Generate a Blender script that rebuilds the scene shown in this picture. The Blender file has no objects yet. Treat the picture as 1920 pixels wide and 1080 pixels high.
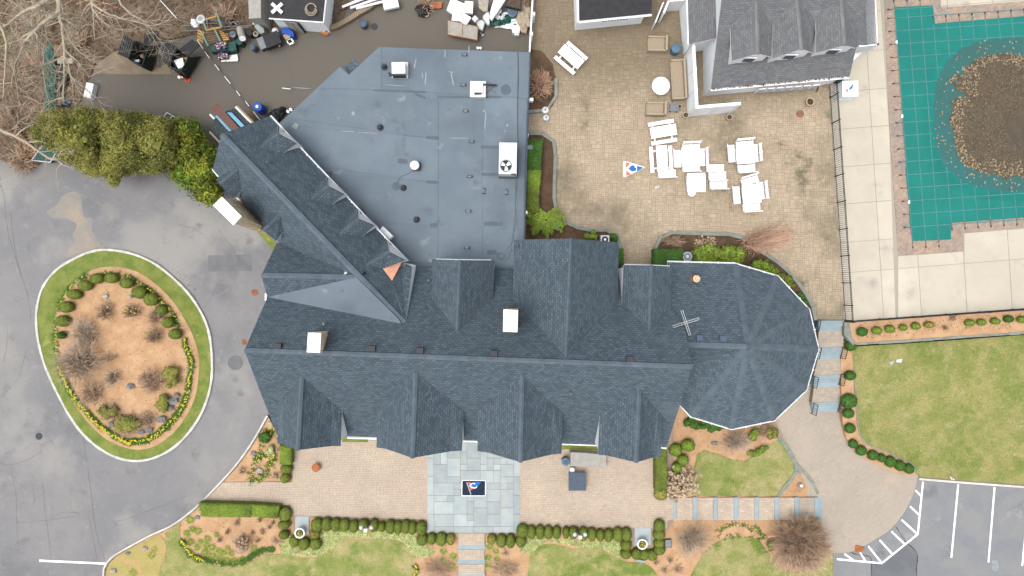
import bpy, math, random
from mathutils import Vector, Matrix, noise
from mathutils.geometry import delaunay_2d_cdt
rnd = random.Random(11)
sc = bpy.context.scene
col = sc.collection
R = math.radians
# ------------------------------------------------------------------ camera, world, sun, exposure
H = 52.0          # flying height of the camera above the driveway, metres
F = 1300.0        # focal length in photo pixels (1920 wide)
cd = bpy.data.cameras.new('camera'); cam = bpy.data.objects.new('camera', cd); col.objects.link(cam)
cam.location = (0, 0, H); cam.rotation_euler = (0, 0, 0)
cd.sensor_width = 36; cd.lens = 36 * F / 1920; cd.clip_start = .5; cd.clip_end = 3000
sc.camera = cam
SUN_EL, SUN_AZ = 74, 214       # azimuth measured counter-clockwise from +X
w = bpy.data.worlds.new('World'); sc.world = w; w.use_nodes = True
nt = w.node_tree; nt.nodes.clear()
sky = nt.nodes.new('ShaderNodeTexSky'); sky.sky_type = 'NISHITA'; sky.sun_disc = False
sky.sun_elevation = R(SUN_EL); sky.sun_rotation = R(90 - SUN_AZ)
sky.air_density = 1.0; sky.dust_density = 6.0; sky.ozone_density = .6
hs = nt.nodes.new('ShaderNodeHueSaturation'); hs.inputs['Saturation'].default_value = .30
bg = nt.nodes.new('ShaderNodeBackground'); bg.inputs['Strength'].default_value = .15
wo = nt.nodes.new('ShaderNodeOutputWorld')
nt.links.new(sky.outputs[0], hs.inputs['Color']); nt.links.new(hs.outputs[0], bg.inputs['Color']); nt.links.new(bg.outputs[0], wo.inputs[0])
ld = bpy.data.lights.new('sun', 'SUN'); ld.energy = .5; ld.angle = R(35); ld.color = (1, .965, .91)
sun = bpy.data.objects.new('sun', ld); col.objects.link(sun); sun.location = (0, 0, 80)
sd = Vector((math.cos(R(SUN_AZ)) * math.cos(R(SUN_EL)), math.sin(R(SUN_AZ)) * math.cos(R(SUN_EL)), math.sin(R(SUN_EL))))
sun.rotation_euler = sd.to_track_quat('Z', 'Y').to_euler()
vs = sc.view_settings; vs.view_transform = 'Standard'; vs.look = 'None'; vs.gamma = 1; vs.use_curve_mapping = False
vs.exposure = 1.06
# ------------------------------------------------------------------ helpers
K = 2.3           # display-to-albedo divisor: how much brighter than its base colour a level surface is exposed
def lin(c):
    c /= 255.0
    return c / 12.92 if c <= .04045 else ((c + .055) / 1.055) ** 2.4
def alb(rgb, k=K): return tuple(min(.82, lin(c) / k) for c in rgb)
def S(z): return (H - z) / F
def P(x, y, z=0.0): return Vector(((x - 960) * S(z), -(y - 540) * S(z), z))
class Plane:
    def __init__(s, a, b, c):
        s.a = a; s.n = (b - a).cross(c - a).normalized()
        if s.n.z < 0: s.n = -s.n
    def at(s, x, y, dz=0):
        C = Vector((0, 0, H)); d = Vector(((x - 960) / F, -(y - 540) / F, -1))
        a = s.a + Vector((0, 0, dz))
        return C + d * (s.n.dot(a - C) / s.n.dot(d))
def cl(x, a=0.0, b=1.0): return max(a, min(b, x))
def ss(x): x = cl(x); return x * x * (3 - 2 * x)
def N3(x, y, z=0, f=1.0): return noise.noise(Vector((x * f, y * f, z)))
MATS = {}
def mat(name, rgb, rgb2=None, scale=1.0, fine=.12, fscale=None, rough=.85, bump=.0, bscale=None, tint=False, stains=(), metal=0, k=K, spec=.3, brick=None, colattr=False, objrand=0, detail=6, contrast=(.35, .65), grad=None):
    m = bpy.data.materials.new(name); m.use_nodes = True; n = m.node_tree.nodes; L = m.node_tree.links
    b = n['Principled BSDF']; b.inputs['Roughness'].default_value = rough; b.inputs['Metallic'].default_value = metal
    b.inputs['Specular IOR Level'].default_value = spec
    geo = n.new('ShaderNodeNewGeometry'); pos = geo.outputs['Position']
    def nz(sc_, det=detail, ro=.6):
        t = n.new('ShaderNodeTexNoise'); t.inputs['Scale'].default_value = sc_; t.inputs['Detail'].default_value = det; t.inputs['Roughness'].default_value = ro
        L.new(pos, t.inputs['Vector']); return t.outputs['Fac']
    def ramp(src, lo, hi):
        r = n.new('ShaderNodeMapRange'); r.interpolation_type = 'SMOOTHSTEP'
        r.inputs['From Min'].default_value = lo; r.inputs['From Max'].default_value = hi; L.new(src, r.inputs['Value']); return r.outputs[0]
    def mix(f, a, c, blend='MIX'):
        x = n.new('ShaderNodeMix'); x.data_type = 'RGBA'; x.blend_type = blend
        for s, v in ((x.inputs[0], f), (x.inputs[6], a), (x.inputs[7], c)):
            if isinstance(v, (int, float)): s.default_value = v
            elif isinstance(v, tuple): s.default_value = v + (1,)
            else: L.new(v, s)
        return x.outputs[2]
    c1 = alb(rgb, k)
    c = c1
    if colattr:
        a = n.new('ShaderNodeAttribute'); a.attribute_name = 'Col'; c = a.outputs['Color']
    if brick:
        bw, bh, mo, rgbm = brick
        uv = n.new('ShaderNodeUVMap'); t = n.new('ShaderNodeTexBrick'); L.new(uv.outputs[0], t.inputs['Vector'])
        t.inputs['Scale'].default_value = 1; t.inputs['Brick Width'].default_value = bw; t.inputs['Row Height'].default_value = bh
        t.inputs['Mortar Size'].default_value = mo; t.inputs['Mortar Smooth'].default_value = .3
        t.inputs['Color1'].default_value = c1 + (1,); t.inputs['Color2'].default_value = alb(rgb2, k) + (1,); t.inputs['Mortar'].default_value = alb(rgbm, k) + (1,)
        c = t.outputs['Color']; brickfac = t.outputs['Fac']
    elif rgb2: c = mix(ramp(nz(scale), *contrast), c, alb(rgb2, k))
    for (srgb, ssc, lo, hi) in stains: c = mix(ramp(nz(ssc, 5), lo, hi), c, alb(srgb, k))
    if grad:      # (axis, start, end, rgb, noise amount): a change of the surface across the place
        ax, s0, s1, grgb, na = grad
        sp = n.new('ShaderNodeSeparateXYZ'); L.new(pos, sp.inputs[0])
        ma = n.new('ShaderNodeMath'); ma.operation = 'MULTIPLY_ADD'; L.new(nz(.12), ma.inputs[0]); ma.inputs[1].default_value = na; L.new(sp.outputs[ax], ma.inputs[2])
        c = mix(ramp(ma.outputs[0], s0, s1), c, alb(grgb, k))
    if fine:
        f = ramp(nz(fscale or scale * 14, 4, .7), .25, .75)
        c = mix(1.0, c, mix(f, (1 - fine,) * 3, (1 + fine,) * 3), 'MULTIPLY')
    if tint:
        a = n.new('ShaderNodeAttribute'); a.attribute_name = 'tint'
        c = mix(1.0, c, a.outputs['Color'], 'MULTIPLY')
    if objrand:
        oi = n.new('ShaderNodeObjectInfo'); r = n.new('ShaderNodeMapRange'); L.new(oi.outputs['Random'], r.inputs[0])
        r.inputs[3].default_value = 1 - objrand; r.inputs[4].default_value = 1 + objrand
        c = mix(1.0, c, r.outputs[0], 'MULTIPLY')
    if isinstance(c, tuple): b.inputs['Base Color'].default_value = c + (1,)
    else: L.new(c, b.inputs['Base Color'])
    if bump:
        bp = n.new('ShaderNodeBump'); bp.inputs['Strength'].default_value = bump; bp.inputs['Distance'].default_value = .03
        L.new(nz(bscale or scale * 10, 4, .7), bp.inputs['Height']); last = bp
        if brick:
            b2 = n.new('ShaderNodeBump'); b2.inputs['Strength'].default_value = .6; b2.inputs['Distance'].default_value = .012; b2.invert = True
            L.new(brickfac, b2.inputs['Height']); L.new(bp.outputs[0], b2.inputs['Normal']); last = b2
        L.new(last.outputs[0], b.inputs['Normal'])
    MATS[name] = m
    return m
def mm(x): return MATS[x] if isinstance(x, str) else x
class MB:
    def __init__(s): s.v = []; s.f = []; s.t = []; s.m = []; s.uv = {}; s.c = {}
    def add(s, vs_, fs, tint=1.0, mi=0, colr=None):
        o = len(s.v); s.v.extend(vs_)
        for f in fs:
            s.f.append(tuple(i + o for i in f)); s.t.append(tint); s.m.append(mi)
            if colr is not None: s.c[len(s.f) - 1] = colr
    def prism(s, top, depth=None, bottom=None, tint=1.0, mi=0, smi=None, cap=True):
        """top: list of Vectors; depth down or explicit bottom list"""
        n = len(top); bot = bottom or [Vector((p.x, p.y, p.z - depth)) for p in top]
        a = sum(top[i].x * top[(i + 1) % n].y - top[(i + 1) % n].x * top[i].y for i in range(n))
        if a < 0: top = top[::-1]; bot = bot[::-1]
        s.add(list(top), [tuple(range(n))], tint, mi)
        smi = mi if smi is None else smi
        s.add(list(top) + list(bot), [(i, i + n, (i + 1) % n + n, (i + 1) % n) for i in range(n)], tint, smi)
        if cap: s.add(list(bot), [tuple(range(n - 1, -1, -1))], tint, smi)
    def box(s, c, sx, sy, sz, rot=0.0, tint=1.0, mi=0):
        """c = centre of the underside"""
        ca, sa = math.cos(rot), math.sin(rot)
        q = [Vector((c[0] + x * ca - y * sa, c[1] + x * sa + y * ca, c[2] + sz)) for x, y in ((-sx / 2, -sy / 2), (sx / 2, -sy / 2), (sx / 2, sy / 2), (-sx / 2, sy / 2))]
        s.prism(q, sz, tint=tint, mi=mi)
    def tube(s, pts, rad, n=6, tint=1.0, mi=0, caps=True):
        if not isinstance(rad, (list, tuple)): rad = [rad] * len(pts)
        rings = []; up = Vector((0, 0, 1)); o = len(s.v)
        for i, p in enumerate(pts):
            d = (pts[min(i + 1, len(pts) - 1)] - pts[max(i - 1, 0)])
            if d.length < 1e-9: d = Vector((0, 0, 1))
            d.normalize(); a = d.cross(up if abs(d.z) < .95 else Vector((1, 0, 0))).normalized(); b_ = d.cross(a)
            for k_ in range(n):
                t = 2 * math.pi * k_ / n
                s.v.append(p + (a * math.cos(t) + b_ * math.sin(t)) * rad[i])
        for i in range(len(pts) - 1):
            for k_ in range(n):
                k2 = (k_ + 1) % n
                s.f.append((o + i * n + k_, o + i * n + k2, o + (i + 1) * n + k2, o + (i + 1) * n + k_)); s.t.append(tint); s.m.append(mi)
        if caps and n > 3:
            s.f.append(tuple(o + k_ for k_ in range(n - 1, -1, -1))); s.t.append(tint); s.m.append(mi)
            s.f.append(tuple(o + (len(pts) - 1) * n + k_ for k_ in range(n))); s.t.append(tint); s.m.append(mi)
    def lathe(s, c, prof, n=20, tint=1.0, mi=0, sx=1, sy=1):
        """prof: list of (r, z) from bottom to top; ends close on the axis when r is 0"""
        o = len(s.v); c = Vector(c)
        for r, z in prof:
            for k_ in range(n):
                t = 2 * math.pi * k_ / n; s.v.append(c + Vector((r * math.cos(t) * sx, r * math.sin(t) * sy, z)))
        for i in range(len(prof) - 1):
            for k_ in range(n):
                k2 = (k_ + 1) % n
                s.f.append((o + i * n + k_, o + i * n + k2, o + (i + 1) * n + k2, o + (i + 1) * n + k_)); s.t.append(tint); s.m.append(mi)
        s.f.append(tuple(o + (len(prof) - 1) * n + k_ for k_ in range(n))); s.t.append(tint); s.m.append(mi)
    def blob(s, c, rx, ry, rz, seed=0, lump=.12, lf=1.6, n=14, m=8, tint=1.0, mi=0, zmin=None):
        o = len(s.v); c = Vector(c)
        for i in range(m + 1):
            ph = math.pi * i / m
            for k_ in range(n):
                t = 2 * math.pi * k_ / n
                d = Vector((math.sin(ph) * math.cos(t), math.sin(ph) * math.sin(t), math.cos(ph)))
                f_ = 1 + lump * noise.noise(d * lf + Vector((seed * 7.3, seed, 0))) * 2
                q = c + Vector((d.x * rx * f_, d.y * ry * f_, d.z * rz * f_))
                if zmin is not None: q.z = max(q.z, zmin)
                s.v.append(q)
        for i in range(m):
            for k_ in range(n):
                k2 = (k_ + 1) % n
                s.f.append((o + i * n + k_, o + (i + 1) * n + k_, o + (i + 1) * n + k2, o + i * n + k2)); s.t.append(tint); s.m.append(mi)
    def slope(s, pts, mi=0, thick=.14, smi=1, tint=1.0):
        """roof slope: polygon with shingle UVs (metres along and up the slope) and thickness"""
        n = len(pts); nr = Vector((0, 0, 0))
        for i in range(n):
            a, b_ = pts[i], pts[(i + 1) % n]; nr += a.cross(b_)
        nr.normalize()
        if nr.z < 0: nr = -nr; pts = pts[::-1]
        e = Vector((0, 0, 1)).cross(nr)
        e = e.normalized() if e.length > 1e-3 else Vector((1, 0, 0)); u = nr.cross(e)
        tris = [(0, i, i + 1) for i in range(1, n - 1)] if n == 4 else [tuple(range(n))]
        for t_ in tris: s.add([pts[i] for i in t_], [tuple(range(len(t_)))], tint, mi); s.uv[len(s.f) - 1] = [(pts[i].dot(e), pts[i].dot(u)) for i in t_]
        bot = [Vector((p.x, p.y, p.z - thick)) for p in pts]
        s.add(list(pts) + bot, [(i, i + n, (i + 1) % n + n, (i + 1) % n) for i in range(n)], 1, smi)
        s.add(bot, [tuple(t_[::-1]) for t_ in tris], 1, smi)
    def build(s, name, m, parent=None, smooth=False, kind=None):
        if not s.v: return None
        org = Vector((0, 0, 0)); p = parent
        while p is not None: org += p.location; p = p.parent
        if parent is None:
            xs = [v[0] for v in s.v]; ys = [v[1] for v in s.v]; zs = [v[2] for v in s.v]
            org = Vector(((min(xs) + max(xs)) / 2, (min(ys) + max(ys)) / 2, min(zs)))
        me = bpy.data.meshes.new(name); me.from_pydata([(v[0] - org.x, v[1] - org.y, v[2] - org.z) for v in s.v], [], s.f)
        a = me.attributes.new('tint', 'FLOAT', 'FACE'); a.data.foreach_set('value', s.t)
        if s.c:
            a = me.attributes.new('Col', 'FLOAT_COLOR', 'FACE'); arr = []
            for i in range(len(s.f)): arr.extend(tuple(s.c.get(i, (.3, .3, .3))) + (1.0,))
            a.data.foreach_set('color', arr)
        if s.uv:
            ul = me.uv_layers.new(name='UVMap')
            for i, uvs in s.uv.items():
                pl = me.polygons[i]
                for j, li in enumerate(pl.loop_indices): ul.data[li].uv = uvs[j]
        ms = m if isinstance(m, (list, tuple)) else [m]
        for x in ms: me.materials.append(mm(x))
        if len(ms) > 1: me.polygons.foreach_set('material_index', s.m)
        if smooth: me.polygons.foreach_set('use_smooth', [True] * len(s.f))
        me.update()
        o = bpy.data.objects.new(name, me); col.objects.link(o)
        if parent is not None: o.parent = parent
        else: o.location = org
        if kind: o['kind'] = kind
        return o
def tag(o, label, cat, group=None, kind=None):
    if label: o['label'] = label
    if cat: o['category'] = cat
    if group: o['group'] = group
    if kind: o['kind'] = kind
    return o
def thing(name, label, cat, loc=(0, 0, 0), group=None):
    o = bpy.data.objects.new(name, None); o.empty_display_size = .3; col.objects.link(o); o.location = loc
    return tag(o, label, cat, group)
def kids(o): return [c for c in bpy.data.objects if c.parent == o]
def dup(root, loc, rotz=0, scale=None, label=None, ch=None):
    r = root.copy(); col.objects.link(r); r.location = loc; r.rotation_euler = (0, 0, rotz)
    if scale is not None: r.scale = scale if isinstance(scale, (tuple, list)) else (scale,) * 3
    if label: r['label'] = label
    for c in (ch if ch is not None else kids(root)):
        sub = kids(c) if ch is None else []
        q = c.copy(); col.objects.link(q); q.parent = r
        for g in sub:
            x = g.copy(); col.objects.link(x); x.parent = q
    return r
def inside(p, poly):
    x, y = p[0], p[1]; r = False; j = len(poly) - 1
    for i in range(len(poly)):
        xi, yi = poly[i][0], poly[i][1]; xj, yj = poly[j][0], poly[j][1]
        if (yi > y) != (yj > y) and x < (xj - xi) * (y - yi) / (yj - yi) + xi: r = not r
        j = i
    return r
def clip(poly, win):
    """Sutherland-Hodgman: poly clipped by the convex counter-clockwise window win"""
    out = list(poly)
    for i in range(len(win)):
        a, b_ = win[i], win[(i + 1) % len(win)]; src = out; out = []
        if not src: return []
        def sd_(p): return (b_[0] - a[0]) * (p[1] - a[1]) - (b_[1] - a[1]) * (p[0] - a[0])
        for j in range(len(src)):
            p, q = src[j - 1], src[j]; dp, dq = sd_(p), sd_(q)
            if (dp >= 0) != (dq >= 0):
                t = dp / (dp - dq); out.append((p[0] + (q[0] - p[0]) * t, p[1] + (q[1] - p[1]) * t))
            if dq >= 0: out.append(q)
    return out
def area(p): return .5 * sum(p[i - 1][0] * p[i][1] - p[i][0] * p[i - 1][1] for i in range(len(p)))
def smooth_px(pts, n=3, closed=False):
    """Catmull-Rom through pixel points"""
    out = []; m = len(pts)
    for i in range(m if closed else m - 1):
        p0 = pts[(i - 1) % m] if closed or i > 0 else pts[0]; p1 = pts[i]; p2 = pts[(i + 1) % m]
        p3 = pts[(i + 2) % m] if closed or i + 2 < m else pts[-1]
        for k_ in range(n):
            t = k_ / n
            out.append(tuple(.5 * ((2 * p1[c]) + (-p0[c] + p2[c]) * t + (2 * p0[c] - 5 * p1[c] + 4 * p2[c] - p3[c]) * t * t + (-p0[c] + 3 * p1[c] - 3 * p2[c] + p3[c]) * t ** 3) for c in (0, 1)))
    if not closed: out.append(pts[-1])
    return out
def sheet(name, poly, z, m, parent=None, step=None, holes=(), skirt=.0, kind='structure', rough_=0.0):
    """a piece of ground: pixel outline, height z (number or function of pixel), optional inner grid and side skirt"""
    zf = z if callable(z) else (lambda x, y: z)
    pts = []; edges = []
    for ring in [poly] + list(holes):
        o = len(pts); pts += [Vector((p[0], p[1])) for p in ring]; edges += [(o + i, o + (i + 1) % len(ring)) for i in range(len(ring))]
    if step:
        xs = [p[0] for p in poly]; ys = [p[1] for p in poly]; x = min(xs) + step / 2
        while x < max(xs):
            y = min(ys) + step / 2
            while y < max(ys):
                q = (x + rnd.uniform(-.3, .3) * step, y + rnd.uniform(-.3, .3) * step)
                if inside(q, poly): pts.append(Vector(q))
                y += step
            x += step
    V, E, Fc, *_ = delaunay_2d_cdt(pts, edges, [], 0, 1e-4)
    mb = MB(); VV = []
    for v in V:
        q = P(v.x, v.y, zf(v.x, v.y)); VV.append(q)
    fs = []
    for f in Fc:
        c = ((V[f[0]].x + V[f[1]].x + V[f[2]].x) / 3, (V[f[0]].y + V[f[1]].y + V[f[2]].y) / 3)
        if inside(c, poly) and not any(inside(c, h) for h in holes):
            a, b_, d = VV[f[0]], VV[f[1]], VV[f[2]]
            fs.append(tuple(f) if (b_ - a).cross(d - a).z > 0 else tuple(f[::-1]))
    mb.add(VV, fs)
    if skirt:
        for ring in [poly] + list(holes):
            top = [P(p[0], p[1], zf(p[0], p[1])) for p in ring]; n = len(top)
            bot = [Vector((p.x, p.y, p.z - skirt)) for p in top]
            mb.add(top + bot, [(i, i + n, (i + 1) % n + n, (i + 1) % n) for i in range(n)])
    return mb.build(name, m, parent, kind=kind if parent is None else None)
def pavers(name, poly, z, m, parent, unit, ang, sizes, gap=.02, h=.02, var=.12, warp=None):
    """ashlar paving clipped to a pixel outline, one joined mesh"""
    ca, sa = math.cos(ang), math.sin(ang)
    W = [P(x, y, z) for x, y in poly]; Lp = [(p.x * ca + p.y * sa, -p.x * sa + p.y * ca) for p in W]
    if area(Lp) < 0: Lp = Lp[::-1]
    x0, x1 = min(p[0] for p in Lp), max(p[0] for p in Lp); y0, y1 = min(p[1] for p in Lp), max(p[1] for p in Lp)
    nx, ny = int((x1 - x0) / unit) + 2, int((y1 - y0) / unit) + 2
    occ = [[False] * ny for _ in range(nx)]; mb = MB(); rr = random.Random(5)
    for j in range(ny):
        for i in range(nx):
            if occ[i][j]: continue
            cand = sizes[:]; rr.shuffle(cand); sz = (1, 1)
            for s_ in cand:
                if i + s_[0] <= nx and j + s_[1] <= ny and not any(occ[i + a][j + b_] for a in range(s_[0]) for b_ in range(s_[1])): sz = s_; break
            for a in range(sz[0]):
                for b_ in range(sz[1]): occ[i + a][j + b_] = True
            ax, ay = x0 + i * unit + gap / 2, y0 + j * unit + gap / 2; bx_, by_ = x0 + (i + sz[0]) * unit - gap / 2, y0 + (j + sz[1]) * unit - gap / 2
            q = [(ax, ay), (bx_, ay), (bx_, by_), (ax, by_)]
            ins = [inside(p, Lp) for p in q]
            if not all(ins):
                q = clip(Lp, q)
                if len(q) < 3 or abs(area(q)) < .002: continue
            dz = rr.uniform(-.002, .002)
            t = 1 + rr.gauss(0, var)
            top = [Vector((x * ca - y * sa, x * sa + y * ca, z + h + dz)) for x, y in q]
            mb.prism(top, h, tint=cl(t, .55, 1.45), cap=False)
    return mb.build(name, m, parent, kind='stuff')
def strip_blocks(poly, zf, wid, hgt, blk, m, name, parent, closed=False, gap=.012, m2=None, off=0.0, zoff=0.0, jit=.0):
    """row of separate stones along a pixel polyline; each stone its own object"""
    pts = [P(x, y, zf(x, y) if callable(zf) else zf) for x, y in poly]
    if closed: pts.append(pts[0])
    d = [0]
    for a, b_ in zip(pts, pts[1:]): d.append(d[-1] + (b_ - a).length)
    def at(s_):
        s_ = cl(s_, 0, d[-1] - 1e-6)
        for i in range(len(d) - 1):
            if s_ <= d[i + 1]:
                t = (s_ - d[i]) / max(1e-9, d[i + 1] - d[i]); p = pts[i].lerp(pts[i + 1], t)
                a, b_ = pts[max(i - 1, 0)], pts[min(i + 2, len(pts) - 1)]; tn = ((pts[i + 1] - pts[i]) * 2 + (b_ - a) * .2); tn.z = 0
                return p, tn.normalized()
        return pts[-1], (pts[-1] - pts[-2]).normalized()
    n = max(1, int(d[-1] / blk)); out = []
    for i in range(n):
        s0 = d[-1] * i / n + gap / 2; s1 = d[-1] * (i + 1) / n - gap / 2
        (p0, t0), (p1, t1) = at(s0), at(s1); n0, n1 = Vector((-t0.y, t0.x, 0)), Vector((-t1.y, t1.x, 0))
        w_ = wid / 2 * (1 + rnd.uniform(-jit, jit)); up = Vector((0, 0, zoff + rnd.uniform(-.006, .006)))
        mb = MB(); mb.prism([p0 + n0 * (w_ + off) + up, p0 - n0 * (w_ - off) + up, p1 - n1 * (w_ - off) + up, p1 + n1 * (w_ + off) + up], hgt, tint=1 + rnd.uniform(-.08, .08))
        out.append(mb.build(name, m, parent))
    return out
def bxp(mb, x, y, wp, hp, zt, h, ang=0, tint=1.0, mi=0):
    """box whose top face shows at pixel centre x, y with pixel size wp x hp, top at height zt"""
    c = P(x, y, zt); s = S(zt); mb.box((c.x, c.y, zt - h), wp * s, hp * s, h, R(ang), tint, mi)
def qp(mb, pts, zt, h, tint=1.0, mi=0):
    mb.prism([P(x, y, zt) for x, y in pts], h, tint=tint, mi=mi)
# height of the planted ground in front of the house, in photo pixels: falls toward the camera's bottom edge and to the right
def T(x, y):
    a = -.6 * cl((y - 1000) / 80, 0, 2.2) * cl((x - 300) / 300)
    b = -1.2 * cl((x - 1252) / 285) - .08 * cl((x - 1240) / 14)
    return min(a, b)
def TR(x, y): return .05 - 1.2 * ss((y - 640) / 245)     # lawn and bed right of the stairs
# ------------------------------------------------------------------ materials
mat('asphalt', (160, 159, 159), (146, 146, 149), .14, .06, 9, .9, .15, 30, stains=[((130, 131, 136), .11, .52, .70), ((176, 174, 170), .09, .48, .62), ((174, 170, 163), .23, .56, .78), ((136, 135, 134), .7, .56, .78), ((170, 169, 167), 1.8, .54, .8)], grad=(1, 10.0, 14.5, (124, 118, 109), 5.0))
mat('asphalt_new', (150, 154, 160), (162, 163, 163), .5, .06, 12, .9, .15, 30, stains=[((128, 134, 144), .3, .56, .7), ((180, 180, 178), .6, .6, .72)])
mat('asphalt_dark', (122, 126, 132), (134, 138, 142), .6, .06, 12, .9, .1, 30)
mat('asphalt_patch', (128, 130, 134), (138, 140, 143), 1.5, .06, 14, .9, .1, 30)
mat('crack', (116, 114, 113), None, 1, .1, 8, .95)
mat('rust', (176, 112, 78), (150, 96, 70), 3, .1, 14, .8)
mat('sand', (188, 175, 157), (172, 165, 156), 1.0, .05, 20, .95); mat('sand_faint', (174, 167, 158), (164, 161, 158), 1.0, .05, 20, .95)
mat('concrete_old', (168, 150, 126), (148, 134, 114), 1.0, .08, 14, .9, .1, 30, stains=[((190, 160, 118), .8, .58, .7)])
mat('paint_line', (252, 252, 255), (232, 232, 238), 3, .04, 20, .7, k=1.2)
mat('kerb', (226, 224, 218), (204, 202, 196), 2, .06, 14, .85, .1, 30, tint=True, k=1.8)
mat('litter', (134, 114, 96), (108, 96, 78), .9, .22, 9, .95, .5, 12, stains=[((110, 112, 66), .35, .56, .68), ((140, 116, 96), .8, .6, .7)])
mat('leaf_litter', (130, 98, 74), None, 1, .1, 8, .9, tint=True)
mat('mulch', (224, 184, 142), (206, 164, 124), 1.3, .14, 26, .95, .5, 30, stains=[((196, 152, 112), .5, .58, .74), ((232, 198, 160), 2, .6, .74)], k=2.1)
mat('mulch_dark', (120, 94, 72), (96, 78, 58), 1.5, .2, 16, .95, .5, 20)
mat('mulch_yellow', (206, 188, 120), (192, 182, 108), 1.4, .14, 20, .95, .5, 30, stains=[((220, 180, 130), .8, .5, .62)])
mat('grass', (146, 156, 82), (180, 174, 112), .55, .28, 9, .95, .8, 20, stains=[((138, 152, 74), .28, .5, .62), ((196, 186, 134), .9, .5, .82), ((172, 160, 96), 2.2, .5, .76), ((200, 190, 140), 3.2, .56, .8)], detail=8)
mat('grass_rich', (122, 144, 62), (154, 162, 84), 1.1, .24, 18, .95, .6, 26, stains=[((178, 176, 96), .9, .6, .72)])
mat('grass_front', (148, 162, 84), (192, 184, 126), .7, .26, 10, .95, .8, 20, stains=[((128, 150, 66), .4, .52, .64), ((208, 192, 140), .9, .5, .8), ((176, 166, 100), 2.4, .5, .76)])
mat('joint', (132, 118, 98), (112, 104, 90), 1, .1, 12, .95)
mat('joint_pale', (184, 164, 142), (172, 156, 138), 1, .08, 12, .95)
mat('paver_tan', (214, 195, 168), (200, 181, 155), .4, .08, 20, .88, .12, 40, tint=True, stains=[((160, 148, 124), .14, .48, .66), ((214, 190, 160), .22, .58, .7), ((140, 134, 108), .4, .6, .72)], grad=(1, 13.5, 19.5, (160, 144, 120), 4.5))
mat('paver_pink', (219, 201, 180), (212, 194, 174), .6, .05, 20, .88, .08, 40, tint=True, stains=[((204, 190, 172), .5, .58, .74), ((226, 208, 186), .25, .52, .7)], k=2.15)
mat('paver_walk', (210, 197, 180), (202, 190, 174), .5, .05, 20, .88, .08, 40, tint=True, stains=[((188, 180, 170), .3, .55, .7), ((220, 200, 176), .6, .6, .7)])
mat('paver_cope', (205, 180, 158), (190, 172, 158), .9, .08, 18, .88, .1, 40, tint=True, stains=[((176, 164, 156), .5, .55, .68)])
mat('bluestone', (204, 213, 212), (190, 203, 206), 1.2, .05, 16, .75, .08, 30, tint=True, stains=[((206, 208, 200), .7, .58, .7)])
mat('bluestone_step', (180, 200, 206), (166, 189, 198), 2, .07, 16, .75, .08, 30, tint=True, stains=[((196, 200, 194), 1.4, .6, .72)])
mat('stone_edge', (166, 172, 160), (148, 156, 144), 2, .1, 16, .85, .2, 30, tint=True)
mat('deck', (227, 219, 200), (220, 211, 192), .5, .04, 18, .85, .06, 40, tint=True, stains=[((188, 184, 172), .45, .56, .76), ((234, 224, 204), .3, .55, .7)], k=2.2)
mat('deck_joint', (196, 188, 172), None, 1, .05, 10, .9)
mat('shingle', (76, 90, 100), (99, 113, 123), 1, .10, 3, .88, .2, 60, tint=True, brick=(.28, .18, .02, (62, 77, 89)), stains=[((94, 107, 117), .35, .6, .78), ((70, 82, 90), .8, .6, .8)], k=1.65)
mat('shingle_grey', (122, 124, 128), (140, 142, 144), 1, .10, 3, .88, .25, 60, tint=True, brick=(.30, .15, .012, (104, 106, 110)))
mat('shingle_dark', (70, 80, 84), (86, 96, 100), 1, .08, 3, .9, .25, 60, tint=True, brick=(.30, .15, .02, (50, 60, 66)))
mat('ridge_cap', (106, 120, 131), (94, 109, 120), 1.5, .06, 20, .88, .1, 60, tint=True, k=2.05)
mat('ridge_cap_grey', (150, 150, 150), (138, 140, 142), 1.5, .06, 20, .88, .1, 60, tint=True)
mat('membrane', (112, 128, 141), (122, 137, 149), .3, .05, 10, .7, .06, 24, tint=True, stains=[((130, 144, 153), .22, .56, .72), ((102, 117, 130), .7, .58, .72), ((152, 162, 166), .9, .62, .76), ((104, 118, 130), .16, .5, .7)], k=2.05)
mat('membrane_patch', (92, 106, 118), (100, 114, 126), 1.6, .06, 16, .7, k=2.1)
mat('membrane_mark', (178, 188, 190), (160, 172, 176), 4, .1, 20, .7)
mat('white', (250, 250, 252), None, 1, .05, 6, .5, k=1.6)
mat('white_trim', (240, 242, 245), (226, 230, 234), 2, .04, 10, .6, k=1.3)
mat('siding', (236, 240, 243), (226, 232, 236), 1, .03, 10, .7, k=1.25)
mat('stone_wall', (214, 192, 160), (184, 162, 132), 3.2, .25, 22, .9, .8, 14, k=1.15, stains=[((220, 206, 182), 4, .56, .64), ((120, 104, 86), 6, .62, .68)])
mat('copper_new', (244, 186, 156), (232, 172, 142), 3, .05, 20, .6, k=1.5)
mat('copper_old', (170, 124, 100), (160, 104, 76), 4, .1, 20, .6)
mat('metal_light', (222, 224, 228), (208, 212, 216), 3, .04, 14, .5, metal=.1, k=1.7)
mat('metal_grey', (150, 156, 162), (134, 140, 146), 3, .06, 14, .45, metal=.3)
mat('metal_dark', (64, 68, 74), None, 1, .1, 10, .6)
mat('black', (34, 36, 40), None, 1, .1, 10, .6)
mat('iron', (46, 48, 62), None, 1, .1, 10, .5)
mat('rubber_black', (58, 58, 62), (46, 47, 52), 2, .1, 10, .7)
mat('glass_dark', (70, 90, 110), None, 1, .05, 6, .15, spec=.6)
mat('wicker', (206, 190, 166), (194, 176, 152), 8, .12, 60, .85, .3, 60)
mat('wicker_in', (196, 178, 152), (184, 166, 142), 8, .12, 60, .85, .3, 60)
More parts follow.
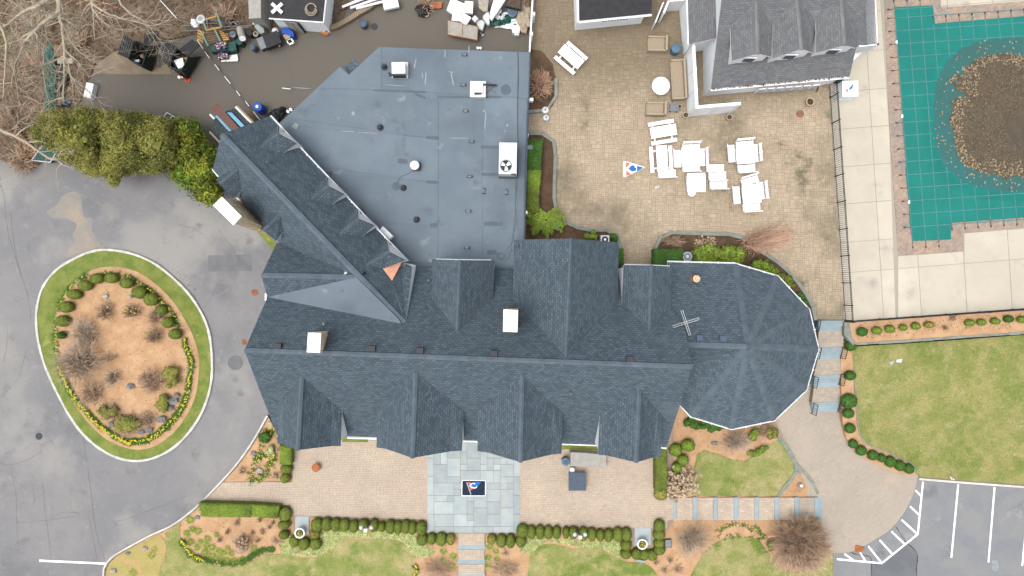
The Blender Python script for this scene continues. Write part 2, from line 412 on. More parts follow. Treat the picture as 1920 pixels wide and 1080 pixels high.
mat('cover_grey', (198, 196, 188), (184, 182, 174), 3, .06, 14, .8, .3, 6)
mat('blue_grey', (98, 114, 134), (88, 104, 124), 4, .06, 14, .7)
mat('blue_can', (104, 142, 170), (92, 130, 158), 4, .05, 14, .6)
mat('blue_bright', (28, 98, 210), (24, 84, 190), 4, .05, 14, .5)
mat('navy', (42, 56, 82), (36, 50, 74), 5, .08, 40, .95)
mat('logo_red', (236, 132, 112), None, 1, .04, 10, .8)
mat('logo_blue', (44, 130, 220), None, 1, .04, 10, .8)
mat('logo_white', (246, 246, 246), None, 1, .02, 10, .8, k=1.2)
mat('pale_blue', (140, 206, 236), (126, 194, 228), 3, .05, 14, .7)
mat('wood_new', (226, 178, 104), (206, 156, 88), 5, .12, 30, .8, tint=True)
mat('wood_grey', (150, 124, 96), (128, 106, 84), 5, .14, 30, .85, tint=True)
mat('wood_stack', (150, 112, 76), (124, 90, 62), 5, .14, 30, .85, tint=True)
mat('board_brown', (134, 96, 88), (122, 90, 78), 3, .12, 20, .85, tint=True)
mat('green_pale', (150, 186, 164), None, 4, .08, 20, .8)
mat('green_bin', (32, 92, 84), (26, 78, 72), 3, .06, 14, .55)
mat('green_dark', (34, 48, 40), (26, 38, 32), 3, .1, 14, .6)
mat('tarp_green', (26, 104, 88), (20, 84, 74), 2.4, .1, 14, .5, .5, 7)
mat('orange', (236, 96, 44), None, 2, .06, 10, .6)
mat('box_orange', (214, 136, 88), (196, 120, 76), 2, .08, 14, .8)
mat('teal', (6, 136, 126), (10, 128, 120), .5, .04, 20, .75, .1, 10, k=2.0)
mat('strap', (104, 160, 156), (88, 148, 146), 2, .06, 14, .8)
mat('debris', (108, 96, 82), (90, 86, 70), 1.6, .24, 16, .9, .5, 18, stains=[((70, 100, 76), .6, .6, .72)])
mat('leaf', (172, 150, 120), None, 1, .05, 10, .8, tint=True)
mat('foliage', (112, 126, 46), None, 1, .10, 6, .8, tint=True, k=1.45, objrand=.10)
mat('foliage_lime', (126, 150, 50), None, 1, .10, 6, .8, tint=True, k=1.6)
mat('foliage_deep', (66, 104, 34), None, 1, .10, 6, .8, tint=True, k=1.35)
mat('foliage_olive', (134, 130, 62), (108, 112, 50), .6, .12, 3, .85, tint=True, k=1.1)
mat('foliage_bright', (92, 122, 36), (140, 142, 44), .5, .12, 3, .85, tint=True, k=1.4)
mat('foliage_pale', (188, 196, 130), None, 1, .1, 10, .85, tint=True, k=1.35)
mat('foliage_tuft', (132, 150, 62), None, 1, .1, 10, .85, tint=True, k=1.3)
mat('twig', (182, 156, 132), None, 1, .1, 8, .9, tint=True, k=1.3)
mat('twig_red', (196, 162, 138), None, 1, .1, 8, .9, tint=True, k=1.3)
mat('twig_grey', (184, 166, 146), None, 1, .1, 8, .9, tint=True, k=1.3)
mat('bark', (190, 178, 156), (166, 156, 136), 3, .16, 16, .9, .4, 12, tint=True, k=1.7)
mat('bark_dark', (110, 92, 74), (90, 76, 60), 3, .16, 16, .9, .4, 12, tint=True)
mat('bloom', (232, 206, 170), None, 1, .08, 10, .9, tint=True)
mat('yellow', (244, 226, 60), None, 1, .04, 10, .7, tint=True)
mat('purple', (70, 66, 110), None, 1, .08, 10, .7)
mat('rock', (160, 158, 158), (136, 134, 134), 3, .14, 16, .9, .4, 12)
mat('rock_pale', (206, 196, 176), (186, 176, 158), 3, .14, 16, .9, .4, 12)
mat('terracotta', (222, 206, 176), (206, 190, 160), 3, .06, 16, .8)
mat('soil', (92, 76, 66), (74, 62, 54), 6, .2, 20, .95)
mat('colours', (128, 128, 128), colattr=True, fine=0, rough=.6)
# murky rain water standing on the sagging cover: opaque with suspended dirt
mat('murky_water', (38, 120, 119), (56, 112, 106), .35, .05, 8, .3, 0, spec=.5, stains=[((76, 136, 134), .5, .58, .75)])
mat('algae', (84, 98, 74), (98, 90, 72), .8, .2, 12, .6)
mat('glass_pale', (176, 188, 204), None, 1, .05, 6, .3, k=1.6)
# ------------------------------------------------------------------ ground, roads, paving
mb = MB(); mb.add([Vector((-400, -400, -2.6)), Vector((400, -400, -2.6)), Vector((400, 400, -2.6)), Vector((-400, 400, -2.6))], [(0, 1, 2, 3)])
mb.build('ground', 'grass', kind='structure')
kerb_px = [(502, 779), (486, 808), (467, 839), (440, 875.5), (400, 919), (365.6, 953), (324, 984), (285, 1002), (246, 1023), (215, 1041), (200, 1056.7), (195.7, 1069.6), (195.7, 1090), (195, 1400)]
drive = sheet('driveway', [(-500, -300), (1003, -300), (1003, 90), (1003, 600), (700, 800), (520, 815)] + kerb_px + [(-500, 1400)], 0, 'asphalt', skirt=2.7)
def patch(name, pts, z, m, h=.004, parent=None):
    return sheet(name, pts, z + h, m, parent)
patch('asphalt_patch', [(390, 479), (472, 477), (473, 508), (391, 509)], 0, 'asphalt_patch', parent=drive)
def disc(x, y, r, n=18, jit=0, sx=1.0): return [(x + r * sx * math.cos(2 * math.pi * i / n) * (1 + rnd.uniform(-jit, jit)), y + r * math.sin(2 * math.pi * i / n) * (1 + rnd.uniform(-jit, jit))) for i in range(n)]
patch('rust_stain', disc(478, 548, 6.5, 14, .12), 0, 'rust', parent=drive)
patch('rust_stain', disc(458, 641, 6, 14, .12, .8), 0, 'rust', parent=drive)
for k_, sc_ in enumerate((1.2, .85)):
    sp_ = [(125, 370), (140, 366), (152, 376), (150, 394), (158, 410), (170, 414), (166, 432), (178, 452), (196, 466), (170, 470), (130, 478), (128, 466), (142, 452), (138, 440), (146, 420), (130, 410), (110, 408), (98, 400), (112, 388)]
    patch('sand_patch', smooth_px([(142 + (x - 142) * sc_ + rnd.uniform(-3, 3), 422 + (y - 422) * (sc_ * .5 + .5) + rnd.uniform(-3, 3)) for x, y in sp_], 4, True), .003 * k_, 'sand' if k_ else 'sand_faint', parent=drive)
def manhole(x, y, r, z, label, m='metal_dark', ring=True):
    t = thing('manhole_cover', label, 'manhole', P(x, y, z))
    s = S(z); mb = MB(); mb.lathe(P(x, y, z), [(r * s, -.05), (r * s, .012), (r * s * .86, .012), (r * s * .86, .006)], 24); mb.build('frame', 'metal_grey' if ring else m, t)
    mb = MB(); mb.lathe(P(x, y, z), [(r * s * .84, 0), (r * s * .84, .014)], 24)
    for k_ in range(-2, 3): mb.box(P(x, y, z) + Vector((k_ * r * s * .3, 0, .014)), r * s * .08, r * s * 1.1, .006)
    mb.build('lid', m, t)
manhole(73, 818, 6.5, .005, 'dark round manhole cover in the grey driveway left of the oval island', 'metal_dark', False)
manhole(441, 680, 14, .005, 'wide round cover ring in the driveway beside the left roof point', 'asphalt_patch', False)
# cracks in the driveway
cr = MB()
def crack(pts, w_, z=.006, mbx=None):
    pts = smooth_px(pts, 5); L_ = []; 
    for i, (x, y) in enumerate(pts):
        a = pts[max(0, i - 1)]; b_ = pts[min(len(pts) - 1, i + 1)]; dx, dy = b_[0] - a[0], b_[1] - a[1]; l = math.hypot(dx, dy) or 1
        jx, jy = rnd.uniform(-.7, .7), rnd.uniform(-.7, .7); ww = w_ * rnd.uniform(.3, 1)
        L_.append((P(x + jx - dy / l * ww, y + jy + dx / l * ww, z), P(x + jx + dy / l * ww, y + jy - dx / l * ww, z)))
    for i in range(len(L_) - 1):
        (mbx or cr).add([L_[i][0], L_[i][1], L_[i + 1][1], L_[i + 1][0]], [(0, 1, 2, 3)])
for pts in ([(0, 330), (8, 380), (16, 440), (28, 480), (40, 520)], [(20, 395), (24, 440), (33, 490), (52, 555), (58, 600)], [(155, 815), (160, 850), (168, 905), (178, 985), (190, 1030), (199, 1056)],
            [(80, 905), (84, 960), (92, 1010), (96, 1050)], [(168, 975), (176, 1020), (182, 1050)], [(30, 980), (60, 978), (90, 975), (140, 968)], [(50, 655), (40, 690), (30, 715), (10, 735)],
            [(210, 978), (240, 972), (300, 950), (350, 930)], [(335, 340 + 80), (360, 428), (380, 440)], [(350, 610), (372, 590), (395, 560), (410, 530)], [(0, 868), (20, 872), (50, 862), (75, 850)],
            [(408, 100 + 330), (440, 470), (452, 500)], [(355, 830), (362, 855), (372, 865)], [(105, 965), (125, 960), (150, 962)], [(12, 610), (14, 640), (6, 680)], [(20, 885), (30, 930), (32, 985), (34, 1040)]):
    crack(pts, .36)
for _ in range(14):
    x, y = rnd.uniform(0, 150), rnd.uniform(560, 1080); a = rnd.uniform(0, 6.3); pp = [(x, y)]
    for k_ in range(4): a += rnd.uniform(-.7, .7); pp.append((pp[-1][0] + math.cos(a) * 9, pp[-1][1] + math.sin(a) * 9))
    crack(pp, .28)
crack([(383, 60), (415, 130), (440, 170), (475, 210)], 1.0); crack([(530, 92), (545, 130), (560, 190)], .8); crack([(180, 140), (320, 141)], .5)
cr.build('crack', 'crack', drive)['kind'] = 'stuff'
patch('parking_line', [(73.5, 1049.3), (198, 1055.2), (198, 1058.6), (73.5, 1053)], 0, 'paint_line', .008, drive)
# kerbs: separate stones along the edge of the driveway
kerb = sheet('kerb_bed', [(502, 779), (486, 808), (467, 839), (440, 875.5), (400, 919), (365.6, 953), (324, 984), (285, 1002), (246, 1023), (215, 1041), (200, 1056.7), (196, 1070), (199, 1070), (203, 1058), (217, 1044), (248, 1026), (286, 1005), (326, 987), (368, 956), (403, 921), (443, 878), (470, 841), (489, 810), (504, 781)], .02, 'concrete_old', skirt=.3)
strip_blocks(smooth_px(kerb_px[:-1], 4), 0.0, .13, .25, .5, 'kerb', 'kerb_stone', kerb, zoff=.14)
# turning island
isl_out = [(500, 70), (600, 85), (700, 125), (790, 190), (870, 270), (930, 360), (965, 450), (978, 560), (975, 680), (940, 800), (880, 900), (800, 980), (700, 1030), (600, 1038), (500, 1005), (400, 930), (330, 840), (270, 730), (215, 610), (182, 490), (172, 380), (185, 290), (215, 220), (280, 150), (380, 95), (440, 75)]
isl_in = [(500, 148), (570, 152), (640, 175), (720, 230), (790, 300), (850, 390), (890, 470), (915, 560), (915, 640), (900, 740), (860, 830), (800, 910), (720, 970), (640, 990), (560, 975), (480, 935), (410, 870), (350, 790), (300, 700), (270, 600), (250, 500), (248, 420), (262, 340), (300, 270), (360, 205), (430, 160)]
def Z6(p): return (p[0] / 2.4545, 440 + p[1] / 2.4545)
iso = smooth_px([Z6(p) for p in isl_out], 4, True); isi = smooth_px([Z6(p) for p in isl_in], 4, True)
ICX, ICY = 236, 667
def TI(x, y):
    d = math.hypot((x - ICX) / 150, (y - ICY) / 185); return .12 + .3 * ss(1.15 - d)
isg = sheet('island_grass', iso, TI, 'grass_rich', step=14, skirt=.2)
sheet('island_mulch', isi, lambda x, y: TI(x, y) + .02, 'mulch', step=14)
strip_blocks(iso, 0.0, .17, .25, .42, 'kerb', 'kerb_stone', isg, closed=True, zoff=.16, jit=.15)
# wood edge and leaf litter ground, top left
wood_edge = [(-500, -300), (660, -300), (652, 12), (640, 40), (612, 56), (500, 48), (470, 62), (420, 66), (360, 64), (330, 72), (300, 76), (240, 80), (200, 104), (176, 120), (170, 140), (158, 160), (150, 190), (120, 215), (80, 280), (84, 300), (60, 318), (38, 316), (0, 298), (-200, 260), (-500, 240)]
def TW(x, y): return .04 + .12 * N3(x, y, 3, .02) * .5
sheet('woodland_floor', wood_edge, lambda x, y: .05 + .05 * (1 + N3(x, y, 3, .03)), 'litter', step=16)
patch('concrete_pad', [(176, 138), (176, 118), (198, 92), (222, 84), (245, 100), (300, 128), (312, 118), (322, 139), (250, 139.5)], 0, 'concrete_old', .01)
# leaf litter scattered (uncountable)
mb = MB()
def leafbit(mb, c, s_, t=1.0, tilt=.5, mi=0, colr=None):
    a = rnd.uniform(0, 6.3); u = Vector((math.cos(a), math.sin(a), rnd.uniform(-tilt, tilt))) * s_; v_ = Vector((-math.sin(a), math.cos(a), rnd.uniform(-tilt, tilt))) * s_ * rnd.uniform(.5, .9)
    mb.add([c - u, c - v_, c + u, c + v_], [(0, 1, 2, 3)], t, mi, colr)
for _ in range(9000):
    x, y = rnd.uniform(-60, 655), rnd.uniform(-40, 320)
    if inside((x, y), wood_edge): leafbit(mb, P(x, y, .15), rnd.uniform(.04, .13), rnd.choice([.5, .7, .9, 1.1, 1.5]))
for _ in range(150):
    x, y = rnd.uniform(150, 1000), rnd.uniform(60, 330); leafbit(mb, P(x, y, .02), rnd.uniform(.015, .045), rnd.choice([.7, 1.1, 1.5]), .2)
mb.build('fallen_leaves', 'leaf_litter', kind='stuff')
# planted ground in front
front = sheet('garden_bed', [(515, 770), (502, 779)] + kerb_px[1:] + [(1562, 1400), (1562, 1036), (1548, 985), (1536, 950), (1508, 905), (1494, 872), (1470, 820), (1450, 792), (1480, 760), (1400, 700), (1240, 700)], T, 'mulch', step=22, skirt=.4)
def Z2(p): return (320 + p[0] / 4.909, 860 + p[1] / 4.909)
def Z3(p): return (560 + p[0] / 5.647, 900 + p[1] / 5.647)
def lawn(name, pts, dz=.035, m='grass_front', zf=T, step=18, hole=()): return sheet(name, pts, lambda x, y: zf(x, y) + dz + .02 * N3(x, y, 0, .05), m, step=step, holes=hole, skirt=.06)
lawn('front_lawn', [(309, 1000), (324, 989), (338, 980), (337, 995), (338, 1009), (346, 1024), (358.7, 1035), (381, 1051.5), (400, 1059), (421.9, 1062.7), (442, 1063.7), (466.7, 1055.6), (497, 1040), (523.7, 1039), (545, 1042), (564.5, 1046.4), (595, 1045), (615.4, 1033), (630, 1020), (641.9, 1011.8), (675, 1012.4), (710.5, 1010.7), (746, 1013), (763.6, 1024), (773.4, 1041.7), (776, 1068), (772, 1085), (760, 1120), (760, 1380), (290, 1380), (298, 1080), (310, 1045), (312, 1022)])
lawn('front_lawn', [(988.6, 1080), (991.6, 1048), (998.5, 1030.6), (1010, 1022.7), (1032, 1019.7), (1048, 1022.7), (1077.7, 1029.6), (1107, 1026.7), (1127, 1029.6), (1143, 1038.5), (1161, 1048.4), (1176.7, 1054.4), (1208, 1055.4), (1222, 1064), (1236, 1082), (1245, 1380), (985, 1380)])
lawn('front_lawn', [(1294.8, 1080), (1306.7, 1058), (1318.5, 1038.5), (1338, 1020.7), (1358, 1009.8), (1378, 1006.9), (1407.6, 1006.9), (1423.4, 1012.8), (1435, 1028.6), (1451, 1050.4), (1467, 1068), (1490, 1074), (1530, 1050), (1556, 1036.6), (1563, 1040), (1563, 1380), (1290, 1380)])
lawnD = [(1299, 930), (1299.5, 905), (1302, 878.5), (1306.7, 851.9), (1321.5, 844.4), (1348, 851.9), (1377.8, 863.7), (1395.6, 865), (1425, 846), (1446, 831), (1460.7, 823.7), (1475.6, 843), (1491.9, 872.6), (1491.9, 884.4), (1478.5, 905), (1457.8, 930.4)]
lawn('side_lawn', lawnD)
sheet('yellow_mulch', smooth_px([(203, 1060), (220, 1043), (250, 1026), (288, 1008), (300, 1003), (310, 1018), (311, 1034), (303, 1060), (298, 1080), (292, 1180), (204, 1180), (201, 1080)], 2, True), lambda x, y: T(x, y) + .03, 'mulch_yellow', step=14)
sheet('house_pad', [(495, 600), (1245, 600), (1245, 850), (560, 850), (519, 815), (501, 784)], -.03, 'concrete_old', skirt=.3)
# front patio with its pavers
fpz = .05
patio_px = [(400, 922), (420, 903), (548, 903), (548, 815), (802, 815), (802, 1000), (800, 974), (640, 974), (366, 950)]
fp = sheet('front_patio', [(416, 904), (548, 903), (548, 780), (1262, 780), (1262, 930), (1262, 978), (1252, 992), (1224, 1024), (1186, 1024), (1180, 990), (976, 989), (976, 1001), (800, 1001), (800, 976), (580, 972), (578, 1002), (551, 1002), (550, 952), (545, 948), (372, 946), (400, 921)], fpz, 'joint_pale', skirt=.5)
SZ = [(2, 1), (2, 2), (1, 2), (2, 1), (3, 2), (1, 1)]
PAV = [(2, 1)] * 6 + [(1, 1)]
pavers('pavers', [(418, 904.5), (548.5, 903.5), (548.5, 800), (801.5, 800), (801.5, 974), (545, 966), (545, 947), (374, 945), (402, 921)], fpz, 'paver_pink', fp, .13, R(-1), PAV, gap=.012, h=.015, var=.035)
pavers('pavers', [(975, 800), (1236, 800), (1236, 932), (1262, 932), (1262, 974), (1252, 976), (1250, 990), (975, 987)], fpz, 'paver_pink', fp, .13, R(-1), PAV, gap=.013, h=.015, var=.045)
# bluestone terrace slabs, each its own stone
ter = sheet('entry_terrace', [(800, 800), (976, 800), (976, 1001), (800, 1000)], fpz + .012, 'joint_pale')
rr = random.Random(3); unit = .5; s0 = S(.08)
X0, Y0 = P(801, 800, .08).x, P(801, 999, .08).y; NX, NY = 14, 16
ux, uy = (P(975.5, 0, .08).x - X0) / NX, (P(0, 812, .08).y - Y0) / NY
occ = [[0] * NY for _ in range(NX)]
for j in range(NY):
    for i in range(NX):
        if occ[i][j]: continue
        opts = [(3, 2), (2, 2), (2, 1), (2, 3), (1, 2), (3, 1), (2, 2), (1, 1)]; rr.shuffle(opts)
        if j == 0: opts = [(3, 1), (4, 1)]
        if i in (0, NX - 1): opts = [(1, 3), (1, 2), (1, 4)]
        for s_ in opts + [(1, 1)]:
            if i + s_[0] <= NX and j + s_[1] <= NY and (s_[0] == 1 or i + s_[0] < NX or j == 0) and not any(occ[i + a][j + b_] for a in range(s_[0]) for b_ in range(s_[1])): break
        for a in range(s_[0]):
            for b_ in range(s_[1]): occ[i + a][j + b_] = 1
        g = .011; mb = MB(); z_ = fpz + .012
        mb.prism([Vector((X0 + i * ux + g, Y0 + j * uy + g, z_ + .03)), Vector((X0 + (i + s_[0]) * ux - g, Y0 + j * uy + g, z_ + .03)), Vector((X0 + (i + s_[0]) * ux - g, Y0 + (j + s_[1]) * uy - g, z_ + .03)), Vector((X0 + i * ux + g, Y0 + (j + s_[1]) * uy - g, z_ + .03))], .03, tint=rr.uniform(.86, 1.1))
        mb.build('flagstone', 'bluestone', ter)
for (x0, x1, y0, y1) in ((553.5, 579, 968, 1001), (1190, 1220.5, 990, 1022)):
    mb = MB(); qp(mb, [(x0, y0), (x1, y0), (x1, y1), (x0, y1)], fpz + .03, .06); mb.build('flagstone', 'bluestone', ter)
# steps down the middle of the front lawn
st = sheet('front_walk', [(859, 1000), (909, 1000), (909, 1022), (859, 1022)], fpz + .004, 'joint_pale')
pavers('pavers', [(859.5, 1000.5), (908.5, 1000.5), (908.5, 1022), (859.5, 1022)], fpz + .004, 'paver_pink', st, .15, 0, PAV, gap=.012, h=.012, var=.05)
yy = 1022; zz = fpz - .03
for k_ in range(11):
    mb = MB(); qp(mb, [(858.5, yy), (909.5, yy), (909.5, yy + 8), (858.5, yy + 8)], zz, .2, tint=rr.uniform(.92, 1.06)); mb.build('step_tread', 'bluestone_step', st)
    zz -= .15
    mb = MB(); qp(mb, [(859.5, yy + 7), (908.5, yy + 7), (908.5, yy + 30), (859.5, yy + 30)], zz - .012, .3); mb.build('step_landing', 'joint_pale', st)
    pavers('pavers', [(859.5, yy + 9), (908.5, yy + 9), (908.5, yy + 27.5), (859.5, yy + 27.5)], zz - .012, 'paver_pink', st, .15, 0, PAV, gap=.012, h=.012, var=.05)
    yy += 27.5
# long stepped path to the right
sp = sheet('stepped_path', [(1256, 932.5), (1540, 932.5), (1540, 975.5), (1256, 975.5)], -1.3, 'joint_pale')
tx = [1260, 1298.7, 1337, 1376, 1414.5, 1452, 1489.7, 1527, 1534.5]
for i, x in enumerate(tx):
    z_ = fpz - .02 - i * .15; wd = 8 if i < 7 else 7.5
    mb = MB(); qp(mb, [(x, 932.5), (x + wd, 932.5), (x + wd, 975.5), (x, 975.5)], z_, 1.0, tint=rr.uniform(.94, 1.06)); mb.build('step_tread', 'bluestone_step', sp)
    if i < 7:
        x2 = tx[i + 1]; mb = MB(); qp(mb, [(x + wd - .5, 932.8), (x2 + .5, 932.8), (x2 + .5, 975.2), (x + wd - .5, 975.2)], z_ - .15, .9); mb.build('step_landing', 'joint_pale', sp)
        pavers('pavers', [(x + wd, 933), (x2, 933), (x2, 975), (x + wd, 975)], z_ - .15, 'paver_pink' if i < 6 else 'paver_walk', sp, .15, 0, PAV if i < 6 else [(4, 4)], gap=.012, h=.012, var=.05)
# lower walkway and parking
WZ = -1.2
road = sheet('parking_lot', [(1562, 1036), (1600, 1020), (1715, 880), (1722, 896), (1800, 903), (1925, 912), (2300, 945), (2300, 1400), (1562, 1400)], WZ - .02, 'asphalt_new', skirt=1.3)
wk_px = [(1400, 820), (1440, 740), (1500, 720), (1640, 720), (1650, 850), (1725, 885), (1720, 897), (1717, 912), (1709, 935), (1697, 958), (1683, 978), (1665, 996), (1640, 1012), (1618, 1025), (1600, 1033), (1585, 1036.5), (1558, 1037), (1500, 960)]
wk = sheet('walkway', wk_px, WZ, 'joint_pale', skirt=.1)
pavers('pavers', wk_px, WZ + .001, 'paver_walk', wk, .15, R(38), PAV, gap=.010, h=.012, var=.025)
patch('asphalt_patch', [(1633, 1056), (1655, 1053), (1704, 1019), (1716, 1031), (1721, 1045), (1718, 1085), (1716, 1400), (1632, 1400)], WZ - .02, 'asphalt_dark', .004, road)
crk = MB(); crack([(1680, 988), (1690, 1004), (1703, 1020), (1716, 1032), (1721, 1042), (1719, 1060), (1717, 1100)], .9, WZ - .008, crk); crack([(1594, 1035), (1607, 1040), (1629, 1043), (1634, 1058), (1634, 1090)], .8, WZ - .008, crk)
crk.build('crack', 'black', road)['kind'] = 'stuff'
def line(pts, w_=3.2):
    (x0, y0), (x1, y1) = pts; dx, dy = x1 - x0, y1 - y0; l = math.hypot(dx, dy); nx_, ny_ = -dy / l * w_ / 2, dx / l * w_ / 2
    return sheet('parking_line', [(x0 + nx_, y0 + ny_), (x1 + nx_, y1 + ny_), (x1 - nx_, y1 - ny_), (x0 - nx_, y0 - ny_)], WZ - .006 - rnd.uniform(0, .003), 'paint_line', road)
def Zp(x, y): return (1520 + x / 4.5, 840 + y / 4.5)
for a, b_ in (((948, 285), (903, 732)), ((903, 728), (597, 975)), ((600, 973), (222, 938)), ((885, 357), (930, 405)), ((838, 492), (912, 562)), ((768, 606), (895, 722)), ((682, 704), (790, 808)), ((582, 776), (685, 890)), ((486, 828), (598, 968)), ((405, 862), (465, 958)), ((285, 893), (360, 946)),
              ((1245, 308), (1187, 925)), ((1552, 330), (1500, 965)), ((1850, 355), (1785, 995))): line((Zp(*a), Zp(*b_)))
for k_ in range(2, 6): line((Zp(1550 + 305 * k_, 330 + 24 * k_), Zp(1500 + 300 * k_, 965 + 20 * k_)))
patch('paint_spill', smooth_px([(1858, 1052), (1868, 1050), (1872, 1058), (1872, 1068), (1864, 1071), (1860, 1064), (1862, 1057)], 3, True), WZ - .02, 'membrane_mark', .007, road)
kb = sheet('parking_kerb', [(1722, 896), (1800, 903.5), (1925, 912), (2300, 940), (2300, 936), (1925, 908), (1800, 899.5), (1722, 893)], WZ + .06, 'concrete_old', skirt=.3)
strip_blocks([(1722, 897.5), (1800, 904), (1925, 913), (2300, 941)], WZ, .15, .3, 2.4, 'kerb', 'kerb_stone', kb, zoff=.12)
# bed and lawn to the right of the stairs
sheet('stair_bed', [(1576, 640), (1606, 640), (1612, 700), (1620, 810), (1660, 845), (1722, 872), (1722, 892), (1706, 893), (1683, 887), (1655, 877), (1625, 863), (1598, 842), (1586, 820), (1580, 790), (1577, 700)], TR, 'mulch', step=14, skirt=1.3)
lawnR = [(1597, 650), (1700, 644), (1800, 637), (1920, 628), (2300, 596), (2300, 938), (1925, 909), (1800, 900.5), (1724, 894), (1716, 886), (1713, 873), (1690, 860), (1660, 846), (1638, 838), (1618, 826), (1610, 806), (1607, 770), (1603, 730), (1601, 690)]
sheet('right_lawn', lawnR, lambda x, y: TR(x, y) + .04 + .02 * N3(x, y, 0, .05), 'grass', step=24, skirt=.1)
ed = sheet('lawn_edging', [(1706, 866), (1712, 869), (1712, 885), (1706, 885)], TR, 'stone_edge')
strip_blocks(smooth_px([(1601, 690), (1603, 730), (1606, 770), (1610, 806), (1618, 826), (1638, 838), (1660, 846), (1690, 860), (1711, 870), (1714, 886)], 3), TR, .10, .1, .5, 'stone_edge', 'edging_stone', ed, zoff=.07, jit=.3)
strip_blocks([(1458, 930), (1478, 905), (1493, 886), (1493, 873), (1477, 843), (1462, 822), (1454, 808)], T, .28, .3, .55, 'stone_edge', 'edging_stone', ed, zoff=.1, jit=.3)
strip_blocks([(1536, 932), (1524, 905), (1508, 885), (1494, 873)], T, .2, .3, .6, 'stone_edge', 'edging_stone', ed, zoff=.08, jit=.25)
# upper level: pool patio, deck, pool
UZ = .9
up = sheet('pool_patio', [(1003, -300), (1565, -300), (1553, 150), (1584, 601), (1528, 601), (1500, 560), (1250, 530), (984, 530), (984, 450), (992, 200), (993, 97)], UZ - .02, 'joint', skirt=1.6)
pavers('pavers', [(1002, -120), (1562, -120), (1553, 150), (1584, 599), (1527, 599), (1500, 540), (1240, 520), (984, 520), (984, 450), (992, 200), (993, 97)], UZ - .02, 'paver_tan', up, .16, R(-1), [(2, 1), (2, 2), (1, 2), (2, 2), (2, 1), (3, 2), (1, 1)], gap=.014, h=.02, var=.05)
pool_px = [(1692, 30), (1697, 28), (1745, 26), (1749, 60), (1760, 62), (1920, 46), (2280, 16), (2280, 366), (1920, 393), (1780, 402), (1768, 404), (1768, 436), (1724, 438), (1718, 400), (1700, 140)]
deck_px = [(1565, -300), (2300, -300), (2300, 548), (1920, 578), (1601, 601), (1584, 600), (1554, 150)]
dk = sheet('pool_deck', deck_px, UZ - .03, 'deck_joint', holes=[pool_px], skirt=1.6)
cope_out = [(1650, -300), (1760, -300), (1764, 15), (1920, 3), (2300, -28), (2300, 394), (1920, 426), (1806, 437), (1808, 470), (1684, 480), (1668, 250)]
cope_in = [(1683, -300), (1683, 16), (1700, 200), (1717, 446), (1778, 443), (1777, 412), (1920, 402), (2300, 372), (2300, 6), (1920, 36), (1755, 50), (1752, 14), (1750, -300)]
deckpoly = [(p.x, p.y) for p in (P(x, y, UZ) for x, y in deck_px)]
if area(deckpoly) < 0: deckpoly = deckpoly[::-1]
cols_ = [1520, 1569, 1651, 1722, 1808, 1893, 1978, 2064, 2150, 2236, 2330]; rows_ = [-290, -215, -140, -66, 22, 95, 168, 238, 309, 379, 451, 508, 620, 700]
def isect(c, r): # column c at y=500 leans .0636, row r at x=1630 falls -.078
    y = (r - .078 * (c - .0636 * 500 - 1630)) / (1 + .078 * .0636); return (c + .0636 * (y - 500), y)
cope_poly = cope_out
def dpoly(pts, z): 
    q = [(p.x, p.y) for p in (P(x, y, z) for x, y in pts)]; return q if area(q) > 0 else q[::-1]
for i in range(len(cols_) - 1):
    for j in range(len(rows_) - 1):
        a, b_, c, d = isect(cols_[i], rows_[j]), isect(cols_[i + 1], rows_[j]), isect(cols_[i + 1], rows_[j + 1]), isect(cols_[i], rows_[j + 1])
        g = .45; q = [(a[0] + g, a[1] + g), (b_[0] - g, b_[1] + g), (c[0] - g, c[1] - g), (d[0] + g, d[1] - g)]
        q = dpoly(q, UZ); q = clip(deckpoly, q)
        cx_ = sum(p[0] for p in q) / max(1, len(q)); cy_ = sum(p[1] for p in q) / max(1, len(q))
        if len(q) < 3 or abs(area(q)) < .05: continue
        px_, py_ = cx_ / S(UZ) + 960, 540 - cy_ / S(UZ)
        # keep the slab out of the pool and coping: split off what lies past the coping's outer line
        if i >= 3 and 2 < j < 13:
            cut = dpoly([(1700, -300), (2300, -300), (2300, -28), (1920, 3), (1764, 15), (1762, -60)], UZ), dpoly([(1808, 471), (1806, 437), (1920, 426), (2300, 394), (2300, 700), (1808, 700)], UZ)
            low = j >= 9
            if not low: 
                # strip above the pool
                win = dpoly([(1764, 14.5), (1762, -300), (2310, -300), (2310, -29.5)], UZ)
            else: win = dpoly([(1684, 700), (1684, 481), (1808, 471), (2310, 700)], UZ)
            parts_ = [clip(q, win)] if not low else [clip(q, dpoly([(1684, 481), (1808, 471.5), (1808, 700), (1684, 700)], UZ)), clip(q, dpoly([(1808, 437.5), (2310, 393), (2310, 700), (1808, 700)], UZ))]
        elif i == 2 and j > 2: 
            parts_ = [clip(q, dpoly([(1684, 480.5), (1808, 471), (1808, 700), (1684, 700)], UZ)), clip(q, dpoly([(1560, -300), (1649, -300), (1667.5, 250), (1683.5, 480.5), (1683.5, 700), (1560, 700)], UZ))]
        elif i == 2: parts_ = []
        elif i == 1 or i == 0:
            parts_ = [clip(q, dpoly([(1500, -300), (1649, -300), (1667.5, 250), (1683.5, 480.5), (1683.5, 700), (1500, 700)], UZ))]
        else: parts_ = [clip(q, dpoly([(1764, 14.5), (1762, -300), (2310, -300), (2310, -29.5)], UZ))]
        for pp in parts_:
            if len(pp) >= 3 and abs(area(pp)) > .05:
                mb = MB(); mb.prism([Vector((x, y, UZ)) for x, y in pp], .028, tint=rr.uniform(.955, 1.035)); mb.build('deck_slab', 'deck', dk)
coping = sheet('pool_coping', cope_out, UZ - .026, 'joint', holes=[pool_px])
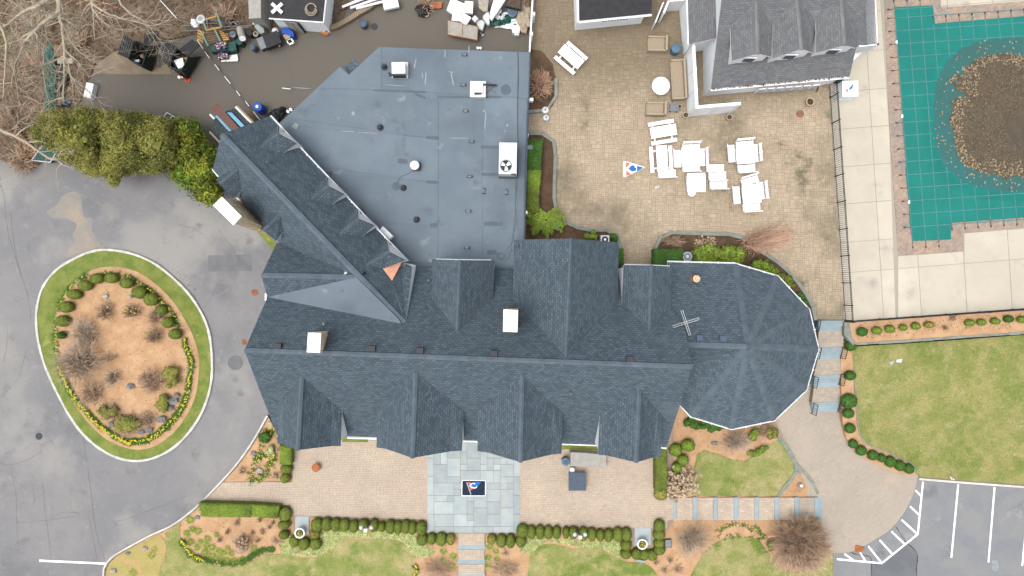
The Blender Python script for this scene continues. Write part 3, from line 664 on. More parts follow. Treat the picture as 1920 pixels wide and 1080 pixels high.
lft = [(1650, -200), (1686, -200), (1690, 30), (1692, 60), (1718, 400), (1724, 440), (1768, 438), (1766, 474), (1684, 480), (1668, 250)]
pavers('pavers', lft, UZ - .024, 'paver_cope', coping, .15, R(41), PAV, gap=.012, h=.026, var=.07)
pavers('pavers', [(1766, 474), (1768, 404), (1920, 392), (2290, 362), (2290, 394), (1920, 426), (1806, 437), (1808, 470)], UZ - .024, 'paver_cope', coping, .15, R(41), PAV, gap=.012, h=.026, var=.07)
pavers('pavers', [(1686, 30), (1686, -200), (1760, -200), (1764, 15), (1920, 3), (2290, -28), (2290, 16), (1920, 46), (1749, 62), (1745, 26)], UZ - .024, 'paver_cope', coping, .15, R(41), PAV, gap=.012, h=.026, var=.07)
# planting strip under the pool fence with stone edge
strip_px = [(1586, 602), (1601, 603), (1920, 580), (2300, 551), (2300, 592), (1920, 622), (1700, 640), (1606, 646), (1592, 640), (1584, 622)]
sheet('pool_bed', strip_px, UZ - .25, 'mulch', step=16, skirt=.9)
ed2 = sheet('bed_edging', [(1586, 604), (1592, 604), (1600, 642), (1592, 640)], UZ - .2, 'stone_edge', skirt=.9)
strip_blocks([(1606, 645), (1700, 639), (1800, 632), (1920, 624), (2300, 593)], UZ - .3, .18, .5, .8, 'stone_edge', 'edging_stone', ed2, zoff=.1, jit=.3)
strip_blocks(smooth_px([(1585, 603), (1584, 620), (1588, 636), (1600, 644)], 3), UZ - .25, .3, .7, .7, 'stone_edge', 'edging_stone', ed2, zoff=.16, jit=.1)
# stairs: four flights of bluestone treads with paved landings
stairs = sheet('garden_stairs', [(1520, 600), (1586, 600), (1582, 640), (1576, 780), (1522, 780)], -1.28, 'joint')
fl = [((1535, 1583), 597, 620), ((1533, 1580.5), 650, 673.5), ((1526, 1577), 702, 725.5), ((1522, 1575.5), 753, 772)]
zz = UZ; prev = None
for k_, ((xa, xb), ya, yb) in enumerate(fl):
    n = 3; hgt = (yb - ya) / n
    for i in range(n):
        zz -= .172; y0 = ya + i * hgt; sk = 2 - 4 / 50
        mb = MB(); qp(mb, [(xa, y0 + 1.5), (xb, y0 - 1), (xb, y0 + hgt - 1), (xa, y0 + hgt + 1.5)], zz, zz + 1.3, tint=rr.uniform(.93, 1.06)); mb.build('stair_tread', 'bluestone_step', stairs)
    if k_ < 3:
        zl = zz - .004; y1 = fl[k_ + 1][1]; xa2, xb2 = fl[k_ + 1][0]
        mb = MB(); qp(mb, [(xa, yb + .5), (xb, yb - 2), (xb2, y1), (xa2, y1 + 2.5)], zl, zl + 1.3); mb.build('landing', 'joint_pale', stairs)
        pavers('pavers', [(xa + .4, yb + 1.2), (xb - .4, yb - 1), (xb2 - .4, y1 - .8), (xa2 + .4, y1 + 1.4)], zl, 'paver_walk', stairs, .16, R(1), PAV, gap=.012, h=.008, var=.06)
# beds on the pool patio with stone edges
def bed(name, pts, m='mulch_dark', z=UZ + .1): return sheet(name, pts, lambda x, y: z + .06 * N3(x, y, 1, .08), m, step=10, skirt=.2)
b1_edge = [(1042, 148), (1043.5, 165), (1042, 185), (1036, 198), (1025, 208), (1010, 210.5), (991, 210.5)]
b2_edge = smooth_px([(990, 251), (1004, 250), (1019, 252.5), (1031, 258), (1038.5, 268), (1041, 285), (1040, 320), (1038.5, 366), (1040, 388), (1049, 408), (1068, 421), (1100, 432), (1130, 431), (1145, 434), (1156, 443), (1163, 458), (1167, 497)], 3)
b3_edge = smooth_px([(1225, 497), (1226, 468), (1236, 448), (1251, 437), (1290, 438), (1340, 439.5), (1376, 441), (1400, 452), (1429, 474), (1468, 501), (1506, 546), (1524, 581), (1527, 600)], 3)
bedg = bed('planting_bed', [(991, 92), (1015, 95), (1036, 120), (1042, 148)] + b1_edge[1:])
bed('planting_bed', [(988, 251)] + b2_edge[1:] + [(1150, 520), (984, 520)])
bed('planting_bed', b3_edge + [(1490, 610), (1400, 520), (1225, 520)])
eds = sheet('bed_edging', [(992, 92), (995, 92), (995, 95)], UZ, 'stone_edge')
for e_ in (b1_edge, b2_edge, b3_edge): strip_blocks(e_, UZ, .24, .3, 1.0, 'stone_edge', 'edging_stone', eds, zoff=.24)
# small beds against the house front
patch('grass_strip', [(642, 820), (690, 820), (690, 829), (642, 829)], fpz, 'grass_rich', .03); patch('grass_strip', [(1052, 820), (1123, 820), (1123, 844), (1052, 842)], fpz, 'grass_rich', .03)
patch('grass_strip', [(470, 420), (490, 425), (522, 462), (512, 470), (495, 450)], 0, 'grass_rich', .03)
# ------------------------------------------------------------------ clubhouse
club = thing('clubhouse', 'large rambling clubhouse with dark blue grey shingle roofs and a flat membrane roof', 'building', P(900, 660, 0))
EZ = 4.8
ML, MR = P(458, 657, 11), P(1297.5, 688, 11)
front_pl = Plane(ML, MR, P(880, 826, EZ)); back_pl = Plane(ML, MR, P(900, 504, EZ))
def shrink(pts, f, up=-.16):
    c = sum(pts, Vector()) / len(pts); return [Vector((c.x + (p.x - c.x) * f, c.y + (p.y - c.y) * f, p.z + up)) for p in pts]
def inset(pts, d, up=-.17):
    """move an outline inwards by d metres in plan, heights follow the corners"""
    n = len(pts); a = sum(pts[i].x * pts[(i + 1) % n].y - pts[(i + 1) % n].x * pts[i].y for i in range(n)); s_ = 1 if a > 0 else -1; out = []
    for i in range(n):
        p0, p1, p2 = pts[i - 1], pts[i], pts[(i + 1) % n]
        e1 = Vector((p1.x - p0.x, p1.y - p0.y)).normalized(); e2 = Vector((p2.x - p1.x, p2.y - p1.y)).normalized()
        n1, n2 = Vector((-e1.y, e1.x)) * s_, Vector((-e2.y, e2.x)) * s_
        b_ = n1 + n2; k_ = d * 2 / max(.6, b_.length_squared); q = b_ * k_
        out.append(Vector((p1.x + q.x, p1.y + q.y, p1.z + up)))
    return out
def fall(pts, out, zbot):
    return [Vector((p.x, p.y, zbot)) for p in pts]
def caps(parent, a, b_, w_=.16, m='ridge_cap', seg=.5, lift=.03, name='ridge_cap', drop=.07):
    """overlapping cap shingles along a ridge or hip, one joined mesh"""
    mb = MB(); d = b_ - a; L_ = d.length; d = d.normalized(); s = Vector((-d.y, d.x, 0)).normalized() * w_; n = max(1, int(L_ / seg)); up = Vector((0, 0, lift))
    for i in range(n):
        p, q = a + d * (L_ * i / n), a + d * (L_ * (i + 1) / n + .03); l1 = Vector((0, 0, .012)); dn = Vector((0, 0, drop)); t = rnd.uniform(.93, 1.08)
        mb.add([p + up - s - dn, p + up, p + up + s - dn, q + up + s + l1 - dn, q + up + l1, q + up - s + l1 - dn], [(0, 1, 4, 5), (1, 2, 3, 4)], t)
        mb.add([q + up - s - dn + l1, q + up + l1, q + up + s - dn + l1, q + s - dn - up, q - up * 2, q - s - dn - up], [(0, 1, 4, 5), (1, 2, 3, 4)], t * .8)
    return mb.build(name, m, parent, kind='stuff')
def roofpart(name, polys, parent, m='shingle', tr='white_trim', walls=True, zb=0.0, ov=.35, wm='siding', tint=1.0, wallpolys=None):
    mb = MB()
    for p in polys: mb.slope(p, tint=tint)
    r = mb.build(name, [m, tr], parent)
    if walls:
        mb = MB()
        for p in (wallpolys or polys):
            q = inset(p, ov); mb.prism(q, bottom=fall(q, 0, zb))
        mb.build('wall', wm, r if r.parent is not None and r.parent.parent is None and False else parent)
    return r
F_ = front_pl.at; B_ = back_pl.at
fl_, fr_ = F_(519, 815), F_(1249.5, 839)
main_front = [ML, fl_, fr_, MR]
main_back = [MR, B_(1285, 619), B_(1262, 580), B_(1166, 508), B_(528, 495), B_(501, 558), ML]
roofpart('main_roof', [main_front, main_back], club, wallpolys=[[ML, fl_, fr_, MR, B_(1262, 580), B_(1166, 508), B_(528, 495)]])
caps(club, ML, MR, .15, lift=.012)
# flat membrane roof with separate sheets
FZ = 4.0
flat_px = [(711, 88), (995, 98), (992, 186), (984, 452), (984, 540), (800, 560), (640, 440), (522, 233), (637, 125), (654, 140)]
mb = MB(); qp(mb, flat_px, FZ - .03, .35); flat = mb.build('flat_roof', 'membrane', club)
mb = MB(); q = inset([P(x, y, FZ) for x, y in flat_px], .3, -.3); mb.prism(q, bottom=fall(q, 0, 0)); mb.build('wall', 'siding', club)
fw = dpoly(flat_px, FZ); s_pieces = [
 [(500, 80), (716, 80), (716, 168.5), (500, 163)], [(716, 80), (971, 80), (971, 183), (802, 182.5), (780, 172), (716, 168.5)],
 [(971, 80), (1000, 80), (1000, 186), (971, 184)], [(500, 163), (716, 168.5), (780, 172), (802, 182.5), (822, 183), (822, 262), (780, 256), (500, 233)],
 [(500, 233), (780, 256), (822, 262), (822, 344), (780, 338), (500, 315)], [(500, 315), (780, 338), (822, 344), (822, 424), (780, 421.7), (500, 398)],
 [(500, 398), (780, 421.7), (822, 424), (821, 600), (500, 600)], [(822, 183), (906, 182.8), (905, 600), (821, 600)],
 [(906, 182.8), (971, 183.4), (971, 330), (905, 329)], [(905, 329), (971, 330), (971, 600), (905, 600)], [(971, 184), (1000, 186), (990, 600), (971, 600)]]
for i, pc in enumerate(s_pieces):
    q = clip(fw, dpoly(pc, FZ))
    if len(q) > 2:
        # sheet edges drawn in by 15 mm so the seams are real gaps
        c = (sum(p[0] for p in q) / len(q), sum(p[1] for p in q) / len(q)); m_ = inset([Vector((x, y, FZ)) for x, y in q], .018, 0)
        mb = MB(); mb.prism(m_, .025, tint=[1.0, 1.03, .95, .97, 1.05, .98, .94, 1.0, 1.08, 1.03, .93][i]); mb.build('membrane_sheet', 'membrane', flat)
def fp_(pts, m='membrane_patch', dz=.004, name='roof_patch', z=FZ):
    mb = MB(); qp(mb, pts, z + dz + .004, .005); return mb.build(name, m, flat)
def rrect(x, y, w_, h_, n=3, a=0):
    pts = []
    for (sx, sy) in ((1, 1), (-1, 1), (-1, -1), (1, -1)):
        for i in range(n):
            t = (i / (n - 1)) * math.pi / 2; r = min(w_, h_) * .3; cx, cy = sx * (w_ / 2 - r), sy * (h_ / 2 - r)
            t0 = {(1, 1): 0, (-1, 1): 90, (-1, -1): 180, (1, -1): 270}[(sx, sy)]; pts.append((cx + r * math.cos(R(t0) + t), cy + r * math.sin(R(t0) + t)))
    return [(x + p[0] * math.cos(R(a)) - p[1] * math.sin(R(a)), y + p[0] * math.sin(R(a)) + p[1] * math.cos(R(a))) for p in pts]
for a in ((755, 302, 19, 9, 5), (811, 258, 24, 6, 3), (811, 341.5, 23, 6, 3), (813, 422.5, 14, 9, 0), (925, 419.5, 36, 8, 1), (922, 473, 18, 8, -3), (918, 276, 33, 6, 2), (920, 327, 36, 6, 1), (990, 276, 18, 8, 0), (788, 180, 22, 4, 22),
          (748, 170.5, 100, 3, 2), (880, 182, 120, 4, 0)): fp_(rrect(*a[:4], a=a[4]))
fp_([(880, 143), (917, 145), (917, 183), (879, 182)], 'membrane', .002)
for (x, y, r) in ((719, 123, 6), (711.5, 238, 6.5), (743, 349, 8.5), (755, 352, 6), (780, 412, 6), (676, 400, 11), (948, 168, 10), (617, 328, 6)): fp_(disc(x, y, r, 14, .1), dz=.003 + rnd.uniform(0, .003))
for (x, y, w_, h_, a) in ((778, 120, 3, 18, 10), (834.5, 100, 2.5, 17, 0), (798, 147, 2.5, 27, 5), (792, 141, 2, 14, -5), (848, 148, 3, 24, -12), (846, 135, 12, 2, 10), (879, 92, 2, 14, 3), (910, 226, 2.5, 40, 4), (907, 208, 5, 3, 0), (951, 235, 6, 3, -50), (947, 246, 5, 2, -50), (652, 246, 30, 1.6, 2), (690, 249, 40, 1.4, 4), (565, 165, 40, 1.2, 4), (740, 160, 50, 1.6, 4), (860, 259, 50, 1.6, 1), (553, 236, 12, 12, 20), (662, 213, 6, 8, 10)):
    fp_([(x + p[0] * math.cos(R(a)) - p[1] * math.sin(R(a)), y + p[0] * math.sin(R(a)) + p[1] * math.cos(R(a))) for p in [(-w_ / 2 * rnd.uniform(.2, 1), -h_ / 2), (w_ / 2, -h_ / 2 * rnd.uniform(.4, 1)), (w_ / 2 * rnd.uniform(.3, 1), h_ / 2), (-w_ / 2, h_ / 2 * rnd.uniform(.4, 1))]], 'membrane_mark', .008, 'scuff')
# crack line and cables lying on the flat roof
mb = MB(); mb.tube([P(x, y, FZ + .015) for x, y in smooth_px([(971, 98), (972, 140), (970.5, 200), (971, 268), (970, 330)], 4)], .02, 4); mb.build('seam_bead', 'metal_dark', flat)
mb = MB()
for pts in ([(970, 332), (967, 380), (968, 420), (960, 445), (958, 470), (952, 485), (943, 487)], [(967, 335), (966, 400), (963, 430), (962, 452), (955, 462), (948, 470)], [(945, 487), (936, 484), (932, 478), (940, 474), (946, 479), (941, 487)], [(775, 319), (765, 326), (754, 330), (747, 338), (742, 349)], [(758, 480), (764, 489), (775, 491), (800, 493), (822, 497)], [(728, 458), (744, 468), (752, 482), (760, 490)]):
    mb.tube([P(x, y, FZ + .03) for x, y in smooth_px(pts, 4)], .016, 4)
mb.build('cable', 'metal_grey', flat)['kind'] = 'stuff'
mb = MB(); mb.tube([P(x, y, FZ + .05) for x, y in [(990.5, 187), (985, 330), (983.5, 449)]], .06, 4); mb.tube([P(x, y, FZ + .02) for x, y in [(994, 99), (991.5, 186)]], .05, 4); mb.build('gutter', 'blue_grey', club)
for (x, y) in ((996, 186), (989, 253), (987, 398)):
    mb = MB(); bxp(mb, x, y, 8 if y < 200 else 4, 5, 3.8, .5); mb.build('downspout', 'white', club)
# small shingled hood at the notch in the flat roof
mb = MB(); mb.slope([P(643, 125, 3.5), P(655.5, 140, 3.5), P(675, 121, 3.9), P(664, 111, 3.9)]); hood = mb.build('hood', ['shingle', 'white_trim'], club)
# pipes with boots, little chrome vents
def pipe(x, y, z, r=.07, h=.35, parent=None, m='metal_dark', top='black', name='vent_pipe', boot=True):
    p = P(x, y, z + h); p.z = z; mb = MB()
    if boot: mb.lathe(p, [(r * 2.4, -.05), (r * 2.2, .03), (r * 1.3, .09), (r, .12), (r, h), (r * .72, h), (r * .72, h - .06)], 14)
    else: mb.lathe(p, [(r, -.2), (r, h), (r * .72, h), (r * .72, h - .06)], 14)
    o = mb.build(name, m, parent or club); return o
for x, y in ((719, 123), (711.5, 237), (755, 351), (780, 411)): pipe(x, y, FZ, .10, .4, flat)
for (x, y, v_) in ((871, 102.5, 0), (868.5, 159, 0), (873, 208, 0), (884, 265.5, 0), (880.5, 331, 0), (907.5, 358.5, 1), (949.5, 360.5, 1), (878, 396, 0), (875.5, 464.5, 0)):
    p = P(x, y, FZ + .1); mb = MB(); a = R(90 if v_ else 0); dx = Vector((math.cos(a), math.sin(a), 0)) * .14
    mb.box((p.x, p.y, FZ), .34 if not v_ else .2, .2 if not v_ else .34, .05, 0); mb.tube([p - dx, p + dx], .085, 10); o = mb.build('roof_vent', 'metal_grey', flat)
    for sg in (-1, 1):
        mb = MB(); mb.tube([p + dx * 1.25 * sg, p + dx * .95 * sg], .09, 10); mb.build('vent_ring', 'black', flat)
# wing running to the upper left
WR, WE = 8.9, 5.8
W0, W1 = P(415, 252, WR), P(757, 605, WR)
we_pl = Plane(W0, W1, P(506, 217.5, WE)); ww_pl = Plane(W0, W1, P(399, 318, WE))
east = [W0, P(506, 217.5, WE), P(763, 489, WE), we_pl.at(718, 504), we_pl.at(735, 526), W1]
west = [W1, W0, P(399, 318, WE), P(516, 447, WE), P(640, 577, WE)]
roofpart('wing_roof', [east, west], club, wallpolys=[[W0, P(506, 217.5, WE), P(763, 489, WE), W1, P(640, 577, WE), P(399, 318, WE)]])
caps(club, W0, W1, .18, lift=.015)
# small slope closing the wing towards the main roof, with its white cheek
ep = [W1, we_pl.at(735, 526, .02), P(752, 498, 6.4), P(773, 500, 6.4), P(761, 603, 8.85)]
mb = MB(); mb.slope([ep[0], ep[1], ep[4]]); mb.slope([ep[1], ep[2], ep[3], ep[4]]); mb.build('valley_roof', ['shingle', 'white_trim'], club)
mb = MB(); mb.add([P(773, 500, 6.3), P(761.2, 603, 8.8), B_(761.5, 603), B_(779, 506), P(754, 492, 6.2), P(780, 497, 5.2)], [(0, 1, 2, 3), (4, 0, 3, 5)]); mb.build('wall', 'siding', club)
mb = MB(); mb.prism([we_pl.at(717.8, 503.6, .05), we_pl.at(735, 526.5, .06), P(754.5, 489.5, 6.5)], .03); mb.build('copper_flashing', 'copper_new', club)
# membrane cricket between wing and main roof
A_ = B_(501, 557, .03); PR1 = P(668, 520, 8.93); C_ = B_(752, 607, .05)
mb = MB(); mb.prism([A_, PR1, we_pl.at(748, 599, .05), C_], .08, tint=.93); mb.build('cricket_roof', 'membrane', club)
mb = MB(); mb.box(P(500, 557, A_.z) - Vector((.05, 0, .25)), .1, .45, .3); mb.build('flashing', 'white', club)
# porch gable facing left between the wing and the main roof
PR0 = P(490, 516, 8.6); PR1b = P(668, 520, 8.8)
pn = Plane(PR0, PR1b, P(519, 455, 5.8))
roofpart('porch_roof', [[PR0, P(519, 455, 5.8), pn.at(640, 458), PR1b], [PR0, PR1b, A_]], club, wallpolys=[[PR0, P(519, 455, 5.8), pn.at(640, 458), PR1b, A_]])
caps(club, PR0, PR1b, .16)
# rounded end: half of a twelve-sided roof plus a straight part
AP = P(1402, 650, 8.3); RL = P(1255, 644, 8.3)
OZ = 4.5
ring = [P(x, y, OZ) for x, y in ((1251.4, 491.4), (1378, 494.6), (1459, 518.5), (1517.5, 581), (1534.8, 655), (1512, 731), (1452, 788), (1371.9, 804.4), (1296.3, 781), (1225, 710))]
polys = [[RL, ring[0], ring[1], AP]] + [[AP, ring[i], ring[i + 1]] for i in range(1, 9)] + [[AP, ring[9], RL]]
oct_ = roofpart('round_end_roof', polys, club, wallpolys=[ring])
for i in range(1, 9): caps(club, ring[i], AP, .22, name='hip_cap', drop=.05, lift=.02)
caps(club, P(1275, 646, 8.3), AP, .18)
# gutters
def gutter(pts, r=.075, name='gutter', parent=None, m='white', z_off=-.05, rings=True):
    mb = MB(); mb.tube([Vector((p.x, p.y, p.z + z_off)) for p in pts], r, 4); o = mb.build(name, m, parent or club)
    if rings:
        mb = MB()
        for a, b_ in zip(pts, pts[1:]):
            n = int((b_ - a).length / 1.0)
            for i in range(1, n): q = a.lerp(b_, i / n); mb.box((q.x, q.y, q.z + z_off), .14, .06, .09, math.atan2((b_ - a).x, -(b_ - a).y))
        if mb.v: mb.build('gutter_bracket', m, parent or club)['kind'] = 'stuff'
    return o
def outw(pts, c, d): return [Vector((p.x + (p.x - c.x) / math.hypot(p.x - c.x, p.y - c.y) * d, p.y + (p.y - c.y) / math.hypot(p.x - c.x, p.y - c.y) * d, p.z)) for p in pts]
gutter(outw(ring[1:9], AP, .04), .05); gutter([P(1251.4, 490, OZ), P(1378, 493.2, OZ)], .05); gutter([P(1275.6, 759, 4.4), P(1296.3, 782.5, OZ)])
gutter([P(651, 820.5, EZ), P(706, 822, EZ)], .09); gutter([P(866, 826.5, EZ), P(897, 827.5, EZ)], .09); gutter([P(1052, 832, EZ), P(1123, 834.5, EZ)], .09); gutter([P(1239, 838.5, EZ), P(1250, 840, EZ)], .09)
gutter([P(507, 217, WE), P(555, 268.5, WE), P(764, 489.5, WE)], .07, m='white_trim')
gutter([P(398, 317, WE), P(409, 331, WE)], .06); gutter([P(437, 363, WE), P(449, 376, WE)], .05); gutter([P(503, 436, WE), P(517, 448, WE)], .05)
# door and ground floor windows of the front
fa, fb = fl_, fr_; fd = (fb - fa).normalized(); fd.z = 0; fd.normalize(); fn_ = Vector((fd.y, -fd.x, 0)) * 1.0; fl0 = Vector((fa.x, fa.y, 0)); wl = (fb - fa).length
for f_ in (.06, .14, .22, .30, .38, .56, .64, .72, .80, .88, .95):
    c = fl0 + fd * wl * f_ - fn_ * .35; mb = MB(); mb.prism([c + fd * .7 + fn_ * .05 + Vector((0, 0, 2.6)), c + fd * .7 - fn_ * .02 + Vector((0, 0, 2.6)), c - fd * .7 - fn_ * .02 + Vector((0, 0, 2.6)), c - fd * .7 + fn_ * .05 + Vector((0, 0, 2.6))], 1.7); fr = mb.build('window', 'white', club)
    mb = MB(); mb.prism([c + fd * .58 + fn_ * .08 + Vector((0, 0, 2.48)), c + fd * .58 + Vector((0, 0, 2.48)), c - fd * .58 + Vector((0, 0, 2.48)), c - fd * .58 + fn_ * .08 + Vector((0, 0, 2.48))], 1.46); mb.build('pane', 'glass_dark', fr)
c = fl0 + fd * wl * .475 - fn_ * .35; mb = MB(); mb.prism([c + fd * 1.0 + fn_ * .08 + Vector((0, 0, 2.6)), c + fd * 1.0 + Vector((0, 0, 2.6)), c - fd * 1.0 + Vector((0, 0, 2.6)), c - fd * 1.0 + fn_ * .08 + Vector((0, 0, 2.6))], 2.5); dr = mb.build('door', 'navy', club)
mb = MB(); mb.tube([c + fd * .08 + fn_ * .13 + Vector((0, 0, 1.0)), c + fd * .08 + fn_ * .13 + Vector((0, 0, 1.3))], .02, 6); mb.build('door_handle', 'metal_light', dr)
# gables
def gable(name, ri, ro, li, lo, ki, ko, pl, flare=True, ov=.3, cap=True, zwall=3.5, bodies=True):
    """ridge inner/outer, left inner/outer, right inner/outer, all photo pixels; inner points lie on the roof plane pl"""
    RI, LI, KI = pl(*ri), pl(*li), pl(*ki); RI.z += .02
    LO, KO = P(*lo, LI.z), P(*ko, KI.z); RO = P(*ro, RI.z) if ro else Vector(((LO.x + KO.x) / 2, (LO.y + KO.y) / 2, RI.z))
    if not ro: o_ = (RI - RO); o_.z = 0; RO += o_.normalized() * .28
    g = thing_part(name)
    mb = MB(); polys = []
    for (I, O, sgn) in ((LI, LO, 1), (KI, KO, -1)):
        if flare:
            f = .74; mo = RO.lerp(O, f) - Vector((0, 0, .28)); mi_ = RI.lerp(I, f); mi_ = mi_ - Vector((0, 0, .05))
            mb.slope([RI, RO, mo, mi_], thick=.12); mb.slope([mi_, mo, O, I], thick=.12)
        else: mb.slope([RI, RO, O, I], thick=.1)
    g = mb.build(name, ['shingle', 'white_trim'], club)
    if bodies:
        out = (RO - RI); out.z = 0; out = out.normalized(); side = (KO - LO); side.z = 0; side = side.normalized()
        d = Vector((0, 0, -.14))
        lo_, ko_, ro_ = LO - out * ov + side * .05 + d, KO - out * ov - side * .05 + d, RO - out * ov + d
        li_, ki_, ri_ = LI + side * .05 + d, KI - side * .05 + d, RI + d
        mb = MB(); zb = lambda p: Vector((p.x, p.y, zwall if callable(zwall) is False else zwall(p)))
        mb.add([lo_, ro_, ko_, zb(ko_), zb(lo_)], [(0, 4, 3, 2, 1)]); mb.add([lo_, li_, zb(li_), zb(lo_)], [(0, 1, 2, 3)]); mb.add([ko_, ki_, zb(ki_), zb(ko_)], [(0, 3, 2, 1)])
        mb.build('wall', 'white' if name == 'wing_dormer' else 'siding', g)
        # window in the gable face
        c = (zb(ko_) + zb(lo_)) / 2; c.z = max((lo_.z + zwall) / 2, lo_.z - 1.0); wdt = (ko_ - lo_).length
        if wdt > 2.5:
            for k_ in (-1, 1):
                fr = MB(); gl = MB()
                cc = c + side * k_ * wdt * .2; fr.prism([cc + side * .55 + out * .05, cc + side * .55 + out * .0, cc - side * .55 + out * .0, cc - side * .55 + out * .05], 1.5); 
                gl.prism([cc + side * .45 + out * .08, cc + side * .45 + out * .04, cc - side * .45 + out * .04, cc - side * .45 + out * .08], 1.35)
                fr.build('window_frame', 'white', g); gl.build('window_pane', 'glass_dark', g)
    if cap: caps(g, RI, RO, .14 if flare else .1, drop=.10)
    return g
def thing_part(n): return n
Fp = lambda x, y: front_pl.at(x, y); Bp = lambda x, y: back_pl.at(x, y); Ep = lambda x, y: we_pl.at(x, y); Wp = lambda x, y: ww_pl.at(x, y)
gable('front_gable', (565.3, 706), (557.6, 844), (522, 759.4), (520, 832), (641.6, 768.6), (638.6, 836.4), Fp, zwall=0)
gable('front_gable', (779, 698), (773, 858.7), (707.3, 762.5), (705.8, 839), (869, 768.6), (866, 845), Fp, zwall=0)
gable('front_gable', (979, 703), (975.5, 866.4), (896.7, 768.6), (895, 845.6), (1055.5, 771.7), (1053, 850.5), Fp, zwall=0)
gable('front_gable', (1199, 729), (1193, 867), (1124.3, 777.8), (1121, 852.6), (1242, 777.8), (1239, 857), Fp, zwall=0)
gable('back_gable', (857, 623), (862.5, 488), (809, 558), (810.5, 486), (924.4, 559), (927, 488), Bp, False, .12)
gable('back_gable', (1061, 669), (1070.8, 447), (960.6, 559), (964.4, 449.5), (1158, 567.5), (1160.5, 454.4), Bp, False, .2, zwall=0)
gable('back_gable', (1217.7, 619), (1222.4, 497.7), (1165.7, 568.6), (1169, 497), (1258, 578), (1260, 500), Bp, False, .15, zwall=0)
gutter([P(817, 486.3, 7.0), P(921, 488, 7.0)], .05, rings=False); gutter([P(1171, 496.2, 6.6), P(1222, 497.5, 6.6), P(1256, 499, 6.6)], .05, rings=False)
for a in (((488, 276), (537, 251), (509, 246), (520, 235.5), (531, 287), (556, 269.5)), ((582.8, 374.4), (627, 347), (600, 341), (612, 331), (624.4, 382.8), (645, 365)),
          ((638, 438), (683, 410.5), (656, 402), (667.5, 392.5), (680, 444), (701, 423.5)), ((687, 497), (735, 466.5), (712, 460), (723, 451), (719, 503.6), (759, 488.5))):
    gable('wing_dormer', a[0], None, *a[2:], Ep, False, -.03, zwall=5.2)
for a in (((446.7, 316), (419, 353.6), (422, 325), (403.6, 337), (456.4, 355), (437, 371.7)), ((527, 399.4), (499, 441), (497, 420), (487, 430), (534, 430), (517.5, 452))):
    gable('wing_dormer', a[0], None, *a[2:], Wp, False, .1, zwall=3)
# chimneys
def chimney(cap, base, zc, zb_, label=None, body='stone_wall'):
    """cap, base: pixel corners; stone stack between, slab on top"""
    ct = [P(x, y, zc) for x, y in cap]; c = sum(ct, Vector()) / 4
    g = MB(); bt = [p.lerp(c, .14) for p in ct]; bb = [P(x, y, z_) for (x, y), z_ in zip(base, zb_)]
    a = sum(bt[i].x * bt[(i + 1) % 4].y - bt[(i + 1) % 4].x * bt[i].y for i in range(4))
    g.prism([Vector((p.x, p.y, zc - .05)) for p in bt], bottom=bb); ch = g.build('chimney', body, club)
    mb = MB(); mb.prism(ct, .1); mb.build('chimney_cap', 'white', ch)
    mb = MB(); q = [p.lerp(c, .3) for p in ct]; mb.prism([Vector((p.x, p.y, zc + .05)) for p in q], .06); mb.build('cap_rim', 'white_trim', ch)
    return ch
chimney([(577.5, 623.6), (602, 624.4), (600, 661.4), (575, 660.5)], [(588, 619), (623, 617.5), (607, 661), (585, 661)], 12.6, [8, 8, 10.5, 10.5])
chimney([(944, 580), (971.4, 581.4), (970, 623), (943, 622)], [(950, 578), (972, 578), (971, 616), (949, 616)], 12.6, [7.5, 7.5, 9, 9])
chimney([(416, 369), (452.8, 405.6), (437.8, 422.5), (399, 385)], [(455, 376), (505, 430), (493, 437), (448, 396)], 9.9, [4, 4, 4, 4])
mb = MB(); mb.prism([P(455, 376, 4), P(505, 430, 4), P(493, 437, 4), P(448, 396, 4)], 4); mb.build('chimney_foot', 'stone_wall', club)
# ridge vents
def zroof(x, y):
    v = [pl.at(x, y) for pl in ((front_pl,) if y > 680 else (back_pl,))][0]; return v
for x, y in ((522, 649), (698, 653), (788, 657), (926, 662), (1181, 673)):
    p = back_pl.at(x, y + 2); mb = MB(); a = R(-2); mb.prism([p + Vector((-.2, -.12, .22)), p + Vector((.2, -.12, .22)), p + Vector((.2, .22, .16)), p + Vector((-.2, .22, .16))], .4); mb.build('ridge_vent', 'metal_dark', club)
opl = Plane(RL, AP, ring[0])
for x, y in ((1311, 634), (1355, 635)):
    p = opl.at(x, y); mb = MB(); mb.prism([p + Vector((-.2, -.16, .2)), p + Vector((.2, -.16, .2)), p + Vector((.2, .2, .14)), p + Vector((-.2, .2, .14))], .4); mb.build('ridge_vent', 'blue_grey', club)
for x, y, pl_, r_ in ((609, 607, back_pl, .08), (1069, 736, front_pl, .06), (505, 306, we_pl, .06), (682, 513, we_pl, .06), (804.5, 526, back_pl, .06), (1272, 602, opl, .08)):
    p = pl_.at(x, y); mb = MB(); mb.lathe(p, [(r_ * 2, -.25), (r_ * 1.8, .05), (r_, .12), (r_, .4), (r_ * .7, .4), (r_ * .7, .3)], 12); mb.build('vent_pipe', 'metal_grey' if x != 682 else 'metal_dark', club)
pipe(974, 461, 7.0, .09, .35)
p = opl.at(1302, 523); mb = MB(); mb.lathe(p, [(.32, -.3), (.3, .1), (.22, .16), (.18, .5)], 16); mb.build('flue', 'copper_old', club)
mb = MB(); mb.lathe(p, [(.24, .5), (.24, .6), (.13, .66), (.13, .9), (.1, .9), (.1, .8)], 16); mb.build('flue_cap', 'stone_wall', club)
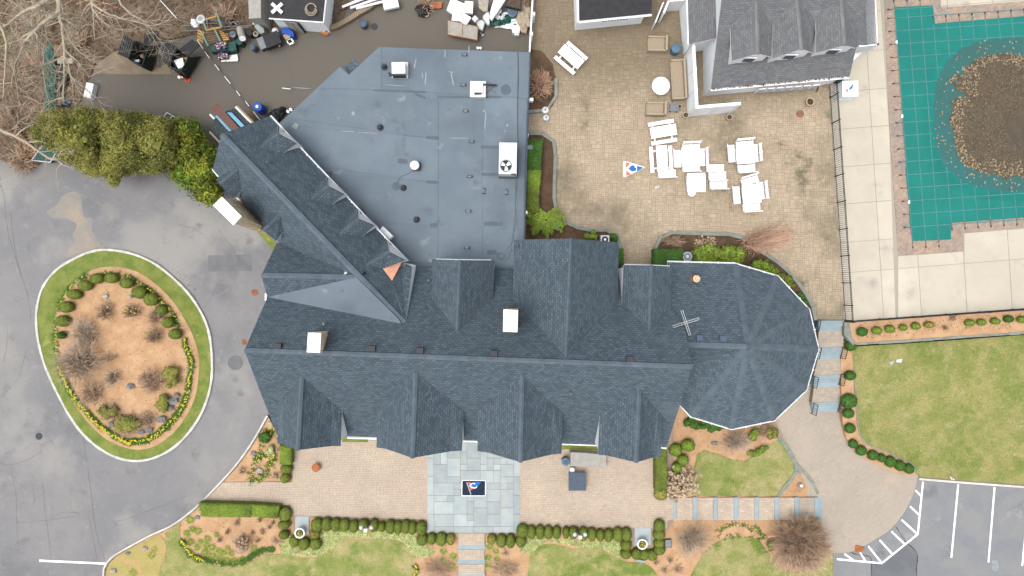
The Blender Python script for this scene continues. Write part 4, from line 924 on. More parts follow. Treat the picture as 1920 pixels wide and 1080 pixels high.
# antenna-like cross on the round end
an = thing('weather_vane', 'thin pale cross shaped rooftop vane beside a vent pipe on the round end roof', 'weather vane', opl.at(1284, 606))
c = P(1286, 605, 8.6); mb = MB(); 
base_ = opl.at(1280, 604); mb.tube([base_ - Vector((0, 0, .2)), Vector((c.x, c.y, c.z))], .03, 8); mb.build('mast', 'metal_grey', an)
for a0, l in ((-72, .82), (17, .86)):
    d = Vector((math.cos(R(a0)), math.sin(R(a0)), 0)); s = Vector((-d.y, d.x, 0)) * .06; mb = MB()
    e = [c + d * l + s, c - d * l + s, c - d * l - s, c + d * l - s]; mb.tube(e + [e[0]], .018, 4); mb.build('arm', 'metal_light', an)
# ------------------------------------------------------------------ pool house
ph = thing('pool_house', 'white pool house with grey shingle roof and three dormers at the top right', 'building', P(1450, 60, UZ))
PEZ = 3.45
pA, pB = P(1332.8, 166.7, PEZ), P(1593, 143, PEZ)
pC, pD = P(1626, 0, 5.95), P(1354, 0, 5.95)
ppl = Plane(pA, pB, (pC + pD) / 2)
ridgeL, ridgeR = ppl.at(1359, -55), ppl.at(1640, -60)
up_ = Vector((.12, 7.5, ridgeL.z - PEZ))
backL, backR = ridgeL + Vector((.3, 7.2, PEZ - ridgeL.z)), ridgeR + Vector((.6, 7.2, PEZ - ridgeR.z))
mb = MB(); mb.slope([pA, pB, ridgeR, ridgeL]); mb.slope([ridgeL, ridgeR, backR, backL]); mb.build('main_roof', ['shingle_grey', 'white_trim'], ph)
q = inset([pA, pB, ridgeR, backR, backL, ridgeL], .2); mb = MB(); mb.prism(q, bottom=[Vector((p.x, p.y, UZ - .2)) for p in q]); mb.build('wall', 'siding', ph)
mb = MB(); mb.tube([pA + Vector((0, -.07, -.06)), pB + Vector((0, -.07, -.06))], .075, 4); mb.build('gutter', 'white', ph)
mb = MB()
for i in range(160): q_ = pA.lerp(pB, rnd.random()) + Vector((rnd.uniform(-.03, .03), rnd.uniform(-.1, .02), .04)); leafbit(mb, q_, .05, rnd.choice([.5, .9, 1.3]))
mb.build('gutter_leaves', 'leaf_litter', ph)['kind'] = 'stuff'
caps(ph, ridgeL, ridgeR, .2, 'ridge_cap_grey')
_club = club; club = ph
def pgable(ri, ro, li, lo, ki, ko):
    RI, LI, KI = ppl.at(*ri), ppl.at(*li), ppl.at(*ki); RI.z += .02; RO, LO, KO = P(*ro, RI.z), P(*lo, LI.z), P(*ko, KI.z)
    mb = MB(); mb.slope([RI, RO, LO, LI], thick=.12); mb.slope([RI, RO, KO, KI], thick=.12); g = mb.build('dormer', ['shingle_grey', 'white'], ph)
    d = Vector((0, .12, -.12)); s = Vector((.12, 0, 0)); f = [LO + d + s, RO + d, KO + d - s]; zb = lambda p: Vector((p.x, p.y, ppl.at(960 + p.x / S(p.z), 540 - p.y / S(p.z)).z - 1.2))
    mb = MB(); mb.add([f[0], f[1], f[2], zb(f[2]), zb(f[0])], [(0, 4, 3, 2, 1)]); mb.add([f[0], LI + s, zb(LI + s), zb(f[0])], [(0, 1, 2, 3)]); mb.add([f[2], KI - s, zb(KI - s), zb(f[2])], [(0, 3, 2, 1)]); mb.build('wall', 'white', g)
    c = (f[0] + f[2]) / 2; mb = MB(); mb.prism([c + Vector((-.45, -.05, 0)), c + Vector((.45, -.05, 0)), c + Vector((.45, .02, 0)), c + Vector((-.45, .02, 0))], .8); w_ = mb.build('window_frame', 'white', g)
    mb = MB(); mb.prism([c + Vector((-.36, -.08, -.08)), c + Vector((.36, -.08, -.08)), c + Vector((.36, -.04, -.08)), c + Vector((-.36, -.04, -.08))], .62); mb.build('window_pane', 'glass_dark', g)
    caps(g, RI, RO, .12, 'ridge_cap_grey')
pgable((1418, 2), (1421, 100.5), (1369, 50), (1372, 114), (1447, 41), (1444.4, 106))
pgable((1494, -6), (1503, 91.7), (1448.6, 42), (1447.5, 110), (1525, 36), (1523.6, 98.6))
pgable((1577, -8), (1584.7, 84.7), (1530, 38), (1530, 99), (1606, 30), (1604, 90))
# skylight-like patch of pale shingles, windows of the front wall
mb = MB(); 
mb.prism([ppl.at(1517, 19, .03), ppl.at(1541, 19, .03), ppl.at(1530, 31, .03), ppl.at(1523, 31, .03)], .03); mb.build('roof_patch', 'metal_grey', ph)
wy = pA.y + .2
for k_ in range(7):
    x = pA.x + 3.85 + k_ * .64; mb = MB(); mb.box((x, wy - .01 + k_ * .047, 1.9), .52, .06, .9, R(4.3)); fr = mb.build('window_frame', 'white', ph)
    mb = MB(); mb.box((x, wy - .03 + k_ * .047, 1.96), .4, .06, .78, R(4.3)); mb.build('window_pane', 'glass_pale', fr)
mb = MB(); mb.tube([pA + Vector((8.0, .6, -1.0)), pA + Vector((7.85, .15, -.9)), pA + Vector((7.85, .1, -1.1))], .05, 6); mb.build('wall_lamp', 'metal_dark', ph)
# lower left wing of the pool house
LW = [P(1286, -90, 3.75), P(1339, -90, 4.3), P(1343, 71.7, 4.3), P(1291.7, 83.3, 3.75)]
mb = MB(); mb.slope(LW); mb.build('wing_roof', ['shingle_grey', 'white_trim'], ph)
q = [P(1277, -90, UZ + 2.7), P(1350, -90, UZ + 2.9), P(1350, 72, UZ + 2.9), P(1293, 86, UZ + 2.7)]; mb = MB(); mb.prism(inset(q, .25, 0), bottom=[Vector((p.x, p.y, UZ)) for p in inset(q, .25, 0)]); mb.build('wall', 'siding', ph)
mb = MB(); mb.tube([P(1286, -90, 3.7), P(1291, 83.5, 3.7)], .07, 4); mb.build('gutter', 'white', ph)
club = _club
# raised timber deck with white balusters at the right end of the pool house
dkz = 3.6
rl = thing('deck_railing', 'white painted railing with closely set balusters beside the pool house roof', 'railing', P(1630, 60, UZ))
mb = MB(); qp(mb, [(1600, -90), (1638, -90), (1640, 84), (1606, 90)], 2.6, .18); mb.build('deck_floor', 'metal_grey', rl)
mb = MB(); qp(mb, [(1600, 88), (1632, 84), (1600, 114)], 1.6, .7); mb.build('stair_side', 'white', rl)
def railrun(parent, a, b_, z0, z1, n, wb=.045, m='white', post=.13, rails=(1, 0), pname='baluster', rw=.07):
    A, B = P(a[0], a[1], z1), P(b_[0], b_[1], z1); d = (B - A); ang = math.atan2(d.y, d.x)
    for zz_ in ((z1,), (z0 + .1,)) if rails[1] or True else ():
        z_ = zz_[0]; mb = MB(); c = (A + B) / 2; mb.box((c.x, c.y, z_ - .03), d.length, rw, .06, ang); mb.build('rail', m, parent)
    for i in range(n + 1):
        p = A.lerp(B, i / n); mb = MB()
        if i in (0, n): mb.box((p.x, p.y, z0), post, post, z1 - z0 + .08, ang); mb.build('post', m, parent)
        else: mb.box((p.x, p.y, z0 + .1), wb, wb, z1 - z0 - .13, ang); mb.build(pname, m, parent)
railrun(rl, (1638, -60), (1645, 83.5), 2.4, 3.9, 44, .05)
railrun(rl, (1612, 87), (1645, 83.5), 2.4, 3.9, 12, .05)
# ------------------------------------------------------------------ sheds at the top
sh = thing('garden_shed', 'dark flat roofed white shed at the top edge of the pool patio', 'shed', P(1150, 0, UZ))
q = [P(1082, -120, 3.6), P(1226, -120, 3.6), P(1221.7, 27.5, 3.5), P(1084.5, 41, 3.5)]
mb = MB(); mb.prism(q, .06); rf = mb.build('roof', 'rubber_black', sh)
mb = MB(); 
for a, b_ in ((q[3], q[2]), (q[0], q[3])): mb.tube([a + Vector((0, 0, -.03)), b_ + Vector((0, 0, -.03))], .09, 4)
mb.build('fascia', 'white', sh)
qq = [P(1075, -120, 3.4), P(1222, -120, 3.4), P(1216, 22, 3.3), P(1081, 36, 3.3)]; i_ = inset(qq, .1, 0); mb = MB(); mb.prism(i_, bottom=[Vector((p.x - (0.0), p.y, UZ - .1)) for p in i_]); mb.build('wall', 'siding', sh)
mb = MB(); 
for k_ in range(9): bxp(mb, 1131 + k_ * 5.6, 38.2 - k_ * .5, 4, 2.4, 3.46, .12, 5)
mb.build('gutter_debris', 'soil', sh)
s2 = thing('storage_shed', 'white shed with dark roof and a half open door in the service yard', 'shed', P(560, 20, 0))
q = [P(503, -80, 2.5), P(620, -80, 2.5), P(606.5, 42, 2.4), P(504.5, 34.5, 2.4)]
mb = MB(); mb.prism(q, .07); mb.build('roof', 'rubber_black', s2)
mb = MB(); mb.tube([q[3], q[2]], .05, 4); mb.tube([q[2], q[1]], .05, 4); mb.build('fascia', 'white', s2)
i_ = inset(q, .12, -.08); mb = MB(); mb.prism(i_, bottom=[Vector((p.x, p.y, 0)) for p in i_]); mb.build('wall', 'siding', s2)
mb = MB(); a, b_ = P(547, 55.5, .1), P(571, 58.5, .1); mb.box(((a.x + b_.x) / 2, (a.y + b_.y) / 2 - .1, .05), 1.0, .05, 1.95, R(-12)); mb.build('door', 'cover_grey', s2)
mb = MB(); a = P(560, 52, 1); mb.box((a.x, a.y + .02, .05), .5, .06, 1.8, 0); mb.build('doorway', 'black', s2)
# grey steel cabinet standing by the shed
cb = thing('storage_cabinet', 'tall pale grey steel cabinet standing left of the white shed', 'cabinet', P(485, 20, 0))
mb = MB(); q = [P(463, -60, 2.3), P(489, -60, 2.3), P(495 - 6, 33.5, 2.3), P(467, 35, 2.3)]; mb.prism(q, bottom=[Vector((p.x, p.y, 0)) for p in q]); mb.build('body', 'cover_grey', cb)
mb = MB(); bxp(mb, 477, 33, 21, 2.5, 2.2, 2.0); mb.build('door', 'metal_light', cb)
# white plastic pipe fence top between service yard and patio
pf = thing('white_fence', 'white panel fence between the junk corner and the pool patio', 'fence', P(995, 40, 0))
mb = MB(); mb.prism([P(1002.2, -90, 2.2), P(1005.2, -90, 2.2), P(994.5, 97, 2.2), P(991.5, 97, 2.2)], 2.2); mb.build('panel', 'white', pf)
for x, y in ((1003.6, -40), (1000.3, 25.5), (996.2, 63), (1005, -85)):
    mb = MB(); bxp(mb, x, y, 6, 6, 2.35, 2.35); po = mb.build('post', 'white', pf)
# white board wall in an L on the patio
lw = thing('white_screen_wall', 'tall white L shaped screen wall beside the wicker sofa', 'wall', P(1300, 160, UZ))
hz = UZ + 2.35
def wallrun(px1, px2, th, name='panel'):
    a, b_ = P(*px1, hz), P(*px2, hz); d = (b_ - a).normalized(); n = Vector((-d.y, d.x, 0)) * th; mb = MB()
    mb.prism([a + n, b_ + n, b_ - n, a - n], hz - UZ + .02); mb.build(name, 'siding', lw)
    mb = MB(); mb.prism([a + n * 1.8 - d * .05 + Vector((0, 0, .06)), b_ + n * 1.8 + d * .05 + Vector((0, 0, .06)), b_ - n * 1.8 + d * .05 + Vector((0, 0, .06)), a - n * 1.8 - d * .05 + Vector((0, 0, .06))], .08); mb.build('top_rail', 'white', lw)
wallrun((1300, 84), (1306.5, 203), .06); wallrun((1306.5, 201), (1386.5, 194.5), .06)
for (x, y) in ((1300.5, 90), (1303, 130), (1305, 168), (1307, 201.5), (1346, 198.2), (1385.5, 194.8)):
    mb = MB(); c = P(x, y, hz); mb.box((c.x, c.y - 0, UZ), .2, .2, hz - UZ + .1, 0); mb.build('post', 'white', lw)
# open gate by the shed
gt = thing('white_gate', 'narrow white gate standing open between the shed and the pool house', 'gate', P(1240, 20, UZ))
mb = MB(); a, b_ = P(1243, 4, 2.6), P(1228, 42, 2.3); d = (b_ - a); mb.prism([a, a + Vector((.08, 0, 0)), b_ + Vector((.08, 0, 0)), b_], 1.4); mb.build('leaf', 'siding', gt)
for a, b_ in (((1254, 1), (1245, 24)), ((1256, 1), (1284, -1))):
    A, B = P(*a, 2.7), P(*b_, 2.7); d = (B - A).normalized(); n = Vector((-d.y, d.x, 0)) * .07; mb = MB(); mb.prism([A + n, B + n, B - n, A - n], 1.8); mb.build('fence_panel', 'white', gt)
# iron fences round the pool deck
fe = thing('iron_fence', 'long black iron fence between the patio and the pool deck', 'fence', P(1570, 380, UZ))
def ironpanel(parent, a, b_, n, z0=UZ, h=1.3):
    A, B = P(a[0], a[1], z0), P(b_[0], b_[1], z0); d = B - A; ang = math.atan2(d.y, d.x); c = (A + B) / 2
    for z_ in (.12, h - .16, h - .02):
        mb = MB(); mb.box((c.x, c.y, z0 + z_), d.length, .03, .035, ang); mb.build('rail', 'iron', parent)
    mb = MB(); mb.box((A.x, A.y, z0), .07, .07, h + .08, ang); mb.build('post', 'iron', parent)
    for i in range(1, n):
        p = A.lerp(B, i / n); mb = MB(); mb.box((p.x, p.y, z0 + .08), .022, .022, h - .08, ang); mb.build('picket', 'iron', parent)
fy = [152, 183.5, 232, 281.5, 331, 380.5, 431, 480.5, 530.5, 572, 603]
fx = lambda y: 1553.5 + (y - 150) * .0675
for a, b_ in zip(fy, fy[1:]): ironpanel(fe, (fx(a), a), (fx(b_), b_), max(3, int((b_ - a) / 3.6)))
mb = MB(); p = P(fx(603), 603, UZ); mb.box((p.x, p.y, UZ), .07, .07, 1.38); mb.build('post', 'iron', fe)
fe2 = thing('iron_fence', 'black iron fence along the lower edge of the pool deck above the mulch strip', 'fence', P(1760, 590, UZ))
for k_ in range(9):
    x0, x1 = 1586 + k_ * 62, 1586 + (k_ + 1) * 62; ironpanel(fe2, (x0, 602.2 - (x0 - 1586) * .0703), (x1, 602.2 - (x1 - 1586) * .0703), 14)
# stair handrails
def handrail(x, y, side, zt, label):
    h = thing('stair_handrail', label, 'handrail', P(x, y, zt - .5)); A, B = P(x, y - 10, zt), P(x + 1, y + 11, zt); z0, z1 = zt, zt - .45
    up1 = Vector((0, 0, .9))
    pts = [(A.lerp(B, t), z0 + (z1 - z0) * t) for t in (0, .2, .4, .6, .8, 1)]
    for k_ in (.9, .15):
        mb = MB(); mb.tube([Vector((p.x, p.y, z_ + k_)) for p, z_ in pts], .028, 6); mb.build('rail', 'iron', h)
    for i, (p, z_) in enumerate(pts):
        mb = MB(); mb.tube([Vector((p.x, p.y, z_ - .1 - (.2 if i in (0, 5) else -.2))), Vector((p.x, p.y, z_ + .9))], .026 if i in (0, 5) else .014, 6); mb.build('post' if i in (0, 5) else 'baluster', 'iron', h)
handrail(1529.5, 609, -1, .8, 'black iron handrail on the left side of the topmost stair flight')
handrail(1579, 661, 1, .3, 'black iron handrail on the right side of the second stair flight from the top')
handrail(1530.5, 661, -1, .3, 'black iron handrail half under the round roof edge at the second flight')
handrail(1525.5, 715.5, -1, -.2, 'black iron handrail on the left side of the third stair flight')
handrail(1576, 711, 1, -.2, 'black iron handrail on the right side of the third stair flight')
handrail(1524.5, 766, -1, -.7, 'black iron handrail on the left side of the lowest stair flight')
handrail(1574, 762, 1, -.7, 'black iron handrail on the right side of the lowest stair flight')
# walls that hold the pool terrace above the house side
# ------------------------------------------------------------------ things on the flat roof
t = thing('rooftop_unit', 'white box rooftop unit with dark grille at the upper left of the flat roof', 'air handler', P(749, 130, FZ))
mb = MB(); bxp(mb, 750, 131, 30, 29, 4.25, .3); mb.build('curb', 'metal_light', t)
mb = MB(); bxp(mb, 747, 127, 25, 21, 5.0, .5, 1); mb.build('casing', 'white', t)
mb = MB(); bxp(mb, 747, 139, 24, 5, 4.85, .6, 1); mb.build('grille', 'metal_dark', t)
mb = MB(); mb.tube([P(728, 137, 4.3), P(734, 139, 4.5), P(730, 142, 4.1)], .05, 6); mb.build('pipe', 'metal_dark', t)
t = thing('rooftop_unit', 'white square rooftop box with a bent pipe running to the right', 'air handler', P(896, 167, FZ))
mb = MB(); bxp(mb, 896, 167, 29.5, 30, 4.45, .45, -1); mb.build('casing', 'metal_light', t)
mb = MB(); bxp(mb, 894, 163, 22, 20, 4.6, .2, -1); mb.build('lid', 'white', t)
mb = MB(); bxp(mb, 896, 175, 13, 2.6, 4.62, .2, 2); mb.build('slot', 'metal_dark', t)
mb = MB(); mb.tube([P(903, 158.5, 4.5), P(920, 159, 4.4), P(931, 160, 4.2)], .07, 6); mb.build('pipe', 'metal_dark', t)
mb = MB(); mb.tube([P(x, y, 4.2) for x, y in smooth_px([(930, 160), (922, 164), (914, 172), (906, 179), (896, 181), (889, 176)], 3)], .025, 4); mb.build('conduit', 'copper_old', t)
t = thing('condenser_unit', 'large long white rooftop condenser with a round fan at its lower end', 'air conditioner', P(952, 300, FZ))
mb = MB(); q = [(936, 267), (969.5, 267.5), (968.5, 327), (935, 326)]; qp(mb, q, 5.5, 1.4); mb.build('casing', 'metal_light', t)
mb = MB(); qp(mb, [(935, 326), (968.5, 327), (968.5, 331), (935, 330)], 5.1, 1.0); mb.build('side_panel', 'metal_grey', t)
for k_ in range(8): mb = MB(); bxp(mb, 938.5 + k_ * 4, 284, .7, 32, 5.53, .04); mb.build('roof_rib', 'metal_light', t)
c = P(948.7, 311, 5.5); mb = MB(); mb.lathe(c, [(.40, 0), (.40, .05), (.36, .05), (.36, -.0)], 24); mb.build('fan_ring', 'metal_grey', t)
mb = MB(); mb.lathe(c, [(.36, .0), (.36, .02)], 24); mb.build('fan_well', 'black', t)
for k_ in range(3):
    a = R(120 * k_ + 35); d = Vector((math.cos(a), math.sin(a), 0)); s = Vector((-d.y, d.x, 0)); mb = MB(); mb.prism([c + d * .06 + s * .06 + Vector((0, 0, .06)), c + d * .06 - s * .06 + Vector((0, 0, .05)), c + d * .32 - s * .13 + Vector((0, 0, .04)), c + d * .32 + s * .13 + Vector((0, 0, .09))], .015); mb.build('fan_blade', 'white', t)
mb = MB(); bxp(mb, 963, 327, 9, 3, 5.53, .06); mb.build('label_plate', 'metal_dark', t)
t = thing('roof_fan', 'white domed exhaust fan on the flat roof with a curling cord', 'exhaust fan', P(778, 311, FZ))
mb = MB(); bxp(mb, 781, 312, 14, 15, 4.25, .3); mb.build('curb', 'metal_dark', t)
mb = MB(); c = P(777.5, 310, 4.6); mb.lathe(c, [(.28, -.2), (.32, -.05), (.32, .06), (.24, .16), (.12, .2)], 20); mb.build('hood', 'white', t)
mb = MB(); mb.lathe(c, [(.14, .2), (.14, .26), (.05, .28)], 16); mb.build('motor_cap', 'white', t)
t = thing('wall_air_conditioner', 'slim white air conditioner on the flat roof beside the shingled wing', 'air conditioner', P(724, 436, FZ))
mb = MB(); bxp(mb, 724, 436.5, 26, 9, 4.9, .75, -44); mb.build('casing', 'white', t)
mb = MB(); bxp(mb, 722, 439, 22, 3.5, 4.7, .5, -44); mb.build('grille', 'metal_grey', t)
# ------------------------------------------------------------------ patio furniture
def picnic(label):
    t = thing('picnic_table', label, 'picnic table', (0, 0, 0), 'white picnic tables')
    for i in range(5): mb = MB(); mb.box((0, (i - 2) * .163, .72), 1.9, .152, .04); mb.build('table_plank', 'white', t)
    for s in (-1, 1):
        mb = MB(); mb.box((0, s * .70, .42), 1.9, .28, .04); mb.build('bench_plank', 'white', t)
        mb = MB(); mb.box((s * .65, 0, .37), .09, 1.5, .05); mb.build('bench_support', 'white', t)
        mb = MB(); mb.box((s * .65, 0, .66), .09, .75, .06); mb.build('table_batten', 'white', t)
        for s2 in (-1, 1): mb = MB(); mb.tube([Vector((s * .6, s2 * .25, .7)), Vector((s * .6, s2 * .68, 0))], .05, 4); mb.build('leg', 'white', t)
    return t
pt = picnic('white picnic table standing alone near the flat roof, turned diagonally, dirt on one bench')
def place(o, x, y, z, deg, zt=0): c = P(x, y, z + zt); o.location = (c.x, c.y, z); o.rotation_euler = (0, 0, R(deg)); return o
c0 = kids(pt)
p2 = dup(pt, (0, 0, 0), label='white picnic table pushed against the top of another, nearest the white screen wall'); p3 = dup(pt, (0, 0, 0), label='white picnic table standing lengthwise just right of the painted pennant')
place(pt, 1071, 106, UZ, -41, .75); place(p2, 1244, 246, UZ, 9.5, .75); place(p3, 1241.5, 297, UZ, -86.5, .75)
mb = MB()
for _ in range(45): 
    a = rnd.uniform(-.8, .8); leafbit(mb, Vector((a, -.7 + rnd.uniform(-.1, .1), .475)), rnd.uniform(.015, .05), rnd.choice([.5, .8, 1.2]), .1)
mb.build('dirt', 'leaf_litter', pt)['kind'] = 'stuff'
def gtable(label):
    t = thing('square_table', label, 'table', (0, 0, 0), 'white square garden tables')
    n = 8
    for i in range(n):
        y0 = -.7 + i * 1.4 / n; y1 = y0 + 1.4 / n - .008; bw = lambda y: .70 - .045 * (y / .7) ** 2 * 1.0
        mb = MB(); mb.prism([Vector((-bw(y0), y0, .75)), Vector((bw(y0), y0, .75)), Vector((bw(y1), y1, .75)), Vector((-bw(y1), y1, .75))], .035); mb.build('table_slat', 'white', t)
    mb = MB(); mb.lathe((0, 0, .74), [(.03, 0), (.03, .016)], 10); mb.build('parasol_hole', 'metal_dark', t)
    for s in (-1, 1):
        for s2 in (-1, 1): mb = MB(); mb.box((s * .5, s2 * .5, 0), .09, .09, .715); mb.build('leg', 'white', t)
        mb = MB(); mb.box((0, s * .5, .62), .95, .04, .09); mb.build('apron', 'white', t)
    return t
tables = [(1295.5, 293.5, 1.5, 'white square table in the left group, ringed by four benches beside a picnic table'), (1398, 289, 4, 'white square table with four benches in the upper right group'), (1409.5, 363, 5, 'white square table with four benches in the lower right group'), (1305.5, 342, 1, 'bare white square table without benches, small round stool at its lower edge')]
g0 = gtable(tables[0][3]); gk = kids(g0)
for i, (x, y, a, lb) in enumerate(tables):
    o = g0 if i == 0 else dup(g0, (0, 0, 0), label=lb); place(o, x, y, UZ, a, .75)
def bench(label):
    t = thing('garden_bench', label, 'bench', (0, 0, 0), 'white slatted garden benches')
    for i in range(4): mb = MB(); mb.box((0, -.2 + i * .128, .40), 1.28, .116, .03); mb.build('seat_slat', 'white', t)
    for i in range(3):
        z = .55 + i * .12; mb = MB(); mb.prism([Vector((-.66, .285 + i * .03, z + .1)), Vector((.66, .285 + i * .03, z + .1)), Vector((.66, .33 + i * .03, z + .1)), Vector((-.66, .33 + i * .03, z + .1))], .1); mb.build('back_slat', 'white', t)
    for x in (-.6, 0, .6): mb = MB(); mb.tube([Vector((x, .26, .36)), Vector((x, .40, .92))], .03, 4); mb.build('back_post', 'white', t)
    for s in (-1, 1):
        for y in (-.2, .2): mb = MB(); mb.tube([Vector((s * .55, y, .4)), Vector((s * .6, y * 1.2, 0))], .03, 4); mb.build('leg', 'white', t)
    return t
benches = [(1296, 277, 2, 'white bench tucked under the far side of the left square table'), (1315, 295, -88, 'white bench on the right side of the left square table'), (1270.5, 297.5, 92, 'white bench between the lengthwise picnic table and the left square table'), (1296, 313.5, 181, 'white bench between the left square table and the bare square table'),
 (1396.5, 271, 5, 'white bench on the far side of the upper right table'), (1415, 287, -86, 'white bench on the right side of the upper right table'), (1371.5, 288, 95, 'white bench on the left side of the upper right table'), (1399.5, 315.5, 184, 'white bench on the near side of the upper right table'),
 (1406, 339, 17, 'white bench set askew on the far side of the lower right table'), (1426, 357.5, -84, 'white bench on the right side of the lower right table'), (1381, 366, 95, 'white bench on the left side of the lower right table'), (1409, 388.5, 184, 'white bench on the near side of the lower right table, lowest of all benches'),
 (1341, 315, 181, 'first bench of the row of three, nearest the left square table'), (1345, 330.5, 182, 'middle bench of the row of three right of the bare table'), (1347, 346.5, 181, 'last bench of the row of three right of the bare table'), (1250.5, 325, 183, 'white bench at the foot of the lengthwise picnic table')]
b0 = bench(benches[0][3])
for i, (x, y, a, lb) in enumerate(benches):
    o = b0 if i == 0 else dup(b0, (0, 0, 0), label=lb); place(o, x, y, UZ, a, .42)
t = thing('round_stool', 'small round white stool half under the bare square table', 'stool', P(1297.5, 362, UZ)); c = P(1297.5, 361, UZ + .5); c.z = UZ
mb = MB(); mb.lathe(c, [(.28, .42), (.29, .46), (.27, .48)], 24); mb.build('seat', 'white', t); mb = MB(); mb.lathe(c, [(.2, 0), (.05, .05), (.05, .42)], 12); mb.build('pedestal', 'white', t)
# wicker set
def wick(name, label, cat, x, y, w_, d, deg, backs, h=.78, grp=None):
    t = thing(name, label, cat, (0, 0, 0), grp)
    mb = MB(); mb.box((0, 0, 0), w_, d, .40); mb.build('base', 'wicker', t)
    mb = MB(); mb.box((0, -.05 if 'n' in backs else 0, .405), w_ - .24, d - .26, .07); mb.build('seat', 'wicker_in', t)
    th = .15
    if 'n' in backs: mb = MB(); mb.box((0, d / 2 - th / 2, .402), w_, th, h - .40); mb.build('backrest', 'wicker', t)
    for s, k_ in ((-1, 'w'), (1, 'e')):
        if k_ in backs: mb = MB(); mb.box((s * (w_ / 2 - .06), -th / 2, .402), .12, d - th - .004, .2); mb.build('armrest', 'wicker', t)
    place(t, x, y, UZ, deg, .6)
wick('wicker_armchair', 'beige wicker armchair beside the blue bin, upper of two', 'armchair', 1233.5, 81, 1.08, 1.38, -91, 'nwe', grp='beige wicker seats'); wick('wicker_armchair', 'beige wicker armchair left of the small grey side table, lower of two', 'armchair', 1231, 203, .95, 1.4, -91, 'nwe', grp='beige wicker seats')
wick('wicker_sofa', 'long beige wicker sofa against the white screen wall', 'sofa', 1273, 148, 2.9, 1.02, -87, 'nwe', grp='beige wicker seats')
t = thing('round_table', 'round white tabletop table in front of the wicker sofa', 'table', P(1239, 161, UZ)); c = P(1239, 161, UZ + .6); c.z = UZ
mb = MB(); mb.lathe(c, [(.60, .55), (.65, .60), (.65, .63), (.60, .64)], 36); mb.build('rim', 'white_trim', t); mb = MB(); mb.lathe(c, [(.555, .6), (.555, .655)], 36); mb.build('top', 'white', t); mb = MB(); mb.lathe(c, [(.35, 0), (.1, .08), (.1, .58)], 16); mb.build('pedestal', 'metal_light', t)
def can(label, x, y, z, r, h, body, lid, cat='bin', name='waste_bin', open_=False, taper=.86, group=None, tilt=0):
    t = thing(name, label, cat, P(x, y, z), group); c = P(x, y, z + h); c.z = z
    mb = MB()
    if open_: mb.lathe(c, [(r * taper, 0), (r, h), (r * .93, h), (r * taper * .9, .1)], 22); mb.build('body', body, t); mb = MB(); mb.lathe(c, [(r * 1.05, h - .05), (r * 1.05, h + .01), (r * .95, h + .012), (r * .94, h - .04)], 22); mb.build('rim', body, t); mb = MB(); mb.lathe(c, [(r * .84, .1), (r * .88, h * .45)], 14); mb.build('contents', lid, t)
    else:
        mb.lathe(c, [(r * taper, 0), (r * .97, h * .94)], 22); mb.build('body', body, t); mb = MB(); mb.lathe(c, [(r * 1.03, h * .92), (r * 1.03, h * .97), (r * .8, h + .02), (r * .3, h + .05)], 22); mb.build('lid', lid, t)
        mb = MB(); mb.lathe(c, [(r * .55, h + .01), (r * .55, h + .055), (r * .45, h + .055)], 18); mb.build('lid_ring', body, t)
    return t
can('blue round bin beside the upper wicker armchair', 1268.5, 90, UZ, .34, .9, 'blue_can', 'blue_can')
t = thing('side_table', 'small grey square side table beside the lower wicker armchair', 'side table', P(1264.5, 202, UZ)); mb = MB(); bxp(mb, 1264.5, 201.5, 16, 14, UZ + .5, .05, -3); mb.build('top', 'metal_grey', t)
for sx in (-1, 1):
    for sy in (-1, 1): c = P(1264.5 + sx * 6.5, 201.5 + sy * 5.5, UZ + .45); mb = MB(); mb.box((c.x, c.y, UZ), .05, .05, .45); mb.build('leg', 'metal_dark', t)
def pot(label, x, y, z, r, h, m='terracotta', fill='soil', plant=None):
    t = thing('plant_pot', label, 'plant pot', P(x, y, z), None); c = P(x, y, z + h); c.z = z
    mb = MB(); mb.lathe(c, [(r * .7, 0), (r * .95, h * .8), (r * 1.05, h * .86), (r * 1.05, h), (r * .82, h), (r * .8, h - .06)], 24); mb.build('pot', m, t)
    mb = MB(); mb.lathe(c, [(r * .8, h - .1), (r * .8, h - .05)], 20); mb.build('soil', fill, t)
    mb = MB()
    for _ in range(26 if not plant else 60):
        a, rr_ = rnd.uniform(0, 6.3), rnd.uniform(0, r * .75); leafbit(mb, c + Vector((math.cos(a) * rr_, math.sin(a) * rr_, h - .02)), rnd.uniform(.02, .05), rnd.choice([.6, 1, 1.6]), .8)
    mb.build('plant', 'leaf_litter' if not plant else 'foliage_tuft', t)['kind'] = 'stuff'
    if plant:
        for mname, cnt in (('yellow', 26), ('purple', 22)):
            mb = MB()
            for _ in range(cnt): a, rr_ = rnd.uniform(0, 6.3), rnd.uniform(0, r * .75); leafbit(mb, c + Vector((math.cos(a) * rr_, math.sin(a) * rr_, h + .05)), rnd.uniform(.03, .055), 1, .5)
            mb.build('flowers', mname, t)['kind'] = 'stuff'
    return t
pot('cream pot with dead plant right of the small grey side table', 1274, 199.5, UZ, .17, .4); pot('cream pot with bare soil at the lower left corner of the white screen wall', 1286, 215.5, UZ, .22, .5); pot('cream pot with dry plant at the right end of the white screen wall', 1368, 219.5, UZ, .22, .5); pot('wide cream pot near the pool house, between the manhole and the iron fence', 1519.5, 190.5, UZ, .29, .45)
pot('large white urn of yellow and purple flowers on the left bluestone pad', 561.5, 1000, fpz, .36, .6, 'white_trim', plant=1); pot('large white urn of yellow and purple flowers on the right bluestone pad', 1204.5, 1021, fpz, .36, .6, 'white_trim', plant=1)
manhole(1500, 213.5, 7.3, UZ, 'brown round manhole cover in the pool patio paving', 'copper_old', False)
